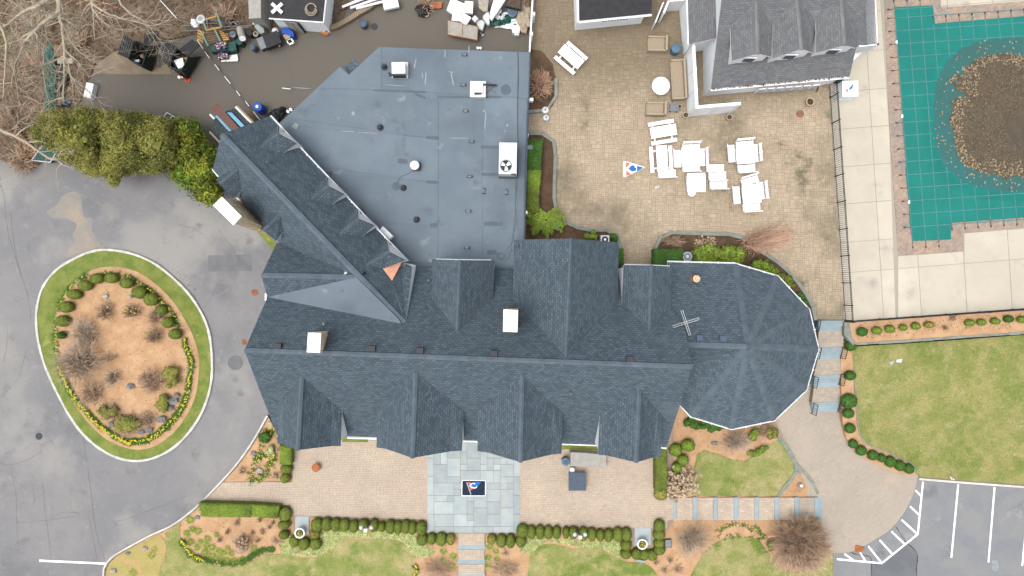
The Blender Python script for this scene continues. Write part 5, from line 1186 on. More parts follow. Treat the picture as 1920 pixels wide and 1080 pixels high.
for x, y, lb in ((1022.5, 206, 'white round parasol base on the patio edge, upper of two'), (1024, 220.5, 'white round parasol base on the patio, lower and smaller of two')):
    t = thing('parasol_base', lb, 'parasol base', P(x, y, UZ)); c = P(x, y, UZ + .3); c.z = UZ; r = .26 if y < 210 else .23
    mb = MB(); mb.lathe(c, [(r, .0), (r, .26), (r * .85, .30), (r * .3, .32)], 22); mb.build('base', 'metal_light', t); mb = MB(); mb.lathe(c, [(.05, .3), (.05, .42), (.03, .42)], 10); mb.build('socket', 'metal_dark', t)
# pennant painted on the paving (as it looks)
t = thing('pennant_sign', 'flat white red and blue pennant lying on the pool patio', 'sign', P(1186, 317, UZ)); zz0 = UZ + .012
def Zq(x, y): return (1140 + x / 3.6, 200 + y / 3.6)
def flat_poly(pts, z, m, name, th=.006): mb = MB(); mb.prism([P(*Zq(*p), z) for p in pts], th); return mb.build(name, m, t)
flat_poly([(105, 370), (122, 370), (245, 408), (245, 412), (122, 471), (105, 472)], zz0 + .01, 'logo_white', 'board', .02)
flat_poly([(122, 373), (152, 384), (118, 418)], zz0 + .017, 'logo_red', 'red_field'); flat_poly([(122, 428), (122, 468), (155, 455)], zz0 + .017, 'logo_red', 'red_field')
flat_poly([(195, 398), (243, 411), (195, 436)], zz0 + .017, 'logo_blue', 'blue_field'); flat_poly([(160, 394), (190, 398), (178, 406), (192, 414), (190, 432), (162, 440), (136, 418)], zz0 + .017, 'logo_blue', 'blue_field')
t = thing('paper_scrap', 'tiny pale scrap on the paving below the painted pennant', 'litter', P(1232, 351, UZ)); mb = MB(); qp(mb, [(1228, 350), (1236, 349), (1236, 351), (1231, 351.5), (1231, 354), (1229, 354)], UZ + .03, .02); mb.build('scrap', 'metal_light', t)
# white ice box with emblem
t = thing('ice_chest', 'white chest with a blue and pink emblem on its lid beside the iron fence', 'chest', P(1590, 170, UZ))
mb = MB(); bxp(mb, 1594, 166.5, 29.5, 29, UZ + 1.25, 1.22, 1); mb.build('body', 'siding', t); mb = MB(); bxp(mb, 1594.2, 166.3, 29.8, 29.4, UZ + 1.32, .06, 1); mb.build('lid', 'white', t)
def Zi(x, y): return (1540 + x / 5.4, y / 5.4)
for pts, m_ in (([(324, 842), (318, 890), (300, 905), (282, 912), (286, 888), (304, 868)], 'logo_blue'), ([(284, 908), (266, 922), (276, 934), (244, 926), (262, 896), (270, 910)], 'logo_red'), ([(282, 930), (304, 922), (292, 946)], 'logo_red')):
    mb = MB(); mb.prism([P(*Zi(*p), UZ + 1.326) for p in pts], .008); mb.build('emblem', m_, t)
t = thing('green_crate', 'green plastic crate under the pool house eave by the fence end', 'crate', P(1575, 148, UZ)); mb = MB(); bxp(mb, 1575, 148, 12, 9, UZ + .5, .5, 10); mb.build('crate', 'green_bin', t); mb = MB(); bxp(mb, 1575, 148, 9, 6, UZ + .52, .1, 10); mb.build('lid', 'tarp_green', t)
t = thing('red_ball', 'small red float near the pool house corner', 'float', P(1548, 157, UZ)); mb = MB(); mb.blob(P(1548, 157, UZ + .12), .13, .13, .12, lump=0); mb.build('float', 'logo_red', t, True)
# door mat with its pennant and letter C
t = thing('door_mat', 'navy door mat with a red and blue pennant and white letter C', 'mat', P(889, 915, fpz))
mz = fpz + .06
def Zm(x, y): return (860 + x / 27, 895 + y / 27)
def mp(pts, m_, z, n_): mb = MB(); mb.prism([P(*Zm(*p), z) for p in pts], .012); mb.build(n_, m_, t)
mp([(160, 140), (1375, 150), (1365, 950), (140, 950)], 'white', mz - .004, 'mat_border'); mp([(192, 172), (1345, 182), (1330, 920), (175, 915)], 'navy', mz, 'mat')
mp([(455, 255), (520, 250), (600, 260), (690, 290), (620, 400), (560, 480), (500, 400)], 'logo_red', mz + .008, 'pennant_red'); mp([(548, 470), (600, 480), (720, 530), (760, 565), (700, 610), (650, 640), (600, 680)], 'logo_red', mz + .008, 'pennant_red')
mp([(690, 300), (830, 260), (930, 220), (1040, 250), (1130, 250), (1060, 330), (990, 420), (930, 470), (860, 510), (760, 510), (640, 450), (600, 420)], 'logo_blue', mz + .009, 'pennant_blue')
mb = MB(); cpts = smooth_px([(830, 345), (790, 305), (700, 305), (640, 350), (575, 450), (640, 480), (740, 530), (830, 540), (900, 500), (915, 450)], 3)
mb.tube([P(*Zm(*p), mz + .01) for p in cpts], .035, 4); mb.build('letter', 'logo_white', t)
mb = MB(); mb.tube([P(*Zm(400, 245), mz + .01), P(*Zm(625, 865), mz + .01)], .035, 4); mb.build('flag_staff', 'metal_light', t)
# front patio objects
t = thing('fire_bowl', 'rust coloured round fire bowl on the left half of the front patio', 'fire bowl', P(592, 877, fpz)); c = P(592, 877, fpz + .4); c.z = fpz
mb = MB(); mb.lathe(c, [(.12, 0), (.25, .15), (.30, .38), (.31, .4)], 28); mb.build('bowl', 'rust', t); mb = MB(); mb.lathe(c, [(.30, .39), (.2, .46), (.05, .50)], 28); mb.build('lid', 'box_orange', t)
t = thing('covered_sofa', 'long object under a pale grey fitted cover by the right front gable', 'covered furniture', P(1103, 860, fpz))
mb = MB(); q = [P(1070, 848, .85), P(1104, 849.5, .83), P(1137, 853, .85), P(1136, 863, .8), P(1137, 877, .78), P(1103, 875, .74), P(1070, 874, .78), P(1069.5, 860, .82)]; bt = [Vector((p.x * 1.0, p.y, fpz)) for p in q]; mb.prism(q, bottom=bt); mb.build('cover', 'cover_grey', t)
can('blue grey round bin at the left end of the covered sofa', 1060.5, 866, fpz, .29, .75, 'blue_grey', 'blue_can'); can('small white round heater base above the square blue table', 1073, 881.5, fpz, .18, .5, 'metal_light', 'white', 'heater', 'patio_heater_base')
t = thing('square_table', 'square blue grey slatted table standing alone on the right half of the front patio', 'table', P(1082.5, 903, fpz))
for k_ in range(9): mb = MB(); bxp(mb, 1070 + k_ * 3.1, 903, 2.8, 28, fpz + .7, .04, 0); mb.build('table_slat', 'blue_grey', t)
mb = MB(); bxp(mb, 1082.5, 903, 33, 34, fpz + .675, .06); mb.build('frame', 'blue_grey', t)
for sx in (-1, 1):
    for sy in (-1, 1): c = P(1082.5 + sx * 14, 903 + sy * 14, fpz + .6); mb = MB(); mb.box((c.x, c.y, fpz), .07, .07, .62); mb.build('leg', 'blue_grey', t)
mb = MB(); c = P(1082.5, 903, fpz + .7); mb.lathe(c, [(.05, 0), (.05, .02)], 10); mb.build('parasol_hole', 'metal_dark', t)
# twin globe lamp posts
for (bx_, by_, tx_, ty_, lb) in ((695, 977, 686.5, 993, 'lamp post with two white globes above the left boxwood row'), (1081, 988, 1087.5, 1006, 'lamp post with two white globes above the right boxwood row')):
    b_ = P(bx_, by_, 0); tp = P(tx_, ty_, 2.0); b_ = Vector((tp.x, tp.y + .02, 0)); t = thing('lamp_post', lb, 'street lamp', b_)
    mb = MB(); mb.tube([b_, b_ + Vector((0, 0, 2.0))], .055, 10); mb.build('pole', 'metal_dark', t)
    mb = MB(); mb.box(b_ + Vector((0, -.02, 1.95)), .22, .22, .28); mb.build('lantern', 'white', t)
    for s in (-1, 1):
        mb = MB(); mb.tube([b_ + Vector((0, 0, 1.8)), b_ + Vector((s * .25, .05, 1.75)), b_ + Vector((s * .36, .1, 1.85))], .03, 6); mb.build('arm', 'metal_dark', t)
        mb = MB(); mb.blob(b_ + Vector((s * .37, .12, 1.98)), .15, .15, .13, lump=0, n=16, m=10); mb.build('globe', 'metal_light', t, True)
# condensers in the patio beds
for x, y, w_, lb in ((1289, 481, 19, 'square grey air conditioner in the bed above the round roof'), (1134.5, 449, 16, 'small air conditioner in the bed beside the big back gable')):
    t = thing('condenser_unit', lb, 'air conditioner', P(x, y, UZ)); s = S(UZ + .8) * w_; c = P(x, y, UZ + .8)
    mb = MB(); mb.box((c.x, c.y, UZ), s, s, .78); mb.build('casing', 'blue_grey' if w_ > 17 else 'metal_light', t)
    mb = MB(); mb.lathe((c.x, c.y, UZ + .76), [(s * .44, 0), (s * .44, .05), (s * .38, .05), (s * .38, .02)], 24); mb.build('fan_guard', 'metal_light', t)
    mb = MB(); mb.lathe((c.x, c.y, UZ + .76), [(s * .38, 0), (s * .38, .026)], 24); mb.build('fan_well', 'black' if w_ < 17 else 'metal_grey', t); mb = MB(); mb.lathe((c.x, c.y, UZ + .76), [(s * .16, .02), (s * .15, .06)], 16); mb.build('motor_cap', 'white' if w_ < 17 else 'metal_light', t)
# path lamp, utility lid, slabs, sign
t = thing('garden_spotlight', 'small round ground lamp on a grey stone in the mulch triangle', 'lamp', P(1503, 911, T(1503, 911))); z_ = T(1503, 911)
mb = MB(); qp(mb, disc(1500, 909, 5, 8, .1), z_ + .08, .1); mb.build('stone', 'rock', t); mb = MB(); c = P(1503, 911, z_ + .25); c.z = z_ + .08; mb.lathe(c, [(.1, 0), (.11, .18), (.07, .2)], 14); mb.build('lamp', 'white', t)
t = thing('valve_box', 'square dark grey utility lid beside the right boxwoods', 'utility box', P(1253, 1019, 0)); mb = MB(); bxp(mb, 1253, 1019, 11, 13, .12, .2, 2); mb.build('lid', 'metal_grey', t); mb = MB(); bxp(mb, 1253, 1019, 12.5, 14.5, .10, .2, 2); mb.build('frame', 'metal_dark', t)
t = thing('stone_slab', 'pale blue stone slab under the lowest boxwoods at the right urn', 'stone', P(1201, 1052, -.3)); mb = MB(); qp(mb, [(1194, 1048.5), (1209, 1052), (1208, 1056), (1193, 1052.5)], -.15, .2); mb.build('slab', 'bluestone_step', t)
for q, lb in ((([(1682, 674), (1692, 673), (1690, 680), (1680, 679)]), 'white flat square on the right lawn, brighter of two'), ([(1668, 679), (1676, 676), (1675, 682), (1671, 685)], 'pale blue flat square on the right lawn, fainter of two')):
    z_ = TR(1680, 680) + .06; t = thing('lawn_plate', lb, 'plate', P(1680, 678, z_)); mb = MB(); qp(mb, q, z_ + .03, .05); mb.build('plate', 'metal_light' if q[0][0] > 1680 else 'bluestone', t)
t = thing('small_sign', 'small white sign leaning at the kerb of the parking lot', 'sign', P(1786, 899, -1.1)); mb = MB(); mb.prism([P(1781, 892.5, -.6), P(1791, 900, -1.0), P(1784, 899.5, -1.05)], .03); mb.build('panel', 'white', t); mb = MB(); mb.tube([P(1786, 899, -1.15), P(1786, 898, -.7)], .02, 5); mb.build('post', 'metal_grey', t)
# ------------------------------------------------------------------ swimming pool under its cover
CX, CY = 1908, 215
def rad(x, y): return (abs((x - CX) / 157) ** 2.7 + abs((y - CY) / 143) ** 2.7) ** (1 / 2.7)
WATER = UZ - .16
def CZ(x, y):
    r = rad(x, y); return UZ + .035 - .215 * ss((1.15 - r) / .17) - .5 * ss((1.0 - r) / .6) + .012 * N3(x, y, 2, .05)
pool = thing('pool_cover', 'teal mesh safety cover strapped over the swimming pool, sagging with brown leaves and water', 'pool cover', P(1850, 220, UZ))
cov = [(1677, 13), (1749, 10), (1753.5, 44), (1920, 30), (2270, 2), (2270, 380), (1920, 408), (1783, 418), (1783.5, 449), (1711, 452), (1706, 420), (1704, 380), (1698, 325), (1698, 300), (1694, 250), (1690, 190), (1683, 90)]
cm = MB()
def pooled(name, poly, zf, m, step): 
    o = sheet(name, poly, zf, m, pool, step=step)
    o.data.transform(Matrix.Identity(4)); return o
pooled('cover_mesh', cov, CZ, 'teal', 9)
pooled('pooled_water', [(CX + 157 * 1.01 * math.copysign(abs(math.cos(a)) ** .74, math.cos(a)), CY + 143 * 1.01 * math.copysign(abs(math.sin(a)) ** .74, math.sin(a))) for a in [2 * math.pi * i / 72 for i in range(72)]], WATER, 'murky_water', None)
def dn(x, y): return .80 + .13 * N3(x, y, 9, .02) + .09 * N3(x, y, 5, .07) - .12 * ss((x - 1790) / 60 * -1 + .5) * 0
deb = []
for i in range(160):
    a = 2 * math.pi * i / 160; r = .3
    ca, sa = math.cos(a), math.sin(a)
    while rad(CX + 157 * r * ca, CY + 143 * r * sa) < dn(CX + 157 * r * ca, CY + 143 * r * sa) - .02: r += .01
    deb.append((CX + 157 * r * ca, CY + 143 * r * sa))
pooled('leaf_mat', deb, lambda x, y: WATER + .012 + .012 * N3(x, y, 0, .3), 'debris', 7)
mb = MB(); n = 0
while n < 15000:
    x, y = rnd.uniform(1745, 2070), rnd.uniform(65, 365); r = rad(x, y); e = dn(x, y)
    pr = 1 if r < e else (.045 if r < .98 else .012)
    if r > 1.02 or rnd.random() > pr: continue
    g = ss(1.5 - math.hypot((x - 1918) / 40, (y - 246) / 42))
    if rnd.random() < g * .93: n += 1; continue
    edge = r > e - .16
    t_ = rnd.choice([.45, .5, .55, .6, .7] + ([1.0, 1.4] if edge else [.85])); 
    if r > e: t_ = rnd.choice([.8, 1.2, 1.5])
    leafbit(mb, P(x, y, WATER + rnd.uniform(.02, .05)), rnd.uniform(.025, .06) if t_ < .95 else rnd.uniform(.05, .1), t_ * .95, .35); n += 1
mb.build('floating_leaves', 'leaf', pool)['kind'] = 'stuff'
def strap(x0, y0, x1, y1, hide=True, tail0=0, tail1=0):
    """webbing strap over the cover from outside to outside; ends have dark springs hooked on the coping"""
    L_ = math.hypot(x1 - x0, y1 - y0); n = max(2, int(L_ / 8)); dx, dy = (x1 - x0) / L_, (y1 - y0) / L_; pr_ = []
    for i in range(n + 1):
        x, y = x0 + (x1 - x0) * i / n, y0 + (y1 - y0) * i / n
        pr_.append((x, y, (CZ(x, y) if inside((x, y), cov) else UZ + .03) + .012))
    s_ = MB(); w_ = .75; run = False
    for a, b_ in zip(pr_, pr_[1:]):
        if hide and (rad(a[0], a[1]) < .98 or rad(b_[0], b_[1]) < .98):
            if s_.v: s_.build('strap', 'strap', pool); s_ = MB()
            continue
        s_.add([P(a[0] - dy * w_, a[1] + dx * w_, a[2]), P(a[0] + dy * w_, a[1] - dx * w_, a[2]), P(b_[0] + dy * w_, b_[1] - dx * w_, b_[2]), P(b_[0] - dy * w_, b_[1] + dx * w_, b_[2])], [(0, 1, 2, 3)])
    if s_.v: s_.build('strap', 'strap', pool)
    for fl_2, (ex, ey), sg in ((tail0, (x0, y0), -1), (tail1, (x1, y1), 1)):
        if fl_2:
            m2 = MB(); m2.tube([P(ex, ey, UZ + .03), P(ex + dx * sg * 11, ey + dy * sg * 11, UZ + .03)], .016, 5); m2.tube([P(ex + dx * sg * 10, ey + dy * sg * 10, UZ + .035), P(ex + dx * sg * 14, ey + dy * sg * 14, UZ + .035)], .045, 6); m2.build('strap_anchor', 'metal_dark', pool)
for k_ in range(17):
    y = 425.5 - k_ * 24.5; x = 1709.5 - (425.5 - y) * .0775
    strap(x - 1, y + .1, 2200, y - (2200 - x) * .066, tail0=1)
strap(1678, 17, 1748, 13, tail0=1)
for k_ in range(20):
    xb = 1711 + k_ * 24.4; yb = 452 - (xb - 1711) * .045 if xb < 1784 else 418 - (xb - 1783) * .075
    yt = 13 - (xb - 34 - 1677) * .04 if xb - 34 < 1750 else 44 - (xb - 34 - 1753) * .084
    strap(xb - 34, yt, xb, yb, tail0=1, tail1=1)
for x, y in ((1681, 79), (1691.5, 218), (1704.5, 379)):
    mb = MB(); mb.blob(P(x, y, UZ + .06), .09, .14, .06, lump=.1); mb.build('weight_bag', 'white', pool)
# ------------------------------------------------------------------ service yard
def Zj(x, y): return (340 + x / 8.727, 20 + y / 8.727)
def Zk(x, y): return (820 + x / 10.105, y / 10.105)
def dumpster(label, L1, L2, inner, front, back, junk):
    """pixel outlines: left lid, right lid, open mouth, sloping front, back"""
    t = thing('dumpster', label, 'dumpster', P(*inner[0], 0)); zt = 1.45
    c = sum((P(x, y, zt) for x, y in inner), Vector()) / len(inner)
    allp = [front[0], front[1], front[2], front[3]]
    ip = [P(x, y, zt) for x, y in inner]
    for i in range(4):
        a, b_ = ip[i], ip[(i + 1) % 4]; d = (b_ - a).normalized(); n = Vector((-d.y, d.x, 0))
        if n.dot(a - c) < 0: n = -n
        mb = MB(); mb.prism([a, b_, b_ + n * .06, a + n * .06], zt - .12); mb.build('side_wall', 'green_dark', t)
    mb = MB(); mb.prism([Vector((p.x, p.y, .35)) for p in ip], .2); mb.build('floor', 'green_dark', t)
    fp2 = [P(*front[0], zt), P(*front[1], zt), P(*front[2], .5), P(*front[3], .5)]; mb = MB(); mb.add(fp2 + [p - Vector((0, 0, .12)) for p in fp2], [(0, 1, 2, 3), (7, 6, 5, 4), (0, 4, 5, 1), (1, 5, 6, 2), (2, 6, 7, 3), (3, 7, 4, 0)]); mb.build('sloped_front', 'green_dark', t)
    for L_ in (L1, L2):
        q = [P(*p, zt + .12) for p in L_[:2]] + [P(*p, zt + .45) for p in L_[2:]]
        mb = MB(); mb.prism(q, .05); lid = mb.build('lid', 'rubber_black', t)
        for k_ in range(6):
            f0, f1 = (k_ + .25) / 6, (k_ + .7) / 6; up1 = Vector((0, 0, .05)); mb = MB()
            mb.prism([q[0].lerp(q[1], f0) + up1, q[0].lerp(q[1], f1) + up1, q[3].lerp(q[2], f1) + up1, q[3].lerp(q[2], f0) + up1], .05); mb.build('lid_rib', 'metal_dark', lid)
    for (pts, z_, m_) in junk: mb = MB(); qp(mb, pts, z_, .2); mb.build('rubbish', m_, t)
def Zd(x, y): return (200 + x / 9, 40 + y / 9)
zd = lambda *p: [Zd(x, y) for x, y in p]
dumpster('dark green dumpster with black ribbed lids thrown open, left one, half under branches', zd((180, 545), (375, 635), (470, 330), (270, 210)), zd((700, 410), (600, 360), (760, 130), (880, 200)), zd((380, 640), (590, 740), (700, 425), (480, 335)), zd((590, 740), (700, 425), (890, 400), (735, 820)), None,
         [(zd((465, 650), (550, 640), (540, 690), (470, 680)), .9, 'white_trim'), (zd((560, 560), (620, 560), (620, 620), (570, 610)), .9, 'leaf'), (zd((530, 410), (580, 400), (590, 460), (540, 460)), .8, 'metal_grey'), (zd((400, 560), (470, 420), (560, 470), (480, 620)), .6, 'bark_dark')])
dumpster('dark green dumpster with black ribbed lids thrown open, right one, white carton inside', zd((850, 610), (1030, 745), (1190, 440), (1010, 330)), zd((1370, 590), (1220, 470), (1440, 300), (1580, 400)), zd((1040, 750), (1220, 880), (1370, 610), (1190, 470)), zd((1220, 880), (1370, 610), (1590, 590), (1330, 960)), None,
         [(zd((1130, 660), (1280, 610), (1310, 760), (1210, 800)), 1.2, 'white'), (zd((1060, 730), (1120, 660), (1240, 820), (1215, 850)), .9, 'navy'), (zd((1300, 620), (1360, 600), (1340, 660)), 1.1, 'wood_new'), (zd((1150, 560), (1200, 480), (1330, 600), (1290, 640)), .7, 'bark_dark')])
t = thing('traffic_cone', 'orange traffic cone lying beside the right dumpster', 'cone', P(351, 149, 0)); mb = MB(); bxp(mb, 351.5, 149.5, 9, 9, .06, .05, -20); mb.build('base', 'orange', t)
a = P(350, 148, .08); mb = MB(); mb.tube([a, a + Vector((-.22, .1, .3)), a + Vector((-.38, .16, .5))], [.15, .09, .04], 12); mb.build('cone_body', 'orange', t); mb = MB(); mb.tube([a + Vector((-.18, .08, .25)), a + Vector((-.27, .12, .36))], [.115, .085], 12); mb.build('reflective_band', 'white', t)
t = thing('white_bucket', 'small white bucket lying left of the traffic cone', 'bucket', P(338, 146, 0)); mb = MB(); mb.lathe(P(338, 146, 0), [(.1, 0), (.12, .2), (.1, .2)], 14); mb.build('body', 'white_trim', t); mb = MB(); mb.lathe(P(338, 146, 0), [(.095, .15), (.095, .19)], 12); mb.build('contents', 'metal_light', t)
def pallet(label, pts, z, n, m='wood_new', grp='wooden pallets'):
    t = thing('wooden_pallet', label, 'pallet', P(*pts[0], z - .14), grp); q = [P(x, y, z) for x, y in pts]
    for i in range(n):
        f0, f1 = i / n + .02, (i + .72) / n; mb = MB(); mb.prism([q[0].lerp(q[3], f0), q[1].lerp(q[2], f0), q[1].lerp(q[2], f1), q[0].lerp(q[3], f1)], .03, tint=rnd.uniform(.85, 1.15)); mb.build('slat', m, t)
    for f in (.03, .47, .9):
        dn_ = Vector((0, 0, -.035)); mb = MB(); mb.prism([q[0].lerp(q[1], f) + dn_, q[0].lerp(q[1], f + .07) + dn_, q[3].lerp(q[2], f + .07) + dn_, q[3].lerp(q[2], f) + dn_], .1, tint=.85); mb.build('bearer', m, t)
zj = lambda *p: [Zj(x, y) for x, y in p]
pallet('grey weathered pallet with wide boards behind the green box', zj((370, 350), (570, 335), (640, 500), (450, 545)), .9, 6, 'wood_grey')
pallet('orange new pallet leaning at the right of the weathered one', zj((600, 310), (690, 350), (790, 480), (690, 500)), .8, 5)
pallet('orange pallet end leaning left of the weathered pallet', zj((265, 300), (375, 350), (355, 545), (260, 480)), .8, 4)
pallet('orange slatted crate front beside the grey barrels', zj((700, 370), (760, 370), (795, 490), (735, 500)), .6, 4)
def tubeframe(name, label, cat, paths, r, m, tp, loc):
    t = thing(name, label, cat, loc)
    for i_, p_ in enumerate(paths): mb = MB(); mb.tube([P(*Zj(x, y), z) for x, y, z in p_], r, 6); mb.build(tp, 'wood_new' if name == 'timber_trestle' and i_ in (0, 3) else m, t)
    return t
tubeframe('timber_trestle', 'open frame of pale yellow and green timber standing on the pallets', 'frame', [[(380, 150, 1.4), (580, 90, 1.4)], [(575, 40, 1.4), (660, 265, 1.2)], [(360, 170, 1.3), (410, 320, 1.1)], [(410, 320, 1.1), (660, 270, 1.1)], [(330, 350, 1.2), (440, 580, .9)], [(550, 310, 1.1), (640, 500, 1.0)]], .07, 'green_pale', 'beam', P(*Zj(500, 200), 0))
tubeframe('metal_rack', 'grey metal pipe rack lying behind the barrels', 'rack', [[(400, 210, .8), (700, 200, .8)], [(410, 100, .9), (440, 300, .7)], [(390, 280, .7), (1150, 245, .6)], [(640, 320, .6), (1100, 270, .6)], [(480, 150, .8), (690, 180, .8)], [(700, 215, .6), (1020, 165, .6)], [(940, 150, .8), (945, 220, .6)], [(0, 250, .4), (230, 238, .4)], [(0, 335, .3), (270, 325, .3)]], .035, 'metal_grey', 'pipe', P(*Zj(600, 250), 0))
def Cn(label, x, y, r, h, body, lid, open_=False, g='barrels and bins in the service yard'): X_, Y_ = Zj(x, y); return can(label, X_, Y_, 0, r, h, body, lid, 'barrel', 'barrel', open_, .92, g)
Cn('pale blue white round drum at the left end of the junk row', 315, 135, .32, .8, 'cover_grey', 'metal_light'); Cn('grey lidded barrel right of the wooden pallets', 838, 385, .24, .8, 'blue_grey', 'metal_grey')
Cn('open dark green barrel beside the green box', 940, 500, .25, .8, 'green_bin', 'soil', True); Cn('dark barrel with a cream lid in the middle of the junk row', 1215, 378, .2, 1.0, 'rubber_black', 'wicker'); Cn('black barrel behind the dark cart', 1115, 350, .26, .75, 'black', 'rubber_black')
Cn('dark blue barrel at the front corner of the dark cart', 1160, 590, .22, .8, 'blue_grey', 'blue_grey'); Cn('pale round drum behind the dark cart', 1530, 325, .22, .7, 'metal_light', 'metal_light'); Cn('grey pail near the metal rack', 760, 190, .3, .5, 'metal_dark', 'metal_dark')
t = thing('water_heater', 'white cylindrical tank leaning among the barrels', 'tank', P(*Zj(970, 380), 0)); mb = MB(); mb.tube([P(*Zj(960, 300), .55), P(*Zj(1000, 450), .95)], .26, 18); mb.build('tank', 'cover_grey', t); mb = MB(); mb.tube([P(*Zj(1000, 448), .93), P(*Zj(1003, 462), .97)], .22, 18); mb.build('end_cap', 'white_trim', t)
t = thing('plastic_bag', 'translucent white plastic bag at the left end of the junk row', 'bag', P(*Zj(225, 210), 0)); mb = MB(); mb.blob(P(*Zj(225, 205), .3), .32, .28, .28, 4, .3, 2.5, 16, 10, zmin=.02); mb.build('bag', 'white_trim', t); mb = MB(); mb.blob(P(*Zj(240, 190), .55), .06, .06, .07, 4, .3); mb.build('knot', 'white_trim', t)
t = thing('green_bin', 'large teal green box with a lid lying in front of the pallets', 'bin', P(*Zj(700, 620), 0)); mb = MB(); mb.prism([P(*p, .75) for p in zj((430, 585), (880, 500), (900, 640), (500, 680))], bottom=[P(*p, 0) for p in zj((450, 600), (930, 560), (940, 700), (520, 720))]); mb.build('body', 'green_bin', t)
mb = MB(); mb.prism([P(*p, .8) for p in zj((440, 590), (730, 540), (740, 640), (500, 675))], .05); mb.build('lid', 'green_bin', t); mb = MB(); bxp(mb, *Zj(830, 620), 6, 9, .79, .05, 0); mb.build('lid_panel', 'tarp_green', t)
def balls(label, x, y, w_, h_, z):
    t = thing('bottle_crate', label, 'crate', P(*Zj(x, y), z - .3)); X_, Y_ = Zj(x, y); mb = MB(); bxp(mb, X_, Y_, w_, h_, z - .05, .28, 4); mb.build('crate', 'green_bin', t); mb = MB()
    for _ in range(110):
        c = P(X_ + rnd.uniform(-.5, .5) * w_, Y_ + rnd.uniform(-.5, .5) * h_, z + rnd.uniform(0, .1)); o = len(mb.f)
        mb.blob(c, .06, .06, .06, lump=0, n=6, m=4); cc = alb(rnd.choice([(240, 240, 245), (40, 60, 150), (190, 50, 60), (230, 235, 250), (30, 36, 80), (20, 110, 110), (235, 180, 180)]))
        for i in range(o, len(mb.f)): mb.c[i] = cc
    mb.build('bottles', 'colours', t)['kind'] = 'stuff'
balls('crate heaped with red white and blue bottles on the green box', 645, 570, 20, 12, .95); balls('smaller crate of mixed bottles on the white board in front of the green box', 685, 742, 17, 11, .45)
t = thing('white_board', 'white rounded board lying in front of the green box', 'board', P(*Zj(790, 780), 0)); mb = MB(); mb.prism([P(*p, .18) for p in zj((650, 790), (780, 730), (915, 715), (930, 800), (915, 825), (650, 835))], .08); mb.build('board', 'white', t); mb = MB(); mb.prism([P(*p, .2) for p in zj((780, 760), (900, 740), (905, 795), (780, 800))], .02); mb.build('recess', 'white_trim', t)
t = thing('covered_cart', 'dark brown and grey covered cart in the service yard', 'cart', P(*Zj(1440, 500), 0)); mb = MB(); mb.prism([P(*p, 1.1) for p in zj((1325, 420), (1560, 320), (1640, 520), (1385, 620))], bottom=[P(*p, .15) for p in zj((1340, 470), (1580, 380), (1660, 570), (1390, 660))]); mb.build('body', 'rubber_black', t)
mb = MB(); mb.prism([P(*p, 1.12) for p in zj((1225, 460), (1325, 418), (1390, 600), (1300, 640))], .15); mb.build('flap', 'metal_grey', t)
for x, y in ((1520, 590), (1600, 590)): mb = MB(); mb.tube([P(*Zj(x - 30, y - 30), .5), P(*Zj(x + 10, y), .52), P(*Zj(x + 20, y - 40), .5)], .03, 6); mb.build('handle', 'metal_light', t)
for x, y in ((1345, 640), (1620, 560)): c = P(*Zj(x, y), .15); mb = MB(); mb.tube([c - Vector((.04, 0, 0)), c + Vector((.04, 0, 0))], .15, 14); mb.build('wheel', 'black', t)
t = thing('folding_chair', 'pale blue metal chair tipped over among the barrels', 'chair', P(*Zj(1270, 290), 0)); mb = MB(); mb.prism([P(*p, z) for p, z in zip(zj((1190, 250), (1240, 215), (1340, 280), (1360, 350)), (1.2, 1.2, .9, .8))] + [P(*Zj(1285, 385), .7)], .05); mb.build('seat', 'bluestone', t); mb = MB(); mb.lathe(P(*Zj(1190, 212), 1.2), [(.08, 0), (.09, .06), (.05, .07)], 14); mb.build('knob', 'metal_light', t); mb = MB(); mb.tube([P(*Zj(1340, 280), .9), P(*Zj(1420, 350), .3)], .03, 6); mb.build('leg', 'metal_grey', t)
t = thing('recycling_bin', 'bright blue recycling bin tipped behind a beige seat', 'bin', P(*Zj(1730, 330), 0)); mb = MB(); mb.prism([P(*p, .7) for p in zj((1635, 280), (1740, 270), (1830, 350), (1840, 430), (1700, 380), (1640, 380))], .65); mb.build('body', 'blue_bright', t); mb = MB(); mb.prism([P(*p, .72) for p in zj((1650, 290), (1735, 282), (1745, 350), (1655, 368))], .02); mb.build('lid', 'blue_bright', t)
t = thing('cast_off_seat', 'beige plastic frame with a square hole lying against the blue bin', 'seat', P(*Zj(1750, 460), 0)); mb = MB(); mb.prism([P(*p, .6) for p in zj((1655, 405), (1730, 365), (1790, 430), (1710, 475))], .06); mb.build('back', 'wicker', t)
for q in (((1710, 475), (1790, 430), (1805, 450), (1725, 490)), ((1790, 430), (1855, 520), (1838, 530), (1772, 445)), ((1710, 475), (1728, 470), (1770, 560), (1758, 568)), ((1758, 568), (1748, 545), (1845, 505), (1855, 522))): mb = MB(); mb.prism([P(*p, .45) for p in zj(*q)], .06); mb.build('frame_bar', 'white_trim', t)
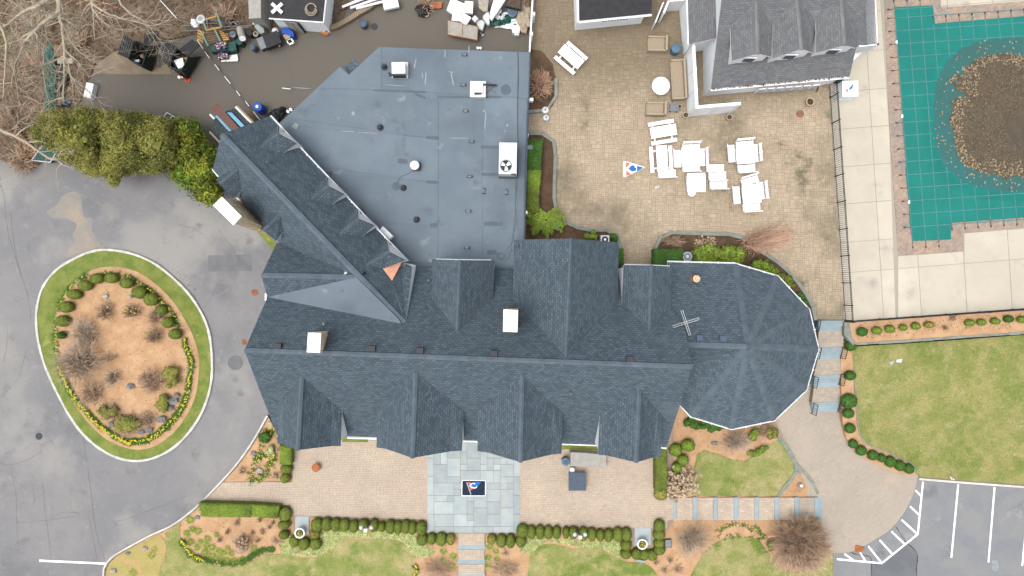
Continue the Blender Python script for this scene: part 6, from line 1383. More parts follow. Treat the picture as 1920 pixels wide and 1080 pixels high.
# left corner: tarps, timber, lids
t = thing('tarped_boat', 'long narrow shape under torn teal green tarp below the bare tree', 'tarp', P(95, 140, 0))
mb = MB(); pts = smooth_px([(88, 88), (96, 90), (100, 96), (101, 108), (104, 120), (103, 145), (105, 170), (104, 212), (92, 214), (92, 200), (90, 170), (87, 140), (86, 112), (84, 100)], 2, True); c_ = (95.5, 150)
top_ = [P(x, y, .75 + .12 * N3(x, y, 2, .1)) for x, y in pts]; mb.prism(top_, bottom=[Vector((p.x * 1.005, p.y, .05)) for p in top_]); mb.build('tarp', 'tarp_green', t)
mb = MB(); 
for _ in range(34): x, y = rnd.uniform(87, 102), rnd.uniform(92, 210); mb.blob(P(x, y, .8), rnd.uniform(.1, .3), rnd.uniform(.2, .6), .1, _, .5, 2, 8, 5)
mb.build('tarp_folds', 'tarp_green', t)['kind'] = 'stuff'
for (q, z_) in (([(86, 88), (90, 86), (93, 205), (89, 205)], .5),): mb = MB(); qp(mb, q, z_, .1); mb.build('pole', 'white_trim', t)
t = thing('junk_shelter', 'low wooden lean-to with brown boards right of the green tarp', 'lean-to', P(120, 130, 0))
for i, (q, m_) in enumerate((([(100, 84), (124, 84), (126, 106), (101, 106)], 'wood_grey'), ([(107, 108), (136, 109), (136, 119), (107, 119)], 'rock_pale'), ([(104, 120), (110, 122), (114, 196), (106, 196)], 'wood_grey'), ([(112, 126), (126, 128), (124, 160), (112, 158)], 'rubber_black'))): mb = MB(); qp(mb, q, .8 - .1 * i, .08); mb.build('board', m_, t)
t = thing('blue_tarp', 'crumpled dark blue tarp below the lean-to', 'tarp', P(114, 198, 0)); mb = MB(); mb.blob(P(115, 196, .2), .5, .35, .22, 3, .4, 2.2, 18, 10, zmin=.06); mb.build('tarp', 'navy', t); mb = MB(); mb.blob(P(124, 190, .2), .3, .25, .15, 5, .4, 2.2, 14, 8, zmin=.06); mb.build('fold', 'blue_grey', t)
t = thing('timber_stack', 'long stack of brown planks in the woods at the left edge', 'timber stack', P(30, 265, 0))
d0 = [(4, 231), (22, 231), (66, 288), (58, 297)]
for i in range(7):
    f0, f1 = i / 7, (i + .8) / 7; a0 = (2 + 22 * f0, 231); a1 = (2 + 22 * f1, 231); e0 = (56 + 13 * f0, 298 - 12 * f0); e1 = (56 + 13 * f1, 298 - 12 * f1)
    mb = MB(); qp(mb, [a0, a1, e1, e0], .45 + rnd.uniform(0, .06), .4, tint=[.7, 1.3, .75, .8, 1.35, .75, 1.1][i]); mb.build('plank', 'wood_stack', t)
def Zt(x, y): return (x / 10.8, 220 + y / 10.8)
for (q, lb, zt) in (([(890, 520), (1150, 690), (1020, 910), (640, 870)], 'dark green netted lid with a pale rim below the timber stack, under a bare branch', .5),):
    t = thing('netted_lid', lb, 'cover', P(*Zt(900, 700), 0)); Q = [Zt(*p) for p in q]; mb = MB(); qp(mb, Q, zt, .3); mb.build('net', 'green_bin', t); mb = MB(); pp = [P(x, y, zt + .03) for x, y in Q]; 
    for a, b_ in zip(pp, pp[1:] + pp[:1]): m2 = MB(); m2.tube([a, b_], .04, 5); m2.build('rim', 'metal_light', t)
t = thing('netted_lid', 'dark green framed lid half hidden behind the evergreen tree', 'cover', P(318, 218, 0)); Q = [(313, 211), (334, 223), (322, 234), (301, 228)]; mb = MB(); qp(mb, Q, .5, .3); mb.build('net', 'green_bin', t); pp = [P(x, y, .53) for x, y in Q]
for a, b_ in list(zip(pp, pp[1:] + pp[:1])) + [(pp[0].lerp(pp[1], .5), pp[3].lerp(pp[2], .5))]: m2 = MB(); m2.tube([a, b_], .04, 5); m2.build('rim', 'metal_light', t)
t = thing('white_locker', 'white ribbed plastic locker on the asphalt right of the bare tree', 'locker', P(166, 169, 0)); mb = MB(); bxp(mb, 166, 169, 14, 27, .55, .55, -12); mb.build('body', 'white_trim', t)
for k_ in range(3): mb = MB(); bxp(mb, 162.5 + k_ * 3.6, 169, 2, 26, .58, .04, -12); mb.build('lid_rib', 'white', t)
# lean-to roof and boards at the wing's far end
t = thing('lean_to_roof', 'low dark shingled lean-to at the far end of the wing, boards laid on it', 'lean-to', P(430, 225, 0))
def Zl(x, y): return (380 + x / 10.667, 190 + y / 10.667)
zl_ = lambda *p: [Zl(x, y) for x, y in p]
mb = MB(); mb.slope([P(*p, z) for p, z in zip(zl_((215, 380), (470, 200), (650, 125), (1020, 450)), (2.5, 2.6, 2.6, 2.8))] + [P(*Zl(700, 700), 2.8), P(*Zl(340, 800), 2.6), P(*Zl(180, 550), 2.5)], thick=.1); mb.build('roof', ['shingle_dark', 'white_trim'], t)
mb = MB(); q = [P(*p, 2.4) for p in zl_((260, 400), (640, 170), (980, 440), (680, 660), (340, 720), (220, 540))]; mb.prism(q, 2.4); mb.build('wall', 'siding', t)
for pts, m_ in (([(690, 95), (1030, 440)], 'wicker'), ([(660, 110), (1000, 460)], 'white_trim'), ([(140, 610), (350, 830)], 'wicker'), ([(145, 262), (235, 350)], 'white_trim')): mb = MB(); mb.tube([P(*Zl(*p), 2.75) for p in pts], .07, 4); mb.build('batten', m_, t)
for k_ in range(6): a, b_ = Zl(695 + k_ * 55, 120 + k_ * 55), Zl(715 + k_ * 55, 105 + k_ * 55); mb = MB(); mb.tube([P(*a, 2.78), P(*b_, 2.78)], .04, 4); mb.build('cross_piece', 'wicker', t)
for q, m_, z_, lb, nm in ((((160, 140), (290, 30), (740, 540), (590, 600)), 'board_brown', 3.0, 'wide reddish brown board lying across the lean-to roof', 'brown_board'), (((250, 300), (300, 275), (580, 595), (530, 610)), 'pale_blue', 2.85, 'narrow light blue board left of the brown board', 'blue_board'), (((480, 220), (580, 225), (850, 500), (775, 530)), 'pale_blue', 2.9, 'wide light blue board right of the brown board', 'blue_board')):
    t = thing(nm, lb, 'board', P(*Zl(*q[0]), z_)); mb = MB(); mb.prism([P(*Zl(*p), z_) for p in q], .06); mb.build('board', m_, t)
    mb = MB(); a, b_ = P(*Zl(*q[0]), z_ + .01), P(*Zl(*q[1]), z_ + .01); c, d = P(*Zl(*q[2]), z_ + .01), P(*Zl(*q[3]), z_ + .01); mb.prism([a.lerp(d, .1), b_.lerp(c, .1), b_.lerp(c, .12), a.lerp(d, .12)], .012); mb.build('batten', m_, t)
t = thing('blue_drum', 'bright blue plastic drum with a white cap near the wing end', 'barrel', P(484, 202, 0)); c = P(482.5, 200, 1.1); c.z = 0
mb = MB(); mb.lathe(c, [(.30, 0), (.36, .1), (.36, 1.0), (.33, 1.1), (.28, 1.12)], 24); mb.build('body', 'blue_bright', t); mb = MB(); mb.lathe(c, [(.11, 1.12), (.11, 1.18), (.08, 1.19)], 14); mb.build('cap', 'white', t)
t = thing('wicker_lounger', 'brown wicker seat frame standing between the lean-to and the blue drum', 'seat', P(470, 220, 0)); pp = zl_((890, 200), (940, 200), (1020, 300), (1055, 420), (1010, 440), (930, 320)); mb = MB(); mb.prism([P(*p, .8) for p in pp], .06); mb.build('seat', 'wood_stack', t)
for k_ in range(5): mb = MB(); a, b_ = Zl(905 + k_ * 24, 230 + k_ * 42), Zl(965 + k_ * 18, 235 + k_ * 42); mb.tube([P(*a, .84), P(*b_, .84)], .03, 4); mb.build('slat', 'wood_new', t)
t = thing('rubbish_bag', 'black rubbish bags and bent scrap behind the flat roof corner', 'rubbish', P(515, 222, 0))
for x, y, r in ((508, 221, .4), (517, 217, .45), (526, 212, .35), (530, 206, .25)): mb = MB(); mb.blob(P(x, y, .3), r, r, .35, x, .35, 2.2, 14, 8, zmin=.02); mb.build('bag', 'black', t)
for x, y in ((541, 210), (546.5, 206.5)): t = thing('paint_can', 'small white can at the flat roof edge, %s' % ('left one' if x < 544 else 'right one'), 'can', P(x, y, 0)); mb = MB(); mb.lathe(P(x, y, 0), [(.1, 0), (.11, .25), (.09, .27)], 14); mb.build('body', 'white', t); mb = MB(); mb.lathe(P(x, y, .27), [(.07, 0), (.07, .02)], 12); mb.build('lid', 'white_trim', t)
for i, (pts, lb) in enumerate((([(529, 165), (545, 167)], 'thin pale pole lying on the yard beside the flat roof edge'), ([(475, 209), (489, 227)], 'thin white pole ending at the wing corner'), ([(300, 0), (331, 34)], 'thin pale cable crossing the top edge woods'), ([(370, 75), (381, 92)], 'short pale pole piece left of the green box'))):
    t = thing('thin_pole', lb, 'pole', P(*pts[0], 0)); mb = MB(); mb.tube([P(*p, .5) for p in pts], .03, 6); mb.build('shaft', 'white_trim', t)
t = thing('marked_cable', 'straight cable with white sleeves running across the service yard to the wing', 'cable', P(375, 82, 0))
mb = MB(); mb.tube([P(372, 78, .25), P(430, 155, .3), P(476, 212, .3)], .015, 5); mb.build('cable', 'metal_dark', t)
for a, b_ in (((384, 97), (393, 109)), ((403, 121), (411, 132)), ((421, 143), (432, 157)), ((443, 170), (450, 180)), ((460, 190), (467, 199))): mb = MB(); mb.tube([P(*a, .3), P(*b_, .3)], .03, 6); mb.build('sleeve', 'white', t)
# items on and by the white shed
t = thing('white_cross', 'white cross shaped fan blades lying on the dark shed roof', 'fan', P(519, 14, 2.5))
for a in (42, -42): mb = MB(); bxp(mb, 519, 15, 26, 6, 2.62, .08, a); mb.build('blade', 'white', t)
mb = MB(); c = P(519, 15, 2.6); mb.lathe(c, [(.12, 0), (.12, .08)], 12); mb.build('hub', 'metal_light', t)
t = thing('rope_coil', 'tan coil of hose on the dark shed roof', 'hose', P(583, 15, 2.5)); 
for k_ in range(3): mb = MB(); mb.tube([P(583 + (8 + k_ * 1.5) * math.cos(a), 15 + k_ * 1.5 + (9 + k_ * 1.2) * math.sin(a), 2.6 + .02 * k_) for a in [i * .4 for i in range(16)]], .03, 5); mb.build('loop', 'wicker', t)
t = thing('cardboard_box', 'flattened orange box at the shed corner', 'box', P(609, 60, 0)); mb = MB(); qp(mb, [(601, 57), (615, 56), (617, 64), (610, 67), (602, 63)], .2, .15); mb.build('box', 'box_orange', t); mb = MB(); qp(mb, [(603, 58), (614, 57), (615, 62), (604, 62)], .22, .02); mb.build('flap', 'wood_new', t)
def low(label, name, cat, q, z, m_, extra=None, lift=.02): 
    t = thing(name, label, cat, P(*q[0], 0)); mb = MB(); qp(mb, q, z, min(.3, z)); mb.build('panel', m_, t)
    n = len(q); c = (sum(p[0] for p in q) / n, sum(p[1] for p in q) / n); mb = MB(); qp(mb, [(c[0] + (p[0] - c[0]) * .8, c[1] + (p[1] - c[1]) * .8) for p in q], z + lift, .02); mb.build('face', extra or m_, t); return t
can('dark open bucket on the asphalt beside the retaining wall', 680, 43.5, 0, .28, .7, 'blue_grey', 'soil', 'bucket', 'bucket', True); manhole(702, 50, 6.5, .004, 'dark drain cover in the brown service yard', 'metal_dark', False)
t = thing('white_pipes', 'bundle of long white pipes lying on the woods edge', 'pipes', P(690, 10, 0))
for a, b_ in (((642, 13), (712, -14)), ((657, 15), (718, -6)), ((668, 16), (722, 2)), ((650, 10), (700, -12))): mb = MB(); mb.tube([P(*a, .5), P(*b_, .6)], .09, 8); mb.build('pipe', 'white', t)
low('white square board on top of the white pipes', 'scrap_sheet', 'scrap', [(716, -3), (745, -3), (748, 12), (720, 18)], .7, 'white_trim', 'white')
t = thing('retaining_wall', 'low curved concrete wall along the woods edge above the service yard', 'wall', P(650, 45, 0))
strip_blocks(smooth_px([(612, 58), (628, 54), (645, 47), (662, 36), (684, 22), (704, 12), (712, 4), (720, -20)], 4), 0, .35, .5, .9, 'concrete_old', 'wall_block', t, zoff=.45)
t = thing('rubbish_bag', 'black plastic sack and dry branches near the orange box', 'rubbish', P(792, 20, 0)); mb = MB(); mb.blob(P(792, 20, .3), .5, .42, .35, 8, .35, 2.2, 18, 10, zmin=.02); mb.build('bag', 'black', t); mb = MB(); mb.lathe(P(800, 29, .05), [(.2, 0), (.2, .2), (.17, .2)], 16); mb.build('tin', 'wicker', t)
low('flat orange cardboard box lying left of the scrap heap', 'orange_box', 'box', [(809, 4), (829, 3), (828, 15), (810, 16)], .25, 'box_orange')
zk = lambda *p: [Zk(x, y) for x, y in p]
low('large white sheet at the left of the scrap heap', 'scrap_sheet', 'scrap', zk((270, -60), (370, 10), (560, 90), (480, 250), (280, 260), (175, 190)), .9, 'white', 'white_trim')
low('upright white panel standing in the middle of the scrap heap', 'scrap_sheet', 'scrap', zk((525, 15), (680, 30), (670, 250), (480, 240)), 1.1, 'white'); low('small white sheet left of the rusty panel top', 'scrap_sheet', 'scrap', zk((290, 230), (450, 240), (440, 400), (270, 385)), 1.05, 'white', 'white_trim')
low('tilted white square resting on the rusty panel', 'scrap_sheet', 'scrap', zk((480, 235), (640, 330), (545, 470), (405, 380)), 1.25, 'white'); low('tiny white square tile among grey scrap', 'scrap_sheet', 'scrap', zk((715, 290), (775, 350), (710, 410), (650, 350)), 1.0, 'white', 'metal_light')
low('long white board slanting across the scrap heap', 'scrap_board', 'scrap', zk((1090, -60), (1330, -60), (1030, 380), (985, 320), (1020, 160)), 1.2, 'white_trim', 'white'); low('pale grey crate with wire in the scrap heap', 'scrap_crate', 'scrap', zk((770, 0), (970, 0), (950, 210), (880, 220), (790, 150)), 1.0, 'cover_grey', 'rock_pale')
low('pale grey box lower middle of the scrap heap', 'scrap_crate', 'scrap', zk((860, 300), (940, 215), (985, 230), (995, 470), (950, 480), (860, 350)), .9, 'cover_grey', 'metal_light'); low('bent grey metal tray in front of the scrap heap', 'metal_tray', 'scrap', zk((720, 410), (780, 370), (930, 370), (860, 595), (790, 570)), .5, 'metal_grey', 'metal_light')
low('dark brown square lid leaning at the top of the scrap heap', 'dark_lid', 'lid', zk((1330, -30), (1610, -30), (1590, 170), (1560, 180), (1270, 110)), 1.3, 'rubber_black', 'bark_dark')
t = thing('rusty_panel', 'weathered beige metal double door panel with rust at the front of the scrap heap', 'panel', P(*Zk(480, 570), 0)); Q = [P(*p, z) for p, z in zip(zk((190, 375), (780, 500), (760, 770), (190, 665)), (1.0, 1.0, .75, .75))]; mb = MB(); mb.prism(Q, .1); mb.build('frame', 'rust', t)
for f0, f1 in ((.02, .49), (.51, .98)):
    mb = MB(); mb.prism([Q[0].lerp(Q[1], f0).lerp(Q[3].lerp(Q[2], f0), .05) + Vector((0, 0, .03)), Q[0].lerp(Q[1], f1).lerp(Q[3].lerp(Q[2], f1), .05) + Vector((0, 0, .03)), Q[0].lerp(Q[1], f1).lerp(Q[3].lerp(Q[2], f1), .95) + Vector((0, 0, .03)), Q[0].lerp(Q[1], f0).lerp(Q[3].lerp(Q[2], f0), .95) + Vector((0, 0, .03))], .03); mb.build('door_panel', 'rock_pale', t)
    mb = MB(); g = lambda f, h: Q[0].lerp(Q[1], f).lerp(Q[3].lerp(Q[2], f), h) + Vector((0, 0, .045)); mb.prism([g(f0 + .06, .2), g(f1 - .06, .2), g(f1 - .06, .75), g(f0 + .06, .75)], .014); mb.build('inset', 'cover_grey', t)
t = thing('green_tarp', 'dark green sack full of clear plastic at the right of the scrap heap', 'sack', P(*Zk(1180, 350), 0)); mb = MB(); mb.blob(P(*Zk(1180, 370), .3), .8, .45, .35, 6, .3, 2.4, 22, 10, zmin=.02); mb.build('sack', 'tarp_green', t); mb = MB()
for _ in range(14): x, y = rnd.uniform(1120, 1260), rnd.uniform(190, 350); mb.blob(P(*Zk(x, y), .65), .14, .12, .1, _, .5, 3, 8, 6)
mb.build('plastic', 'metal_light', t)['kind'] = 'stuff'
t = thing('blue_tub', 'blue grey plastic tub behind the green sack', 'tub', P(*Zk(1420, 230), 0)); mb = MB(); c = P(*Zk(1420, 225), .9); c.z = 0; mb.lathe(c, [(.3, 0), (.36, .85), (.36, .9), (.3, .92)], 22); mb.build('body', 'blue_can', t); mb = MB(); mb.lathe(c, [(.26, .9), (.26, .94)], 20); mb.build('lid', 'blue_grey', t)
t = thing('colourful_sheet', 'crumpled white yellow and blue printed sheet under the brown paper', 'sheet', P(*Zk(1400, 400), 0)); mb = MB(); mb.blob(P(*Zk(1450, 410), .1), 1.3, .5, .22, 12, .35, 2.6, 30, 12, zmin=.02); mb.build('sheet', 'white', t)
for _ in range(16): 
    x, y = rnd.uniform(1240, 1740), rnd.uniform(330, 490); mb = MB(); mb.blob(P(*Zk(x, y), .27), .13, .08, .05, _, .5, 2, 8, 5); mb.build('print', rnd.choice(['blue_bright', 'yellow', 'logo_blue', 'wood_new']), t)
t = thing('brown_paper', 'large crumpled tan paper sack against the white fence', 'paper', P(*Zk(1680, 300), 0)); mb = MB(); mb.blob(P(*Zk(1660, 290), .5), .55, 1.1, .35, 21, .3, 2.2, 26, 14, zmin=.02); mb.build('sack', 'wicker', t); mb = MB(); mb.blob(P(*Zk(1720, 60), .7), .3, .3, .25, 4, .4, 2.5, 14, 8); mb.build('top_fold', 'wood_grey', t)
t = thing('plastic_chair', 'white moulded plastic chair on its own below the scrap heap', 'chair', P(*Zk(1490, 560), 0)); X_, Y_ = Zk(1492, 555); mb = MB(); bxp(mb, X_, Y_, 13.5, 13.5, .45, .05, -5); mb.build('seat', 'white', t)
for k_ in range(4): mb = MB(); bxp(mb, X_ - 4.5 + k_ * 3, Y_, .8, 10, .46, .02, -5); mb.build('slot', 'cover_grey', t)
mb = MB(); bxp(mb, X_ + .5, Y_ + 9, 9, 2, .8, .35, -8); mb.build('backrest', 'white', t)
for sx in (-1, 1):
    for sy in (-1, 1): mb = MB(); c = P(X_ + sx * 5.5, Y_ + sy * 5.5, .42); mb.tube([c, c + Vector((sx * .04, -sy * .04, -.42))], .025, 5); mb.build('leg', 'white', t)
t = thing('drain_pipe', 'short pale blue metal downpipe lying right of the rusty panel', 'pipe', P(*Zk(830, 630), 0)); mb = MB(); mb.tube([P(*Zk(785, 595), .15), P(*Zk(865, 670), .15)], .1, 8); mb.build('pipe', 'metal_grey', t); mb = MB(); mb.tube([P(*Zk(860, 664), .15), P(*Zk(872, 676), .15)], .12, 8); mb.build('collar', 'metal_light', t)
for x, y, lb in ((896, 91.5, 'white plastic cup at the flat roof top edge, left of two'), (901, 91.5, 'white plastic cup at the flat roof top edge, right of two')): t = thing('plastic_cup', lb, 'cup', P(x, y, 0)); mb = MB(); c = P(x, y, 0); mb.lathe(c, [(.07, 0), (.1, .2), (.08, .2)], 12); mb.build('cup', 'white', t); mb = MB(); mb.lathe(c, [(.075, .16), (.075, .19)], 10); mb.build('inside', 'metal_light', t)
# ------------------------------------------------------------------ planting
ORD = ['first', 'second', 'third', 'fourth', 'fifth', 'sixth', 'seventh', 'eighth', 'ninth', 'tenth', 'eleventh', 'twelfth', 'thirteenth', 'fourteenth']
def leafq(mb, c, d, s_, t, w_=.6):
    """small leaf facing outwards along d"""
    a = d.cross(Vector((rnd.uniform(-1, 1), rnd.uniform(-1, 1), rnd.uniform(-1, 1)))).normalized(); b_ = d.cross(a)
    tl = d * rnd.uniform(-.4, .7) * s_
    mb.add([c - a * s_, c - b_ * s_ * w_ + tl * .5, c + a * s_ + tl, c + b_ * s_ * w_], [(0, 1, 2, 3)], t)
def ballmesh(seed, n=900, s_=.045, m='foliage', lump=.05):
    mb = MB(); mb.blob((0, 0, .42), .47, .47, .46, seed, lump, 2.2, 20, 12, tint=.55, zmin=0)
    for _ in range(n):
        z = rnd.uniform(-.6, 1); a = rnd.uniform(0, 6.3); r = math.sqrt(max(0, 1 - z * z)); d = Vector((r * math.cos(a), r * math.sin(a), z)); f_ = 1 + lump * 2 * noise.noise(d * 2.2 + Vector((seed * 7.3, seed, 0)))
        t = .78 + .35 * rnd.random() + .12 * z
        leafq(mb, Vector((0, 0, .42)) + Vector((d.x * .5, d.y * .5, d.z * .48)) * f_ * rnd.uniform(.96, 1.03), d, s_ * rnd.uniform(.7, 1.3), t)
    me_o = mb.build('boxwood', m); return me_o
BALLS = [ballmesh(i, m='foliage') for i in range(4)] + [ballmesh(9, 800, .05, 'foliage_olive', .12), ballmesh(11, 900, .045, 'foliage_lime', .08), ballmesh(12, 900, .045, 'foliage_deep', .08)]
used_b = [False] * len(BALLS)
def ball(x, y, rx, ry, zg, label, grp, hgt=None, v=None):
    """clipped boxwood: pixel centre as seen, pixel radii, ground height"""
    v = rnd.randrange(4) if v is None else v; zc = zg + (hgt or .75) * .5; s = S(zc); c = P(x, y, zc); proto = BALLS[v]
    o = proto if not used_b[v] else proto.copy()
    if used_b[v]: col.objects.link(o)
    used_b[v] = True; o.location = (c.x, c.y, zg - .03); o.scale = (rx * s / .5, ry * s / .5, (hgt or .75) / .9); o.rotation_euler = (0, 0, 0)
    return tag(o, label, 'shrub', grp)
isl_b = [(303, 333, 34, 27), (285, 397, 34, 27), (283, 462, 19, 18), (340, 274, 34, 24), (391, 233, 34, 25), (445, 202, 33, 25), (513, 200, 31, 24), (582, 223, 31, 25), (640, 265, 35, 30), (694, 298, 34, 30), (742, 346, 29, 24), (771, 403, 28, 26), (804, 457, 30, 25)]
islo = sorted(range(13), key=lambda i: (0 if isl_b[i][0] < 480 else 1, -isl_b[i][1] if isl_b[i][0] < 480 else isl_b[i][0]))
for k_, i in enumerate(islo):
    x, y, rx, ry = isl_b[i]; X_, Y_ = Z6((x, y))
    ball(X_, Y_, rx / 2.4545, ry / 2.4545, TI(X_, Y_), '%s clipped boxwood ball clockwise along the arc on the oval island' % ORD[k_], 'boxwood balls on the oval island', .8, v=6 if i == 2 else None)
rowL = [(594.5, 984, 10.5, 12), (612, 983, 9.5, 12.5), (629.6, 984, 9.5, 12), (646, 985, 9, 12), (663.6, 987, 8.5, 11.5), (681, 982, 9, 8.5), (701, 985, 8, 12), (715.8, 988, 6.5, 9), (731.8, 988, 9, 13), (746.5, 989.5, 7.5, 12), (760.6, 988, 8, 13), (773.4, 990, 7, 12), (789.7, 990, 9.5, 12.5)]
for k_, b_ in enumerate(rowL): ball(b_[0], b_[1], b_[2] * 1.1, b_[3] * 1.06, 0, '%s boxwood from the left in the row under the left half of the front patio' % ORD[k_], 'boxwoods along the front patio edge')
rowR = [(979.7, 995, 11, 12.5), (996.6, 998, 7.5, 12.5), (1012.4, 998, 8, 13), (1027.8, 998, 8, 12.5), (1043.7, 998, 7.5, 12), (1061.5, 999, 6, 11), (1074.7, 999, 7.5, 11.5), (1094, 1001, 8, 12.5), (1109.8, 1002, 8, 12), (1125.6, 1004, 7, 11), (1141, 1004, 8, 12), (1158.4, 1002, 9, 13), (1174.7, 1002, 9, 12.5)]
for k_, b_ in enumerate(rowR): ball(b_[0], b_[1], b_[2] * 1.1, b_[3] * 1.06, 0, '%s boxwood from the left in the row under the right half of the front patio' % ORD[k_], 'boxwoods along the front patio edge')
for x, y, rx, ry, v, lb in [(791.6, 1011.6, 10.5, 12, None, 'boxwood below the right end of the left patio row'), (809, 1010, 9, 11.5, None, 'second boxwood left of the front walk, between two larger ones'), (827.4, 1011, 10.5, 13.5, None, 'large boxwood next to the browning shrub left of the front walk'), (845, 1011, 8, 11, 4, 'thin browning boxwood nearest the left side of the front walk'),
    (590, 1001, 10.5, 9, 4, 'brownish boxwood right of the left flower urn'), (592, 1020, 11, 11.5, None, 'boxwood below the brownish one right of the left urn'), (570, 1020, 11, 12, None, 'middle boxwood under the left flower urn'), (552, 1015, 9.5, 11.5, None, 'boxwood at the lower left of the left flower urn'),
    (921.7, 1010.8, 8.5, 9.5, 4, 'small dull boxwood nearest the right side of the front walk'), (940, 1014, 9.5, 13.5, None, 'second boxwood right of the front walk'), (957, 1014, 9, 14, None, 'third boxwood right of the front walk'), (976.8, 1014.5, 10, 12, None, 'boxwood tucked below the large left end of the right patio row'),
    (1173.7, 1022, 10.5, 10.5, None, 'upper boxwood left of the right flower urn'), (1173.7, 1038.5, 10.5, 9.5, None, 'lower boxwood left of the right flower urn'), (1193.5, 1038.5, 10.5, 11, None, 'left one of three boxwoods under the right flower urn'), (1208, 1040, 10, 10.5, None, 'middle one of three boxwoods under the right flower urn'), (1223, 1041, 10, 10.5, None, 'right one of three boxwoods under the right flower urn'),
    (1236, 985.5, 11, 12, None, 'topmost boxwood of the column right of the right flower urn'), (1236, 1002, 11.5, 10.5, None, 'second boxwood down the column right of the right urn'), (1236, 1018, 10.5, 9.5, None, 'third boxwood down the column right of the right urn'), (1237, 1031, 11, 9.5, None, 'lowest boxwood of the column right of the right urn'),
    (534, 964, 13, 13.5, None, 'large round boxwood at the right end of the long hedge'), (532.5, 984, 11.5, 8.5, None, 'flattened boxwood just below the large one at the hedge end'), (532, 1002.6, 10, 8.5, None, 'small boxwood left of the left flower urn'),
    (537, 879, 11.5, 9, None, 'boxwood at the lower end of the short hedge beside the left front gable'), (535, 896.5, 9.5, 9.5, None, 'small boxwood at the patio corner of the triangular bed'), (1239, 926, 13, 12, 4, 'yellowish boxwood at the lower end of the right hedge'),
    (1267, 843.5, 12, 12, 5, 'bright boxwood nearest the right front gable in the side bed'), (1290, 835, 13, 11.5, 5, 'bright boxwood at the upper right of the side bed group'), (1281, 862.4, 10.5, 10.5, 5, 'third bright boxwood down in the side bed group'), (1269.4, 877, 10, 10.5, 5, 'bright boxwood just above the pale blooming hydrangea'),
    (1592, 751.7, 16, 13.5, 6, 'largest dark boxwood beside the lowest stair flight'), (1595, 648, 11, 10, 6, 'dark boxwood at the corner of the pool bed edging'), (1594, 704, 11, 9, 6, 'dark boxwood beside the third stair flight handrail')]:
    ball(x, y, rx, ry, T(x, y) if x < 1560 else TR(x, y), lb, 'boxwoods around the garden', v=v)
for k_, (x, y, rx, ry) in enumerate([(1591, 774.7, 11, 9.5), (1594, 803, 10.5, 9.5), (1600, 832, 9, 8.5), (1615, 844.7, 10.5, 9.5), (1637, 853.7, 10.5, 9.5), (1653.7, 858.7, 8.5, 8), (1670, 865.7, 11, 10.5), (1688, 873, 10, 10), (1704.7, 879, 9.5, 9.5)]):
    ball(x, y, rx, ry, TR(x, y), '%s small boxwood down the curved bed from the large one by the stairs' % ORD[k_], 'boxwoods in the curved bed', .6, v=6)
for k_, (x, y, rx, ry, v) in enumerate([(1617, 622, 10.5, 8.5, 6), (1644.7, 619.7, 10, 7.5, 5), (1669, 616.7, 9.5, 7.5, 5), (1694, 614, 7.5, 6, 5), (1717.7, 611, 8.5, 6.8, 5), (1742.7, 609, 9.5, 6, 4), (1819, 605, 9.5, 6.5, 5), (1841, 604, 8.5, 6.5, 5), (1867, 602, 9, 6.3, 5), (1892, 598, 9.3, 6.8, 6), (1917, 599, 9, 6.5, 5), (1945, 597, 9, 6.5, 5)]):
    ball(x, y, rx, ry, UZ - .25, '%s low rounded shrub from the left in the mulch strip under the pool fence' % ORD[k_], 'rounded shrubs under the pool fence', .55, v=v)
for i, o in enumerate(BALLS):
    if not used_b[i]: bpy.data.objects.remove(o)
def hedge(name, label, q, zg, h, m, n, s_=.05, grp=None):
    """clipped hedge: pixel quad of its top"""
    zt = zg + h; W = [P(x, y, zt) for x, y in q]; mb = MB(); bot = [Vector((p.x, p.y, zg - .05)) for p in W]
    if area([(p.x, p.y) for p in W]) < 0: W = W[::-1]; bot = bot[::-1]
    nn = 10; g = [[None] * (nn + 1) for _ in range(nn + 1)]
    for i in range(nn + 1):
        for j in range(nn + 1):
            p = W[0].lerp(W[1], i / nn).lerp(W[3].lerp(W[2], i / nn), j / nn); e = 1 - (max(abs(i / nn - .5), abs(j / nn - .5)) * 2) ** 6
            g[i][j] = Vector((p.x, p.y, p.z - .12 * (1 - e) + .05 * N3(p.x, p.y, 1, 1.2)))
    for i in range(nn):
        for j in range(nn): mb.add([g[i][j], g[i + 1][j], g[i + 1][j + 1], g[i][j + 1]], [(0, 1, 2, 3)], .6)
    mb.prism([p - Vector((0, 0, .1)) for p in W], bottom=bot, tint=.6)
    for _ in range(n):
        u, v = rnd.uniform(-.02, 1.02), rnd.uniform(-.02, 1.02); p = W[0].lerp(W[1], u).lerp(W[3].lerp(W[2], u), v); e = max(abs(u - .5), abs(v - .5)) * 2
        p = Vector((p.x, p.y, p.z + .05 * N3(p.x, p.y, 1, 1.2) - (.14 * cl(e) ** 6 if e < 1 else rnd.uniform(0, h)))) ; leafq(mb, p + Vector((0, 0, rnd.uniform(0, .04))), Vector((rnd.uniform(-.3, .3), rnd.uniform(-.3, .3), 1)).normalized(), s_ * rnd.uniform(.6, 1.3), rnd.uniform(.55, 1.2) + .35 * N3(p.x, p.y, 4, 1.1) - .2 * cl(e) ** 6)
    return tag(mb.build(name, m), label, 'hedge', grp)
hedge('clipped_hedge', 'left half of the long bright clipped hedge beside the driveway kerb', [(371, 944), (470, 946.5), (469, 970.5), (378, 969)], 0, .9, 'foliage_lime', 4200)
hedge('clipped_hedge', 'right half of the long bright clipped hedge, ending at the large boxwood', [(471, 946.5), (522, 950), (519, 973), (471, 969)], 0, .9, 'foliage_lime', 2400)
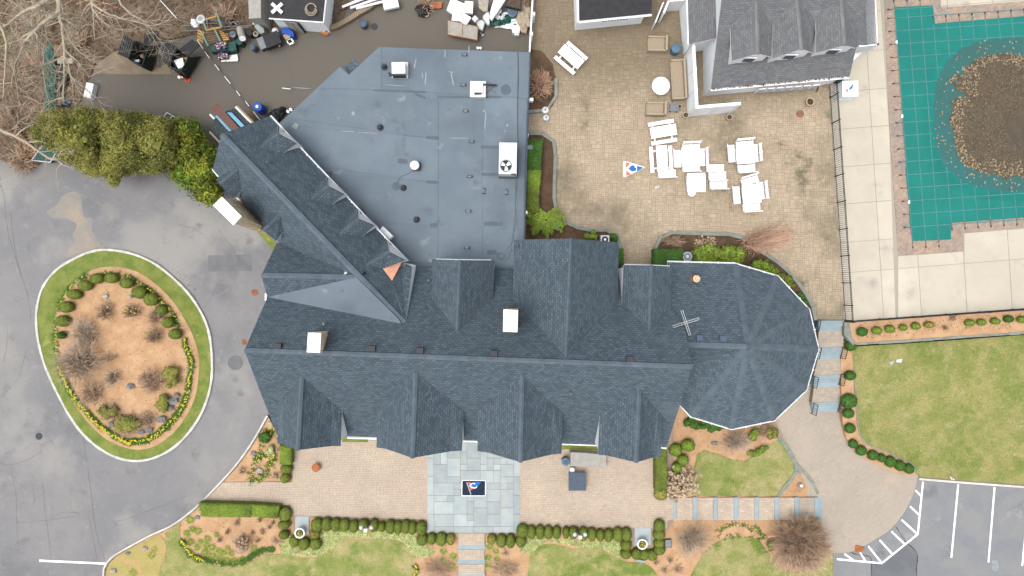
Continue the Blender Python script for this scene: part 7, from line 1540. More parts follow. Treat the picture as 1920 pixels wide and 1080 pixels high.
hedge('clipped_hedge', 'short upright hedge between the left front gable and the patio', [(523, 834), (545.5, 838), (545, 871), (524, 871)], 0, .9, 'foliage_lime', 1500)
hedge('clipped_hedge', 'narrow olive hedge along the right end of the front patio', [(1229, 842), (1251, 842), (1251, 920), (1229, 920)], 0, .9, 'foliage', 3200)
hedge('clipped_hedge', 'square dark green hedge block in the bed left of the grey condenser', [(1226, 467), (1281, 467), (1280, 500), (1226, 500)], UZ, .9, 'foliage_deep', 2600)
hedge('clipped_hedge', 'small dark green hedge block right of the big back gable', [(1160, 467), (1169, 466), (1169, 496), (1160, 496)], UZ, .8, 'foliage_deep', 700)
def bush(name, label, cx, cy, rx, ry, zg, h, m, n, s_=.08, lobes=7, cat='shrub', ang=0, spiky=0, grp=None, core=.5):
    """leafy shrub: overlapping lobes with leaves on them; pixel centre and radii"""
    zc = zg + h * .5; s = S(zc); c = P(cx, cy, zc); mb = MB(); L_ = []; ca, sa = math.cos(R(ang)), math.sin(R(ang))
    for i in range(lobes):
        a, r = rnd.uniform(0, 6.3), math.sqrt(rnd.random()) * .62; dx, dy = math.cos(a) * r * rx * s, math.sin(a) * r * ry * s
        lr = rnd.uniform(.38, .55) * min(rx, ry) * s * 1.05; L_.append((Vector((c.x + dx * ca - dy * sa, c.y + dx * sa + dy * ca, zg + h * rnd.uniform(.35, .7))), lr, rnd.uniform(.85, 1.12)))
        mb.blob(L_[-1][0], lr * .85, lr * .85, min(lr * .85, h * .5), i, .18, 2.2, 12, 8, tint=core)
    for _ in range(n):
        p, r, t = rnd.choice(L_); z = rnd.uniform(-.3, 1); a = rnd.uniform(0, 6.3); q = math.sqrt(max(0, 1 - z * z)); d = Vector((q * math.cos(a), q * math.sin(a), z)); f_ = rnd.uniform(.8, 1.15)
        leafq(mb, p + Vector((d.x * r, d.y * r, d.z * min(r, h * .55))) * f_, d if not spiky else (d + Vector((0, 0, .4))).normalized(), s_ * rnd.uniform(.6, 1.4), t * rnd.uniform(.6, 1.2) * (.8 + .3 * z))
    return tag(mb.build(name, m), label, cat, grp)
hedge('leafy_hedge', 'bright green shrub block at the top of the narrow bed beside the flat roof', [(989, 263), (1017, 261), (1014, 318), (989, 318)], UZ, 1.0, 'foliage_deep', 3000, .07)
hedge('leafy_hedge', 'lime green shrub block in the middle of the narrow bed beside the flat roof', [(989, 316), (1015, 318), (1010, 364), (989, 364)], UZ, .95, 'foliage_lime', 2400, .07)
hedge('leafy_hedge', 'green shrub block just above the spreading cedar', [(988, 362), (1009, 362), (1012, 398), (987, 398)], UZ, .9, 'foliage', 1700, .07)
bush('leafy_shrub', 'low round shrub in the bed left of the small white condenser', 1108, 441, 17, 9, UZ, .9, 'foliage_lime', 1300, .07, 8)
bush('leafy_shrub', 'dark narrow shrub behind the small white condenser', 1150, 448, 9, 9, UZ, .8, 'foliage_deep', 600, .06, 5)
bush('leafy_shrub', 'broad lime green shrub right of the grey condenser', 1325, 476, 32, 20, UZ, 1.1, 'foliage_lime', 3600, .09, 20)
bush('leafy_shrub', 'broad lime shrub under the upper left side of the round roof bed', 1368, 479, 34, 20, UZ, 1.2, 'foliage_lime', 3800, .09, 20)
bush('leafy_shrub', 'lime shrub at the angle of the round roof, below the bare reddish bush', 1432, 500, 36, 15, UZ, 1.0, 'foliage_lime', 3000, .09, 18, ang=-28)
bush('leafy_shrub', 'green shrub hugging the right upper edge of the round roof', 1476, 529, 28, 11, UZ, .9, 'foliage', 2200, .08, 15, ang=-44)
bush('leafy_shrub', 'narrow dark shrub at the far right edge of the round roof', 1503, 560, 20, 6, UZ, .8, 'foliage_deep', 1000, .07, 9, ang=-55)
bush('leafy_shrub', 'dark green low hedge strip below the round roof, left side', 1322, 796, 62, 11, T(1325, 796), .8, 'foliage_deep', 3600, .08, 30, ang=-8)
bush('leafy_shrub', 'green leafy shrub touching the lowest point of the round roof', 1411, 812, 11, 16, T(1411, 812), .9, 'foliage_lime', 1100, .07, 7)
bush('leafy_shrub', 'low bright green strip shrub on the side lawn edge', 1419, 847, 32, 8, T(1419, 847), .5, 'foliage_lime', 1100, .06, 12, ang=27)
bush('leafy_shrub', 'olive green shrub right of the lowest point of the round roof', 1446, 812, 13, 17, T(1446, 812), .8, 'foliage_olive', 900, .07, 7)
bush('leafy_shrub', 'bright green clipped shrub against the big dense bare bush', 1447, 1023, 8, 13, T(1447, 1023), .8, 'foliage_lime', 900, .06, 6)
bush('leafy_shrub', 'mossy grey green low shrub on the right side of the oval island', 321, 706, 15, 30, .4, .6, 'foliage_olive', 1100, .06, 16, core=.8)
bush('leafy_shrub', 'mossy low shrub at the lower right of the oval island', 304, 757, 14, 24, .4, .5, 'foliage_olive', 900, .06, 14, core=.8)
bush('leafy_shrub', 'wide mossy shrub at the bottom of the oval island', 240, 795, 34, 17, .4, .5, 'foliage_olive', 1500, .06, 24, core=.8)
bush('leafy_shrub', 'mossy shrub at the lower left of the oval island', 202, 774, 22, 14, .4, .5, 'foliage_olive', 900, .06, 14, core=.8)
bush('leafy_shrub', 'dark green round shrub near the tip of the triangular bed', 496, 820, 11, 11, .05, .6, 'foliage_deep', 900, .07, 7)
bush('leafy_shrub', 'small pale shrub in the middle of the triangular bed', 507, 843, 10, 11, .05, .4, 'foliage_pale', 500, .06, 6)
# feathery cedar
mb = MB(); c = P(1024, 412, UZ + .9)
for k_ in range(52):
    a = rnd.uniform(0, 6.3); l = rnd.uniform(.5, 1.7); d = Vector((math.cos(a), math.sin(a) * .75, rnd.uniform(-.1, .2))); t0 = rnd.choice([.7, .9, 1.1, 1.5])
    for i in range(60):
        f_ = rnd.uniform(.1, 1); w_ = .36 * (1 - f_) + .08; side = Vector((-d.y, d.x, 0)) * rnd.uniform(-w_, w_); p = c + d * l * f_ + side + Vector((0, 0, -.5 * f_ * f_ + rnd.uniform(-.08, .05)))
        e = (d + side * 2).normalized() * .13; n_ = Vector((-e.y, e.x, 0)) * .25; mb.add([p - n_, p + e, p + n_, p - e * .3], [(0, 1, 2, 3)], t0 * rnd.uniform(.7, 1.2))
cd_ = thing('spreading_cedar', 'feathery spreading evergreen at the corner between the flat roof and the big gable', 'tree', Vector((c.x, c.y, UZ))); mb.build('crown', 'foliage_lime', cd_); m2 = MB(); m2.tube([Vector((c.x, c.y, UZ - .1)), c], [.09, .04], 8); m2.build('trunk', 'bark_dark', cd_)
mb = MB(); mb.tube([P(1041, 429, 2.1), P(1048, 424, 2.1)], .04, 5); tag(mb.build('pale_stick', 'pale_blue'), 'short pale blue stick lying on the spreading cedar', 'stick')
# bare twiggy bushes
def twigs(mb, c, r, h, n, rad0=.012, sy=1.0, fork=2, spread=1.0, up=.6, t=(.7, 1.25), bias=None):
    tips = []; rad0 *= 2.1; subs = [(rnd.uniform(-.3, .3) * r, rnd.uniform(-.3, .3) * r * sy, rnd.uniform(.75, 1.15)) for _ in range(6)]
    for _ in range(max(14, int(n * .55))):
        sx_, sy_, sr_ = rnd.choice(subs)
        a = rnd.uniform(0, 6.3); el = rnd.uniform(.15, 1.0); rr_ = r * math.sqrt(rnd.random()) * spread * sr_ * .92
        e = c + Vector((math.cos(a) * rr_, math.sin(a) * rr_ * sy, h * (1 - .55 * (rr_ / r) ** 2) * rnd.uniform(.55, 1)))
        if bias: e += Vector(bias) * rnd.random()
        e += Vector((sx_, sy_, 0)) * .7; b_ = c + Vector((sx_ + math.cos(a) * rr_ * rnd.uniform(0, .6), sy_ + math.sin(a) * rr_ * sy * rnd.uniform(0, .6), 0)); m_ = b_.lerp(e, .5) + Vector((rnd.uniform(-.1, .1) * r, rnd.uniform(-.1, .1) * r, h * .16)); tt = rnd.uniform(*t)
        mb.tube([b_, m_, e], [rad0, rad0 * .7, rad0 * .3], 3, tt, caps=False); tips.append(e)
        for _f in range(fork):
            f_ = rnd.uniform(.35, .9); s0_ = m_.lerp(e, f_) if rnd.random() < .7 else b_.lerp(m_, f_); d = (e - m_).normalized() * r * rnd.uniform(.15, .4); d += Vector((rnd.uniform(-1, 1), rnd.uniform(-1, 1), rnd.uniform(-.1, .6))) * r * .16
            mb.tube([s0_, s0_ + d * .5 + Vector((0, 0, .02)), s0_ + d], [rad0 * .55, rad0 * .4, rad0 * .22], 3, tt * rnd.uniform(.85, 1.2), caps=False); tips.append(s0_ + d)
    return tips
def bare(label, x, y, r, zg, h, n, m='twig', rad0=.012, blooms=0, bloom_s=.07, bm='bloom', sy=1.0, fork=2, name='bare_bush', bias=None, cat='shrub', grp=None, dense=None):
    s = S(zg + h * .5); c = P(x, y, zg + h * .45); c.z = zg; t = thing(name, label, cat, c, grp); mb = MB(); tips = twigs(mb, c, r * s, h, n, rad0, sy, fork, bias=bias); mb.build('twigs', m, t)['kind'] = 'stuff'
    if blooms:
        mb = MB()
        for p in rnd.sample(tips, min(blooms, len(tips))): mb.blob(p, bloom_s * rnd.uniform(.6, 1.2), bloom_s * rnd.uniform(.6, 1.2), bloom_s * .6, rnd.random() * 50, .4, 3, 7, 5, tint=rnd.uniform(.7, 1.1))
        mb.build('dry_blooms', bm, t)['kind'] = 'stuff'
    return t
bare('big dense round bare bush beside the lower walkway', 1502, 1024, 50, T(1503, 1022), 2.2, 2000, 'twig', .015, fork=5, sy=.95)
bare('sparse greyish bare bush between the right urn and the stepped path', 1299, 1012, 38, T(1299, 1012), 1.3, 420, 'twig_grey', .008, fork=3)
bare('small brown bare bush at the right end of the stepped path', 1527, 985, 18, T(1527, 985), .8, 160, 'twig', .01)
bare('dry hydrangea covered in pale cream blooms beside the right hedge', 1277, 908, 26, T(1277, 908), 1.2, 260, 'twig', .012, 330, .11, sy=1.0)
bare('wide fan shaped reddish bare bush above the round roof', 1412, 459, 34, UZ, 1.9, 760, 'twig_red', .010, fork=3, sy=.8, bias=(2.2, .5, 0))
bare('reddish twiggy bush in the small bed beside the flat roof', 1014, 157, 26, UZ, 1.5, 360, 'twig_red', .011, fork=3, sy=1.25)
bare('brown low bush with a few pale blooms above the lime shrubs in the patio bed', 1322, 457, 25, UZ, .8, 240, 'twig', .01, 34, .09, sy=.5)
bare('dark brown low bush at the left of the patio bed above the square hedge', 1262, 452, 24, UZ, .7, 200, 'twig', .01, sy=.5)
bare('grey bare bush under the round roof, above the side lawn', 1382, 828, 30, T(1382, 828), 1.0, 380, 'twig_grey', .009, fork=3, sy=.75)
bare('small brown bush under the right lower side of the round roof', 1433, 806, 20, T(1433, 806), .8, 200, 'twig', .009)
isb = [(478, 350, 50, 'twig', 230, 1.0, 'round brown bush below the left arc of boxwoods on the island', 8), (600, 350, 45, 'twig', 220, 1.0, 'round brown bush in the upper middle of the island', 10), (712, 375, 44, 'twig', 200, .9, 'brown bush right behind the boxwood arc on the island', 0), (703, 462, 46, 'twig', 220, 1.0, 'round brown bush on the right side of the island', 6),
       (385, 452, 80, 'twig_grey', 420, 1.2, 'greyish bare bush at the upper left of the island', 0), (355, 590, 120, 'twig_grey', 620, 2.2, 'largest sparse grey bare bush filling the left side of the island', 0), (520, 660, 48, 'twig_grey', 210, .9, 'brown bush near the centre bottom of the island', 0), (690, 672, 62, 'twig', 330, 1.1, 'largest round brown bush at the lower right of the island', 0),
       (415, 735, 68, 'twig', 300, 1.0, 'brown bush at the lower left of the island', 0), (505, 815, 55, 'twig', 220, .7, 'flat brown bush near the bottom left stones of the island', 0), (590, 872, 66, 'twig', 240, .6, 'flat dark bush at the very bottom of the island', 0), (675, 850, 46, 'twig', 200, .7, 'brown bush among the stones at the bottom right of the island', 0)]
for x, y, r, m_, n, h, lb, bl in isb: X_, Y_ = Z6((x, y)); bare(lb, X_, Y_, r / 2.4545, TI(X_, Y_), h, int(n * 1.1), m_, .008 if m_ == 'twig_grey' else .011, bl, .06, 'yellow', fork=2)
bare('thin stemmed bush fanning over the middle of the island', *Z6((490, 565)), 28, .4, 1.0, 90, 'twig', .009, sy=.5, fork=1)
for x, y, r, lb in ((610, 590, 45, 'brown tuft near the middle of the hedge'), (515, 675, 34, 'small brown tuft left of the mulch bed centre'), (745, 685, 30, 'small brown tuft right of centre in the left mulch bed'), (845, 675, 36, 'dark round brown tuft in the left mulch bed'), (905, 630, 26, 'small dark tuft close to the flattened boxwood'), (935, 588, 28, 'small dark tuft under the hedge end'), (820, 567, 34, 'thin dark tuft at the lower hedge edge'), (450, 750, 36, 'sparse reddish tuft left of the hydrangea'), (800, 762, 28, 'small brown tuft right of the hydrangea'), (955, 755, 52, 'larger pinkish brown tuft left of the left urn boxwoods')):
    X_, Y_ = Z2((x, y)); bare(lb, X_, Y_, r / 4.909, 0, .35, 70, 'twig', .009, grp='brown tufts in the left mulch bed')
bare('hydrangea with a few pale blooms in the left mulch bed', *Z2((660, 790)), 18, 0, .8, 240, 'twig', .011, 46, .075)
for x, y, r, bl, lb in ((452, 885, 9, 3, 'brown tuft at the left corner of the triangular bed'), (516, 892, 9, 10, 'tuft with pale stones or blooms at the patio corner of the triangular bed'), (515, 846, 8, 8, 'tuft with pale blooms beside the short hedge')): bare(lb, x, y, r, .03, .4, 80, 'twig', .009, bl, .07)
for x, y, r, lb in ((1788, 597, 9, 'dead brown shrub right of the gap in the pool strip'), (1773, 615, 6, 'small dead tuft below the dead shrub in the pool strip')): bare(lb, x, y, r, UZ - .25, .5, 100, 'twig', .01)
for x, y, r, n, lb in ((820, 1065, 36, 300, 'flat reddish brown bush left of the front steps at the bottom edge'), (945, 1068, 34, 260, 'flat reddish brown bush right of the front steps at the bottom edge'), (948, 1037, 9, 60, 'thin grey twig tuft right of the front steps'), (1257, 1051, 9, 60, 'brown tuft below the square utility lid'), (1247, 1070, 10, 60, 'brown tuft at the bottom edge near the right lawn'), (1272, 1070, 13, 90, 'wider brown tuft at the bottom edge left of the right lawn'), (1230, 1056, 8, 60, 'small dark tuft under the right urn boxwoods')):
    bare(lb, x, y, r, T(x, y), .45, n, 'twig' if n != 60 else 'twig_grey', .009, sy=.7 if r > 30 else 1)
# daffodils and tufts
def tufts(mb, x, y, z, r, n, hgt=.2, t=(.7, 1.3), m=None):
    c = P(x, y, z)
    for _ in range(n):
        a = rnd.uniform(0, 6.3); q = r * S(z) * math.sqrt(rnd.random()); b_ = c + Vector((math.cos(a) * q, math.sin(a) * q, 0)); d = Vector((math.cos(a) * .6 + rnd.uniform(-.6, .6), math.sin(a) * .6 + rnd.uniform(-.6, .6), 0)) * hgt; s_ = Vector((-d.y, d.x, 0)).normalized() * .024
        mb.add([b_ - s_, b_ + s_, b_ + d + Vector((0, 0, hgt * rnd.uniform(.1, .6)))], [(0, 1, 2)], rnd.uniform(*t))
def daff(label, path, zf, w_, dens, fl, cat='flowers', shift=0):
    path = smooth_px(path, 4); t = thing('daffodil_row', label, cat, P(*path[0], zf(*path[0]))); mb = MB(); fm = MB(); L_ = sum(math.hypot(b_[0] - a[0], b_[1] - a[1]) for a, b_ in zip(path, path[1:]))
    for _ in range(int(L_ * dens)):
        i = rnd.randrange(len(path) - 1); f_ = rnd.random(); x = path[i][0] * (1 - f_) + path[i + 1][0] * f_ + rnd.gauss(0, w_ * .4); y = path[i][1] * (1 - f_) + path[i + 1][1] * f_ + rnd.gauss(0, w_ * .4); tufts(mb, x, y, zf(x, y) + .03, 3, 9, .22)
    for _ in range(int(L_ * fl)):
        i = rnd.randrange(len(path) - 1); f_ = rnd.random(); x = path[i][0] * (1 - f_) + path[i + 1][0] * f_ + rnd.gauss(shift, w_ * .45); y = path[i][1] * (1 - f_) + path[i + 1][1] * f_ + rnd.gauss(abs(shift), w_ * .45)
        c = P(x, y, zf(x, y) + .33); r = rnd.uniform(.03, .055); mb_t = rnd.uniform(.85, 1.1); fm.add([c + Vector((math.cos(a) * r, math.sin(a) * r, rnd.uniform(-.02, .02))) for a in (0, 1.26, 2.5, 3.77, 5.0)], [(0, 1, 2, 3, 4)], mb_t)
    mb.build('leaves', 'foliage_deep', t)['kind'] = 'stuff'
    if fm.v: fm.build('yellow_flowers', 'yellow', t)['kind'] = 'stuff'
daff('dense band of yellow daffodils along the lower left rim of the oval island', [Z6(p) for p in ((272, 600), (300, 670), (335, 735), (400, 815), (470, 885), (540, 930), (600, 958))], TI, 4.5, 1.6, 1.9, shift=-1.5)
daff('yellow daffodil band along the bottom and lower right rim of the oval island', [Z6(p) for p in ((600, 950), (660, 948), (720, 918), (780, 868), (830, 810), (858, 740), (872, 660))], TI, 4.5, 1.8, .8)
daff('thin line of green leaves and yellow flowers up the right rim of the oval island', [Z6(p) for p in ((875, 655), (882, 590), (870, 550), (852, 510), (850, 480))], TI, 3, 1.4, .9)
daff('scattered daffodils up the left rim of the oval island', [Z6(p) for p in ((262, 560), (258, 500), (254, 440), (262, 350), (290, 290), (335, 228), (400, 184))], TI, 2.2, .4, .3)
daff('sparse daffodils behind the right arc of boxwoods on the oval island', [Z6(p) for p in ((480, 182), (570, 185), (640, 225), (700, 262), (750, 315), (800, 370), (820, 420))], TI, 2.5, .6, .22)
daff('yellow daffodil band at the left tip of the left mulch bed', [Z2(p) for p in ((100, 760), (120, 790), (170, 860), (220, 905), (290, 935))], T, 4, 1.6, 1.6)
daff('green strappy edging along the bottom of the left mulch bed', [Z2(p) for p in ((310, 925), (400, 945), (560, 965), (680, 940), (760, 890), (830, 850), (940, 835))], T, 3, 1.2, .02)
daff('small clumps of daffodils in the triangular bed', [(477, 862), (492, 854), (512, 856), (501, 876), (488, 898), (470, 898), (500, 812), (515, 812)], T, 8, .5, .35)
daff('few yellow flowers at the left of the front steps', [(778, 1060), (782, 1070), (776, 1078)], T, 2, .6, 1.2)
daff('few small green and yellow flowers in the mulch under the stepped path', [(1350, 993), (1370, 985), (1405, 988), (1425, 1000), (1432, 1012), (1350, 1003)], T, 6, .25, .12)
GP = 'green perennial tufts in the mulch'
gt_ = MB()
tuf = [(Z2(p), r) for p, r in (((180, 565), 6), ((200, 650), 4), ((150, 690), 5), ((250, 665), 5), ((338, 740), 5), ((185, 765), 5), ((245, 815), 4.5), ((320, 860), 6), ((330, 795), 4), ((380, 815), 5), ((275, 765), 3.5), ((445, 850), 4), ((495, 865), 3.5), ((385, 895), 5), ((455, 915), 5.5), ((515, 935), 4.5), ((560, 870), 4), ((585, 940), 5.5), ((660, 930), 5.5), ((525, 820), 3), ((770, 825), 4), ((420, 700), 3.5))]
tuf += [(Z3(p), r) for p, r in (((1533, 750), 5), ((1638, 800), 5), ((1530, 850), 5), ((1615, 900), 5.5))] + [((x, y), r) for x, y, r in ((918, 1024, 4.5), (929, 1033, 4), (915.6, 1044, 4.5), (931, 1048, 4.5), (914.7, 1058.7, 5), (285, 1040, 5), (250, 1073, 6), (290, 1029, 3))]
for k_, ((x, y), r) in enumerate(tuf):
    mb = MB(); tufts(mb, x, y, T(x, y) + .02, r * 1.1, int(r * 26), .16); o = mb.build('green_tuft', 'foliage_tuft'); o['kind'] = 'stuff'
# variegated ground cover between boxwood rows and lawn
mb = MB()
gcL = [Z3(p) for p in ((250, 545), (640, 545), (900, 560), (1240, 570), (1260, 680), (1380, 700), (1440, 770), (1350, 800), (1225, 815), (1190, 730), (1130, 660), (1050, 615), (700, 600), (460, 600), (380, 660), (300, 740), (200, 800), (140, 790), (230, 690))]
gcR = [(855 + 0, 0)]
gcR = [(860 + x / 5.053, 900 + y / 5.053) for x, y in ((660, 560), (900, 570), (1200, 590), (1530, 590), (1530, 730), (1440, 670), (1350, 630), (1150, 620), (950, 580), (830, 570), (740, 620), (670, 690), (590, 660))]
gcM = [Z2(p) for p in ((1010, 790), (1110, 720), (1100, 820), (1200, 850), (1290, 840), (1400, 790), (1560, 690), (1640, 700), (1560, 740), (1440, 840), (1340, 890), (1200, 880), (1030, 870))]
for gc, n in ((gcL, 1500), (gcR, 1300), (gcM, 700)):
    xs = [p[0] for p in gc]; ys = [p[1] for p in gc]; k_ = 0
    while k_ < n:
        x, y = rnd.uniform(min(xs), max(xs)), rnd.uniform(min(ys), max(ys))
        if inside((x, y), gc): t_ = rnd.choice([.45, .7, 1.0, 1.3]); tufts(mb, x, y, T(x, y) + .03, 2.6, 7, .14, (t_ * .8, t_ * 1.15)); k_ += 1
mb.build('ground_cover', 'foliage_pale', kind='stuff')
# specks of bark and dry bits on all mulch
mb = MB()
for _ in range(3800):
    x, y = rnd.uniform(200, 1560), rnd.uniform(780, 1085)
    if inside((x, y), kerb_px[:-1] + [(1558, 1100), (1558, 1040), (1530, 980), (1440, 800), (1250, 770), (502, 779)]) : leafbit(mb, P(x, y, T(x, y) + .03), rnd.uniform(.02, .05), rnd.choice([.5, .7, 1.3, 1.8]), .3)
for _ in range(900): x, y = Z6((rnd.uniform(260, 900), rnd.uniform(160, 970))); leafbit(mb, P(x, y, TI(x, y) + .03), rnd.uniform(.02, .05), rnd.choice([.5, .7, 1.6]), .3)
for _ in range(500): x = rnd.uniform(1605, 1930); y = 620 - (x - 1605) * .07 + rnd.uniform(-14, 16); leafbit(mb, P(x, y, UZ - .23), rnd.uniform(.02, .05), rnd.choice([.5, .7, 1.6]), .3)
mb.build('bark_chips', 'leaf_litter', kind='stuff')
# stones
def rock(x, y, r, z, label, m='rock', sy=.7):
    s = S(z) * r; mb = MB(); mb.blob(P(x, y, z + s * .2), s, s * sy, s * .5, x, .3, 1.8, 12, 8); return tag(mb.build('garden_stone', m), label, 'stone', 'garden stones')
for (x, y), r, m_, lb in [(Z6((484, 283)), 5, 'bluestone', 'pale upright stone under the left boxwood arc on the island'), (Z6((597, 287)), 4, 'bluestone', 'small pale stone under the top of the boxwood arc'), (Z6((600, 697)), 8, 'rock', 'grey stone left of the largest brown bush on the island'), (Z6((795, 765)), 9, 'rock', 'long grey stone at the lower right of the island'), (Z6((778, 800)), 8, 'rock', 'grey stone below the long one on the island'),
    (Z6((742, 850)), 9, 'rock', 'grey stone near the lower right flower band'), (Z6((650, 910)), 6, 'rock', 'small grey stone at the island bottom, left of a pair'), (Z6((684, 900)), 7, 'rock', 'small grey stone at the island bottom, right of a pair'), (Z6((515, 872)), 7, 'rock', 'grey stone in the bottom left of the island'), (Z6((812, 742)), 6, 'rock', 'small upper stone of the chain on the island right side'),
    ((475, 850), 6, 'rock', 'dark grey stone in the left of the triangular bed'), ((487, 883), 7, 'rock_pale', 'pale grey stone at the bottom of the triangular bed'), ((506, 793), 4, 'bluestone', 'white stone at the tip of the triangular bed'), ((517, 846), 4, 'rock_pale', 'pale stone beside the short hedge'),
    ((370, 970), 5, 'rock', 'grey stone at the left end of the long hedge'), ((212, 1070), 7, 'rock_pale', 'pale stone at the kerb corner by the bottom edge'), ((240, 1037), 5, 'rock', 'grey stone in the yellow green mulch corner'), ((271, 1028), 6, 'rock_pale', 'pale flat stone in the yellow green mulch corner'), ((1339, 831), 6, 'rock', 'flat grey stone in the mulch right of the bright boxwoods'), ((1610, 1029), 9, 'box_orange', 'orange brown stone at the lower tip of the walkway'),
    ((1496, 889), 5, 'rock_pale', 'pale stone at the corner of the side lawn edging')]: rock(x, y, r, .4 if x < 400 and y < 900 else T(x, y), lb, m_)
# ------------------------------------------------------------------ trees
def crown(name_label, outline, zlo, zhi, n_cl, m, leaf, per, trunk, cat='tree', grp=None, seed=0, name='evergreen_tree'):
    c = P(*trunk, zhi * .6); t = thing(name, name_label, cat, Vector((c.x, c.y, 0)), grp); mb = MB(); mb.tube([Vector((c.x, c.y, -.1)), Vector((c.x, c.y, zhi * .8))], [.22, .08], 10); mb.build('trunk', 'bark_dark', t)
    xs = [p[0] for p in outline]; ys = [p[1] for p in outline]; cm_ = MB(); k_ = 0; cx, cy = sum(xs) / len(xs), sum(ys) / len(ys)
    def edge(x, y): # 0 at rim .. 1 deep inside
        return min(1, min(math.hypot(x - (a[0] + (b_[0] - a[0]) * f_), y - (a[1] + (b_[1] - a[1]) * f_)) for a, b_ in zip(outline, outline[1:] + outline[:1]) for f_ in (0, .5)) / 42)
    while k_ < n_cl:
        x, y = rnd.uniform(min(xs), max(xs)), rnd.uniform(min(ys), max(ys))
        if not inside((x, y), outline): continue
        e = edge(x, y); z = zlo + (zhi - zlo) * math.sqrt(e) * rnd.uniform(.55, 1.05) + .5 * N3(x, y, seed, .04); p = P(x, y, z); r = rnd.uniform(.25, .5); t0 = rnd.uniform(.62, 1.25) * (1 + .3 * N3(x, y, seed, .03)); k_ += 1
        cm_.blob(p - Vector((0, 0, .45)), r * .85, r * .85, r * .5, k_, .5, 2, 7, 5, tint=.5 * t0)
        for _ in range(per):
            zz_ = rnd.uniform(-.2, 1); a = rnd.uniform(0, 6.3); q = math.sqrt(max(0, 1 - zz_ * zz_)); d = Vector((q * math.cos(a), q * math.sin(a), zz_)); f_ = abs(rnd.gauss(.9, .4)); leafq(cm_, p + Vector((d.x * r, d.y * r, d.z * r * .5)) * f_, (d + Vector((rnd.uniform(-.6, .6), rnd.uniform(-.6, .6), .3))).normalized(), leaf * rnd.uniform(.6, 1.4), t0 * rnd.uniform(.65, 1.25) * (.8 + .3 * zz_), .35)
    cm_.build('crown', m, t)
    # limbs under the crown
    mb = MB()
    for k_ in range(14):
        x, y = rnd.choice(outline); x, y = cx + (x - cx) * .8, cy + (y - cy) * .8; e = P(x, y, zlo + .6); b_ = Vector((c.x, c.y, zlo * rnd.uniform(.4, 1.2))); mb.tube([b_, b_.lerp(e, .5) + Vector((0, 0, .3)), e], [.08, .05, .02], 5)
    mb.build('limb', 'bark_dark', t)['kind'] = 'stuff'
crown('left olive green evergreen with a yellowish rim below the bare tree', [(60, 240), (72, 222), (95, 206), (130, 212), (165, 204), (185, 210), (195, 250), (190, 300), (186, 322), (160, 318), (138, 304), (118, 294), (100, 278), (74, 262)], 2.2, 6.5, 430, 'foliage_olive', .08, 75, (140, 255), seed=3)
crown('middle olive green evergreen between the yellowish and the bright green tree', [(175, 208), (205, 207), (230, 212), (262, 218), (290, 222), (322, 232), (334, 262), (330, 300), (300, 318), (258, 316), (228, 322), (208, 338), (192, 326), (180, 300), (174, 250)], 2.2, 7, 480, 'foliage_olive', .08, 75, (250, 265), seed=7)
crown('bright green and yellow tree between the olive evergreens and the stone chimney', [(303, 262), (312, 236), (335, 225), (362, 232), (376, 262), (400, 284), (410, 318), (398, 345), (414, 366), (396, 380), (368, 364), (346, 346), (328, 332), (312, 304)], 1.5, 5.5, 330, 'foliage_bright', .14, 55, (365, 300), seed=12)
def grow(mb, p, d, l, r, depth, tint):
    if depth == 0 or l < .25: return
    n = 3; pts = [p]; q = p.copy(); dd = d.copy()
    for i in range(n):
        dd = (dd + Vector((rnd.uniform(-.28, .28), rnd.uniform(-.28, .28), rnd.uniform(-.15, .2)))).normalized(); q = q + dd * l / n; pts.append(q.copy())
    mb.tube(pts, [r, r * .85, r * .65, r * .4], 4 if r > .03 else 3, tint * rnd.uniform(.85, 1.15), caps=False)
    for k_ in range(rnd.choice([2, 3, 3, 4])):
        f_ = rnd.uniform(.25, 1); i = min(n - 1, int(f_ * n)); b_ = pts[i].lerp(pts[i + 1], f_ * n - i); nd = (dd + Vector((rnd.uniform(-.9, .9), rnd.uniform(-.9, .9), rnd.uniform(-.4, .5)))).normalized(); grow(mb, b_, nd, l * rnd.uniform(.5, .78), r * .5, depth - 1, tint)
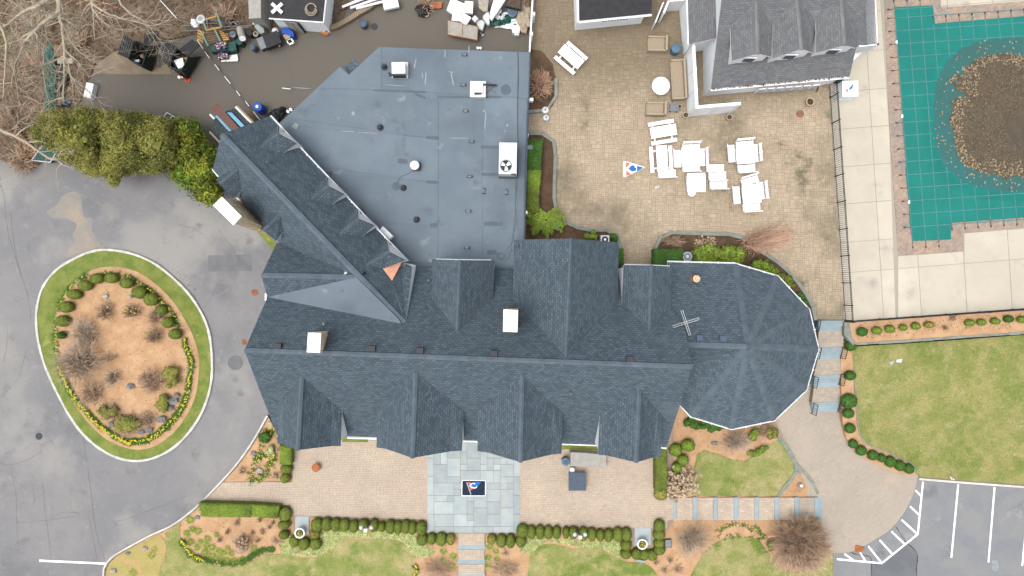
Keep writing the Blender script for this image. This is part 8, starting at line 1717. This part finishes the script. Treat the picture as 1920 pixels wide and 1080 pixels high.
def baretree(label, base, limbs, dens=1.0):
    """limbs: list of (pixel path with heights, start radius)"""
    t = thing('bare_tree', label, 'tree', Vector((base[0], base[1], 0))); mb = MB(); first = limbs[0][0]; s0_ = P(*first[0])
    mb.tube([Vector((base[0], base[1], -.2)), Vector((base[0] * .99, base[1] * .97, s0_.z * .6)), s0_], [.42, .34, limbs[0][1]], 12); mb.build('trunk', 'bark', t)
    tw = MB()
    for pts, r0 in limbs:
        P3 = [P(*p) for p in pts]; n = len(P3); L_ = MB(); sm = []
        for i in range(n - 1):
            for k_ in range(3): f_ = k_ / 3; sm.append(P3[i].lerp(P3[i + 1], f_) + Vector((rnd.uniform(-.04, .04), rnd.uniform(-.04, .04), 0)))
        sm.append(P3[-1]); m_ = len(sm); L_.tube(sm, [r0 * (1 - .85 * i / (m_ - 1)) for i in range(m_)], 8, rnd.uniform(.95, 1.15)); L_.build('limb', 'bark', t)
        tot = sum((b_ - a).length for a, b_ in zip(sm, sm[1:])); cnt = int(tot * 3.0 * dens)
        for _ in range(cnt):
            i = rnd.randrange(m_ // 5, m_ - 1); b_ = sm[i].lerp(sm[i + 1], rnd.random()); d = (sm[i + 1] - sm[i]).normalized(); sd_ = Vector((-d.y, d.x, 0)) * rnd.choice([-1, 1]); nd = (d * rnd.uniform(.3, 1.1) + sd_ * rnd.uniform(.2, 1) + Vector((0, 0, rnd.uniform(-.4, .4)))).normalized()
            grow(tw, b_, nd, rnd.uniform(.8, 2.1), max(.018, r0 * .22), 4, rnd.uniform(.8, 1.1))
    tw.build('twigs', 'bark', t)['kind'] = 'stuff'; return t
baretree('large bare tree with pale bark reaching down from the top left corner', (-30, 27), [([(108, -60, 9), (112, -20, 9.2), (111, 0, 9.4), (112, 28, 9.5), (117, 48, 9.6), (120, 80, 9.6), (121, 130, 9.2), (119, 190, 8.5)], .22), ([(112, 22, 9.5), (88, 36, 9.8), (62, 60, 10), (46, 80, 10), (28, 120, 9.5), (22, 160, 9)], .15), ([(106, -10, 9.4), (75, 8, 10), (45, 22, 10.2), (15, 45, 10), (-20, 62, 10)], .17),
    ([(62, 58, 10), (70, 66, 10), (72, 100, 9.6), (84, 150, 9), (92, 200, 8.5)], .07), ([(60, 60, 10), (40, 72, 10), (10, 84, 9.5), (-10, 90, 9)], .08), ([(118, 50, 9.6), (132, 78, 9.5), (150, 98, 9), (174, 118, 8.5)], .06), ([(30, 118, 9.5), (28, 140, 9), (34, 180, 8.5), (40, 215, 8)], .06), ([(62, 60, 10), (58, 40, 10.2), (62, 20, 10.5)], .06), ([(128, 20, 9), (126, 50, 9), (150, 85, 8.5)], .05), ([(-10, 20, 11), (12, 80, 10.5), (10, 140, 10), (4, 190, 9)], .09)], .85)
baretree('second bare tree with thin pale branches fanning right from the top edge', (-27, 25), [([(168, -50, 9), (170, -10, 9.4), (174, 15, 9.5), (176, 40, 9.4), (177, 75, 9)], .10), ([(172, 8, 9.5), (196, 22, 9.5), (225, 34, 9.3), (255, 40, 9), (280, 50, 8.8), (298, 58, 8.5)], .08), ([(214, -12, 9.6), (228, 8, 9.5), (245, 28, 9.3), (268, 38, 9), (285, 54, 8.7)], .07), ([(175, 18, 9.5), (188, 36, 9.3), (205, 48, 9), (222, 56, 8.8)], .05), ([(170, 5, 9.5), (160, 14, 9.5), (152, 30, 9.2), (148, 52, 9)], .04)], .7)
baretree('pale bare tree with one long branch crossing the timber stack at the left edge', (-41, 11.5), [([(-70, 215, 5), (-20, 236, 6), (0, 243, 6.2), (25, 255, 6.4), (48, 265, 6.4), (72, 284, 6.3), (92, 296, 6.2), (106, 300, 6.1), (118, 309, 6), (136, 316, 5.8)], .14), ([(30, 257, 6.4), (36, 248, 6.6), (48, 240, 6.7), (62, 233, 6.8)], .07), ([(54, 266, 6.4), (74, 265, 6.3), (90, 270, 6.2)], .05), ([(116, 308, 6), (108, 316, 5.8), (105, 330, 5.6), (109, 360, 5.4)], .045), ([(-20, 330, 5), (0, 342, 5), (18, 336, 5)], .05)], .28)
# loose sticks in the left wood and the low brush near it
mb = MB()
for _ in range(420):
    x, y = rnd.uniform(-30, 200), rnd.uniform(-20, 325)
    if inside((x, y), wood_edge):
        a = rnd.uniform(0, 6.3); l = rnd.uniform(.4, 2.2); c = P(x, y, rnd.uniform(.1, .5)); d = Vector((math.cos(a), math.sin(a), rnd.uniform(-.1, .25))) * l; mb.tube([c, c + d * .5 + Vector((rnd.uniform(-.1, .1), rnd.uniform(-.1, .1), .05)), c + d], [.016, .013, .006], 3, rnd.uniform(.7, 1.3), caps=False)
mb.build('fallen_sticks', 'twig', kind='stuff')
for x, y, r, lb in ((25, 150, 36, 'tangled brush under the bare tree at the left edge'), (60, 40, 40, 'tangled brush near the top left corner'), (60, 118, 34, 'brush left of the green tarp'), (145, 75, 28, 'brush between the green tarp and the concrete pad'), (45, 300, 30, 'brown brush below the timber stack'), (420, 30, 26, 'brown brush behind the metal rack'), (800, 6, 20, 'dry branches beside the orange box'), (12, 225, 24, 'brush above the timber stack')): bare(lb, x, y, r, .1, 1.0, int(r * 8), 'twig' if r != 40 else 'twig_grey', .012, fork=2, name='wild_brush', cat='brush')
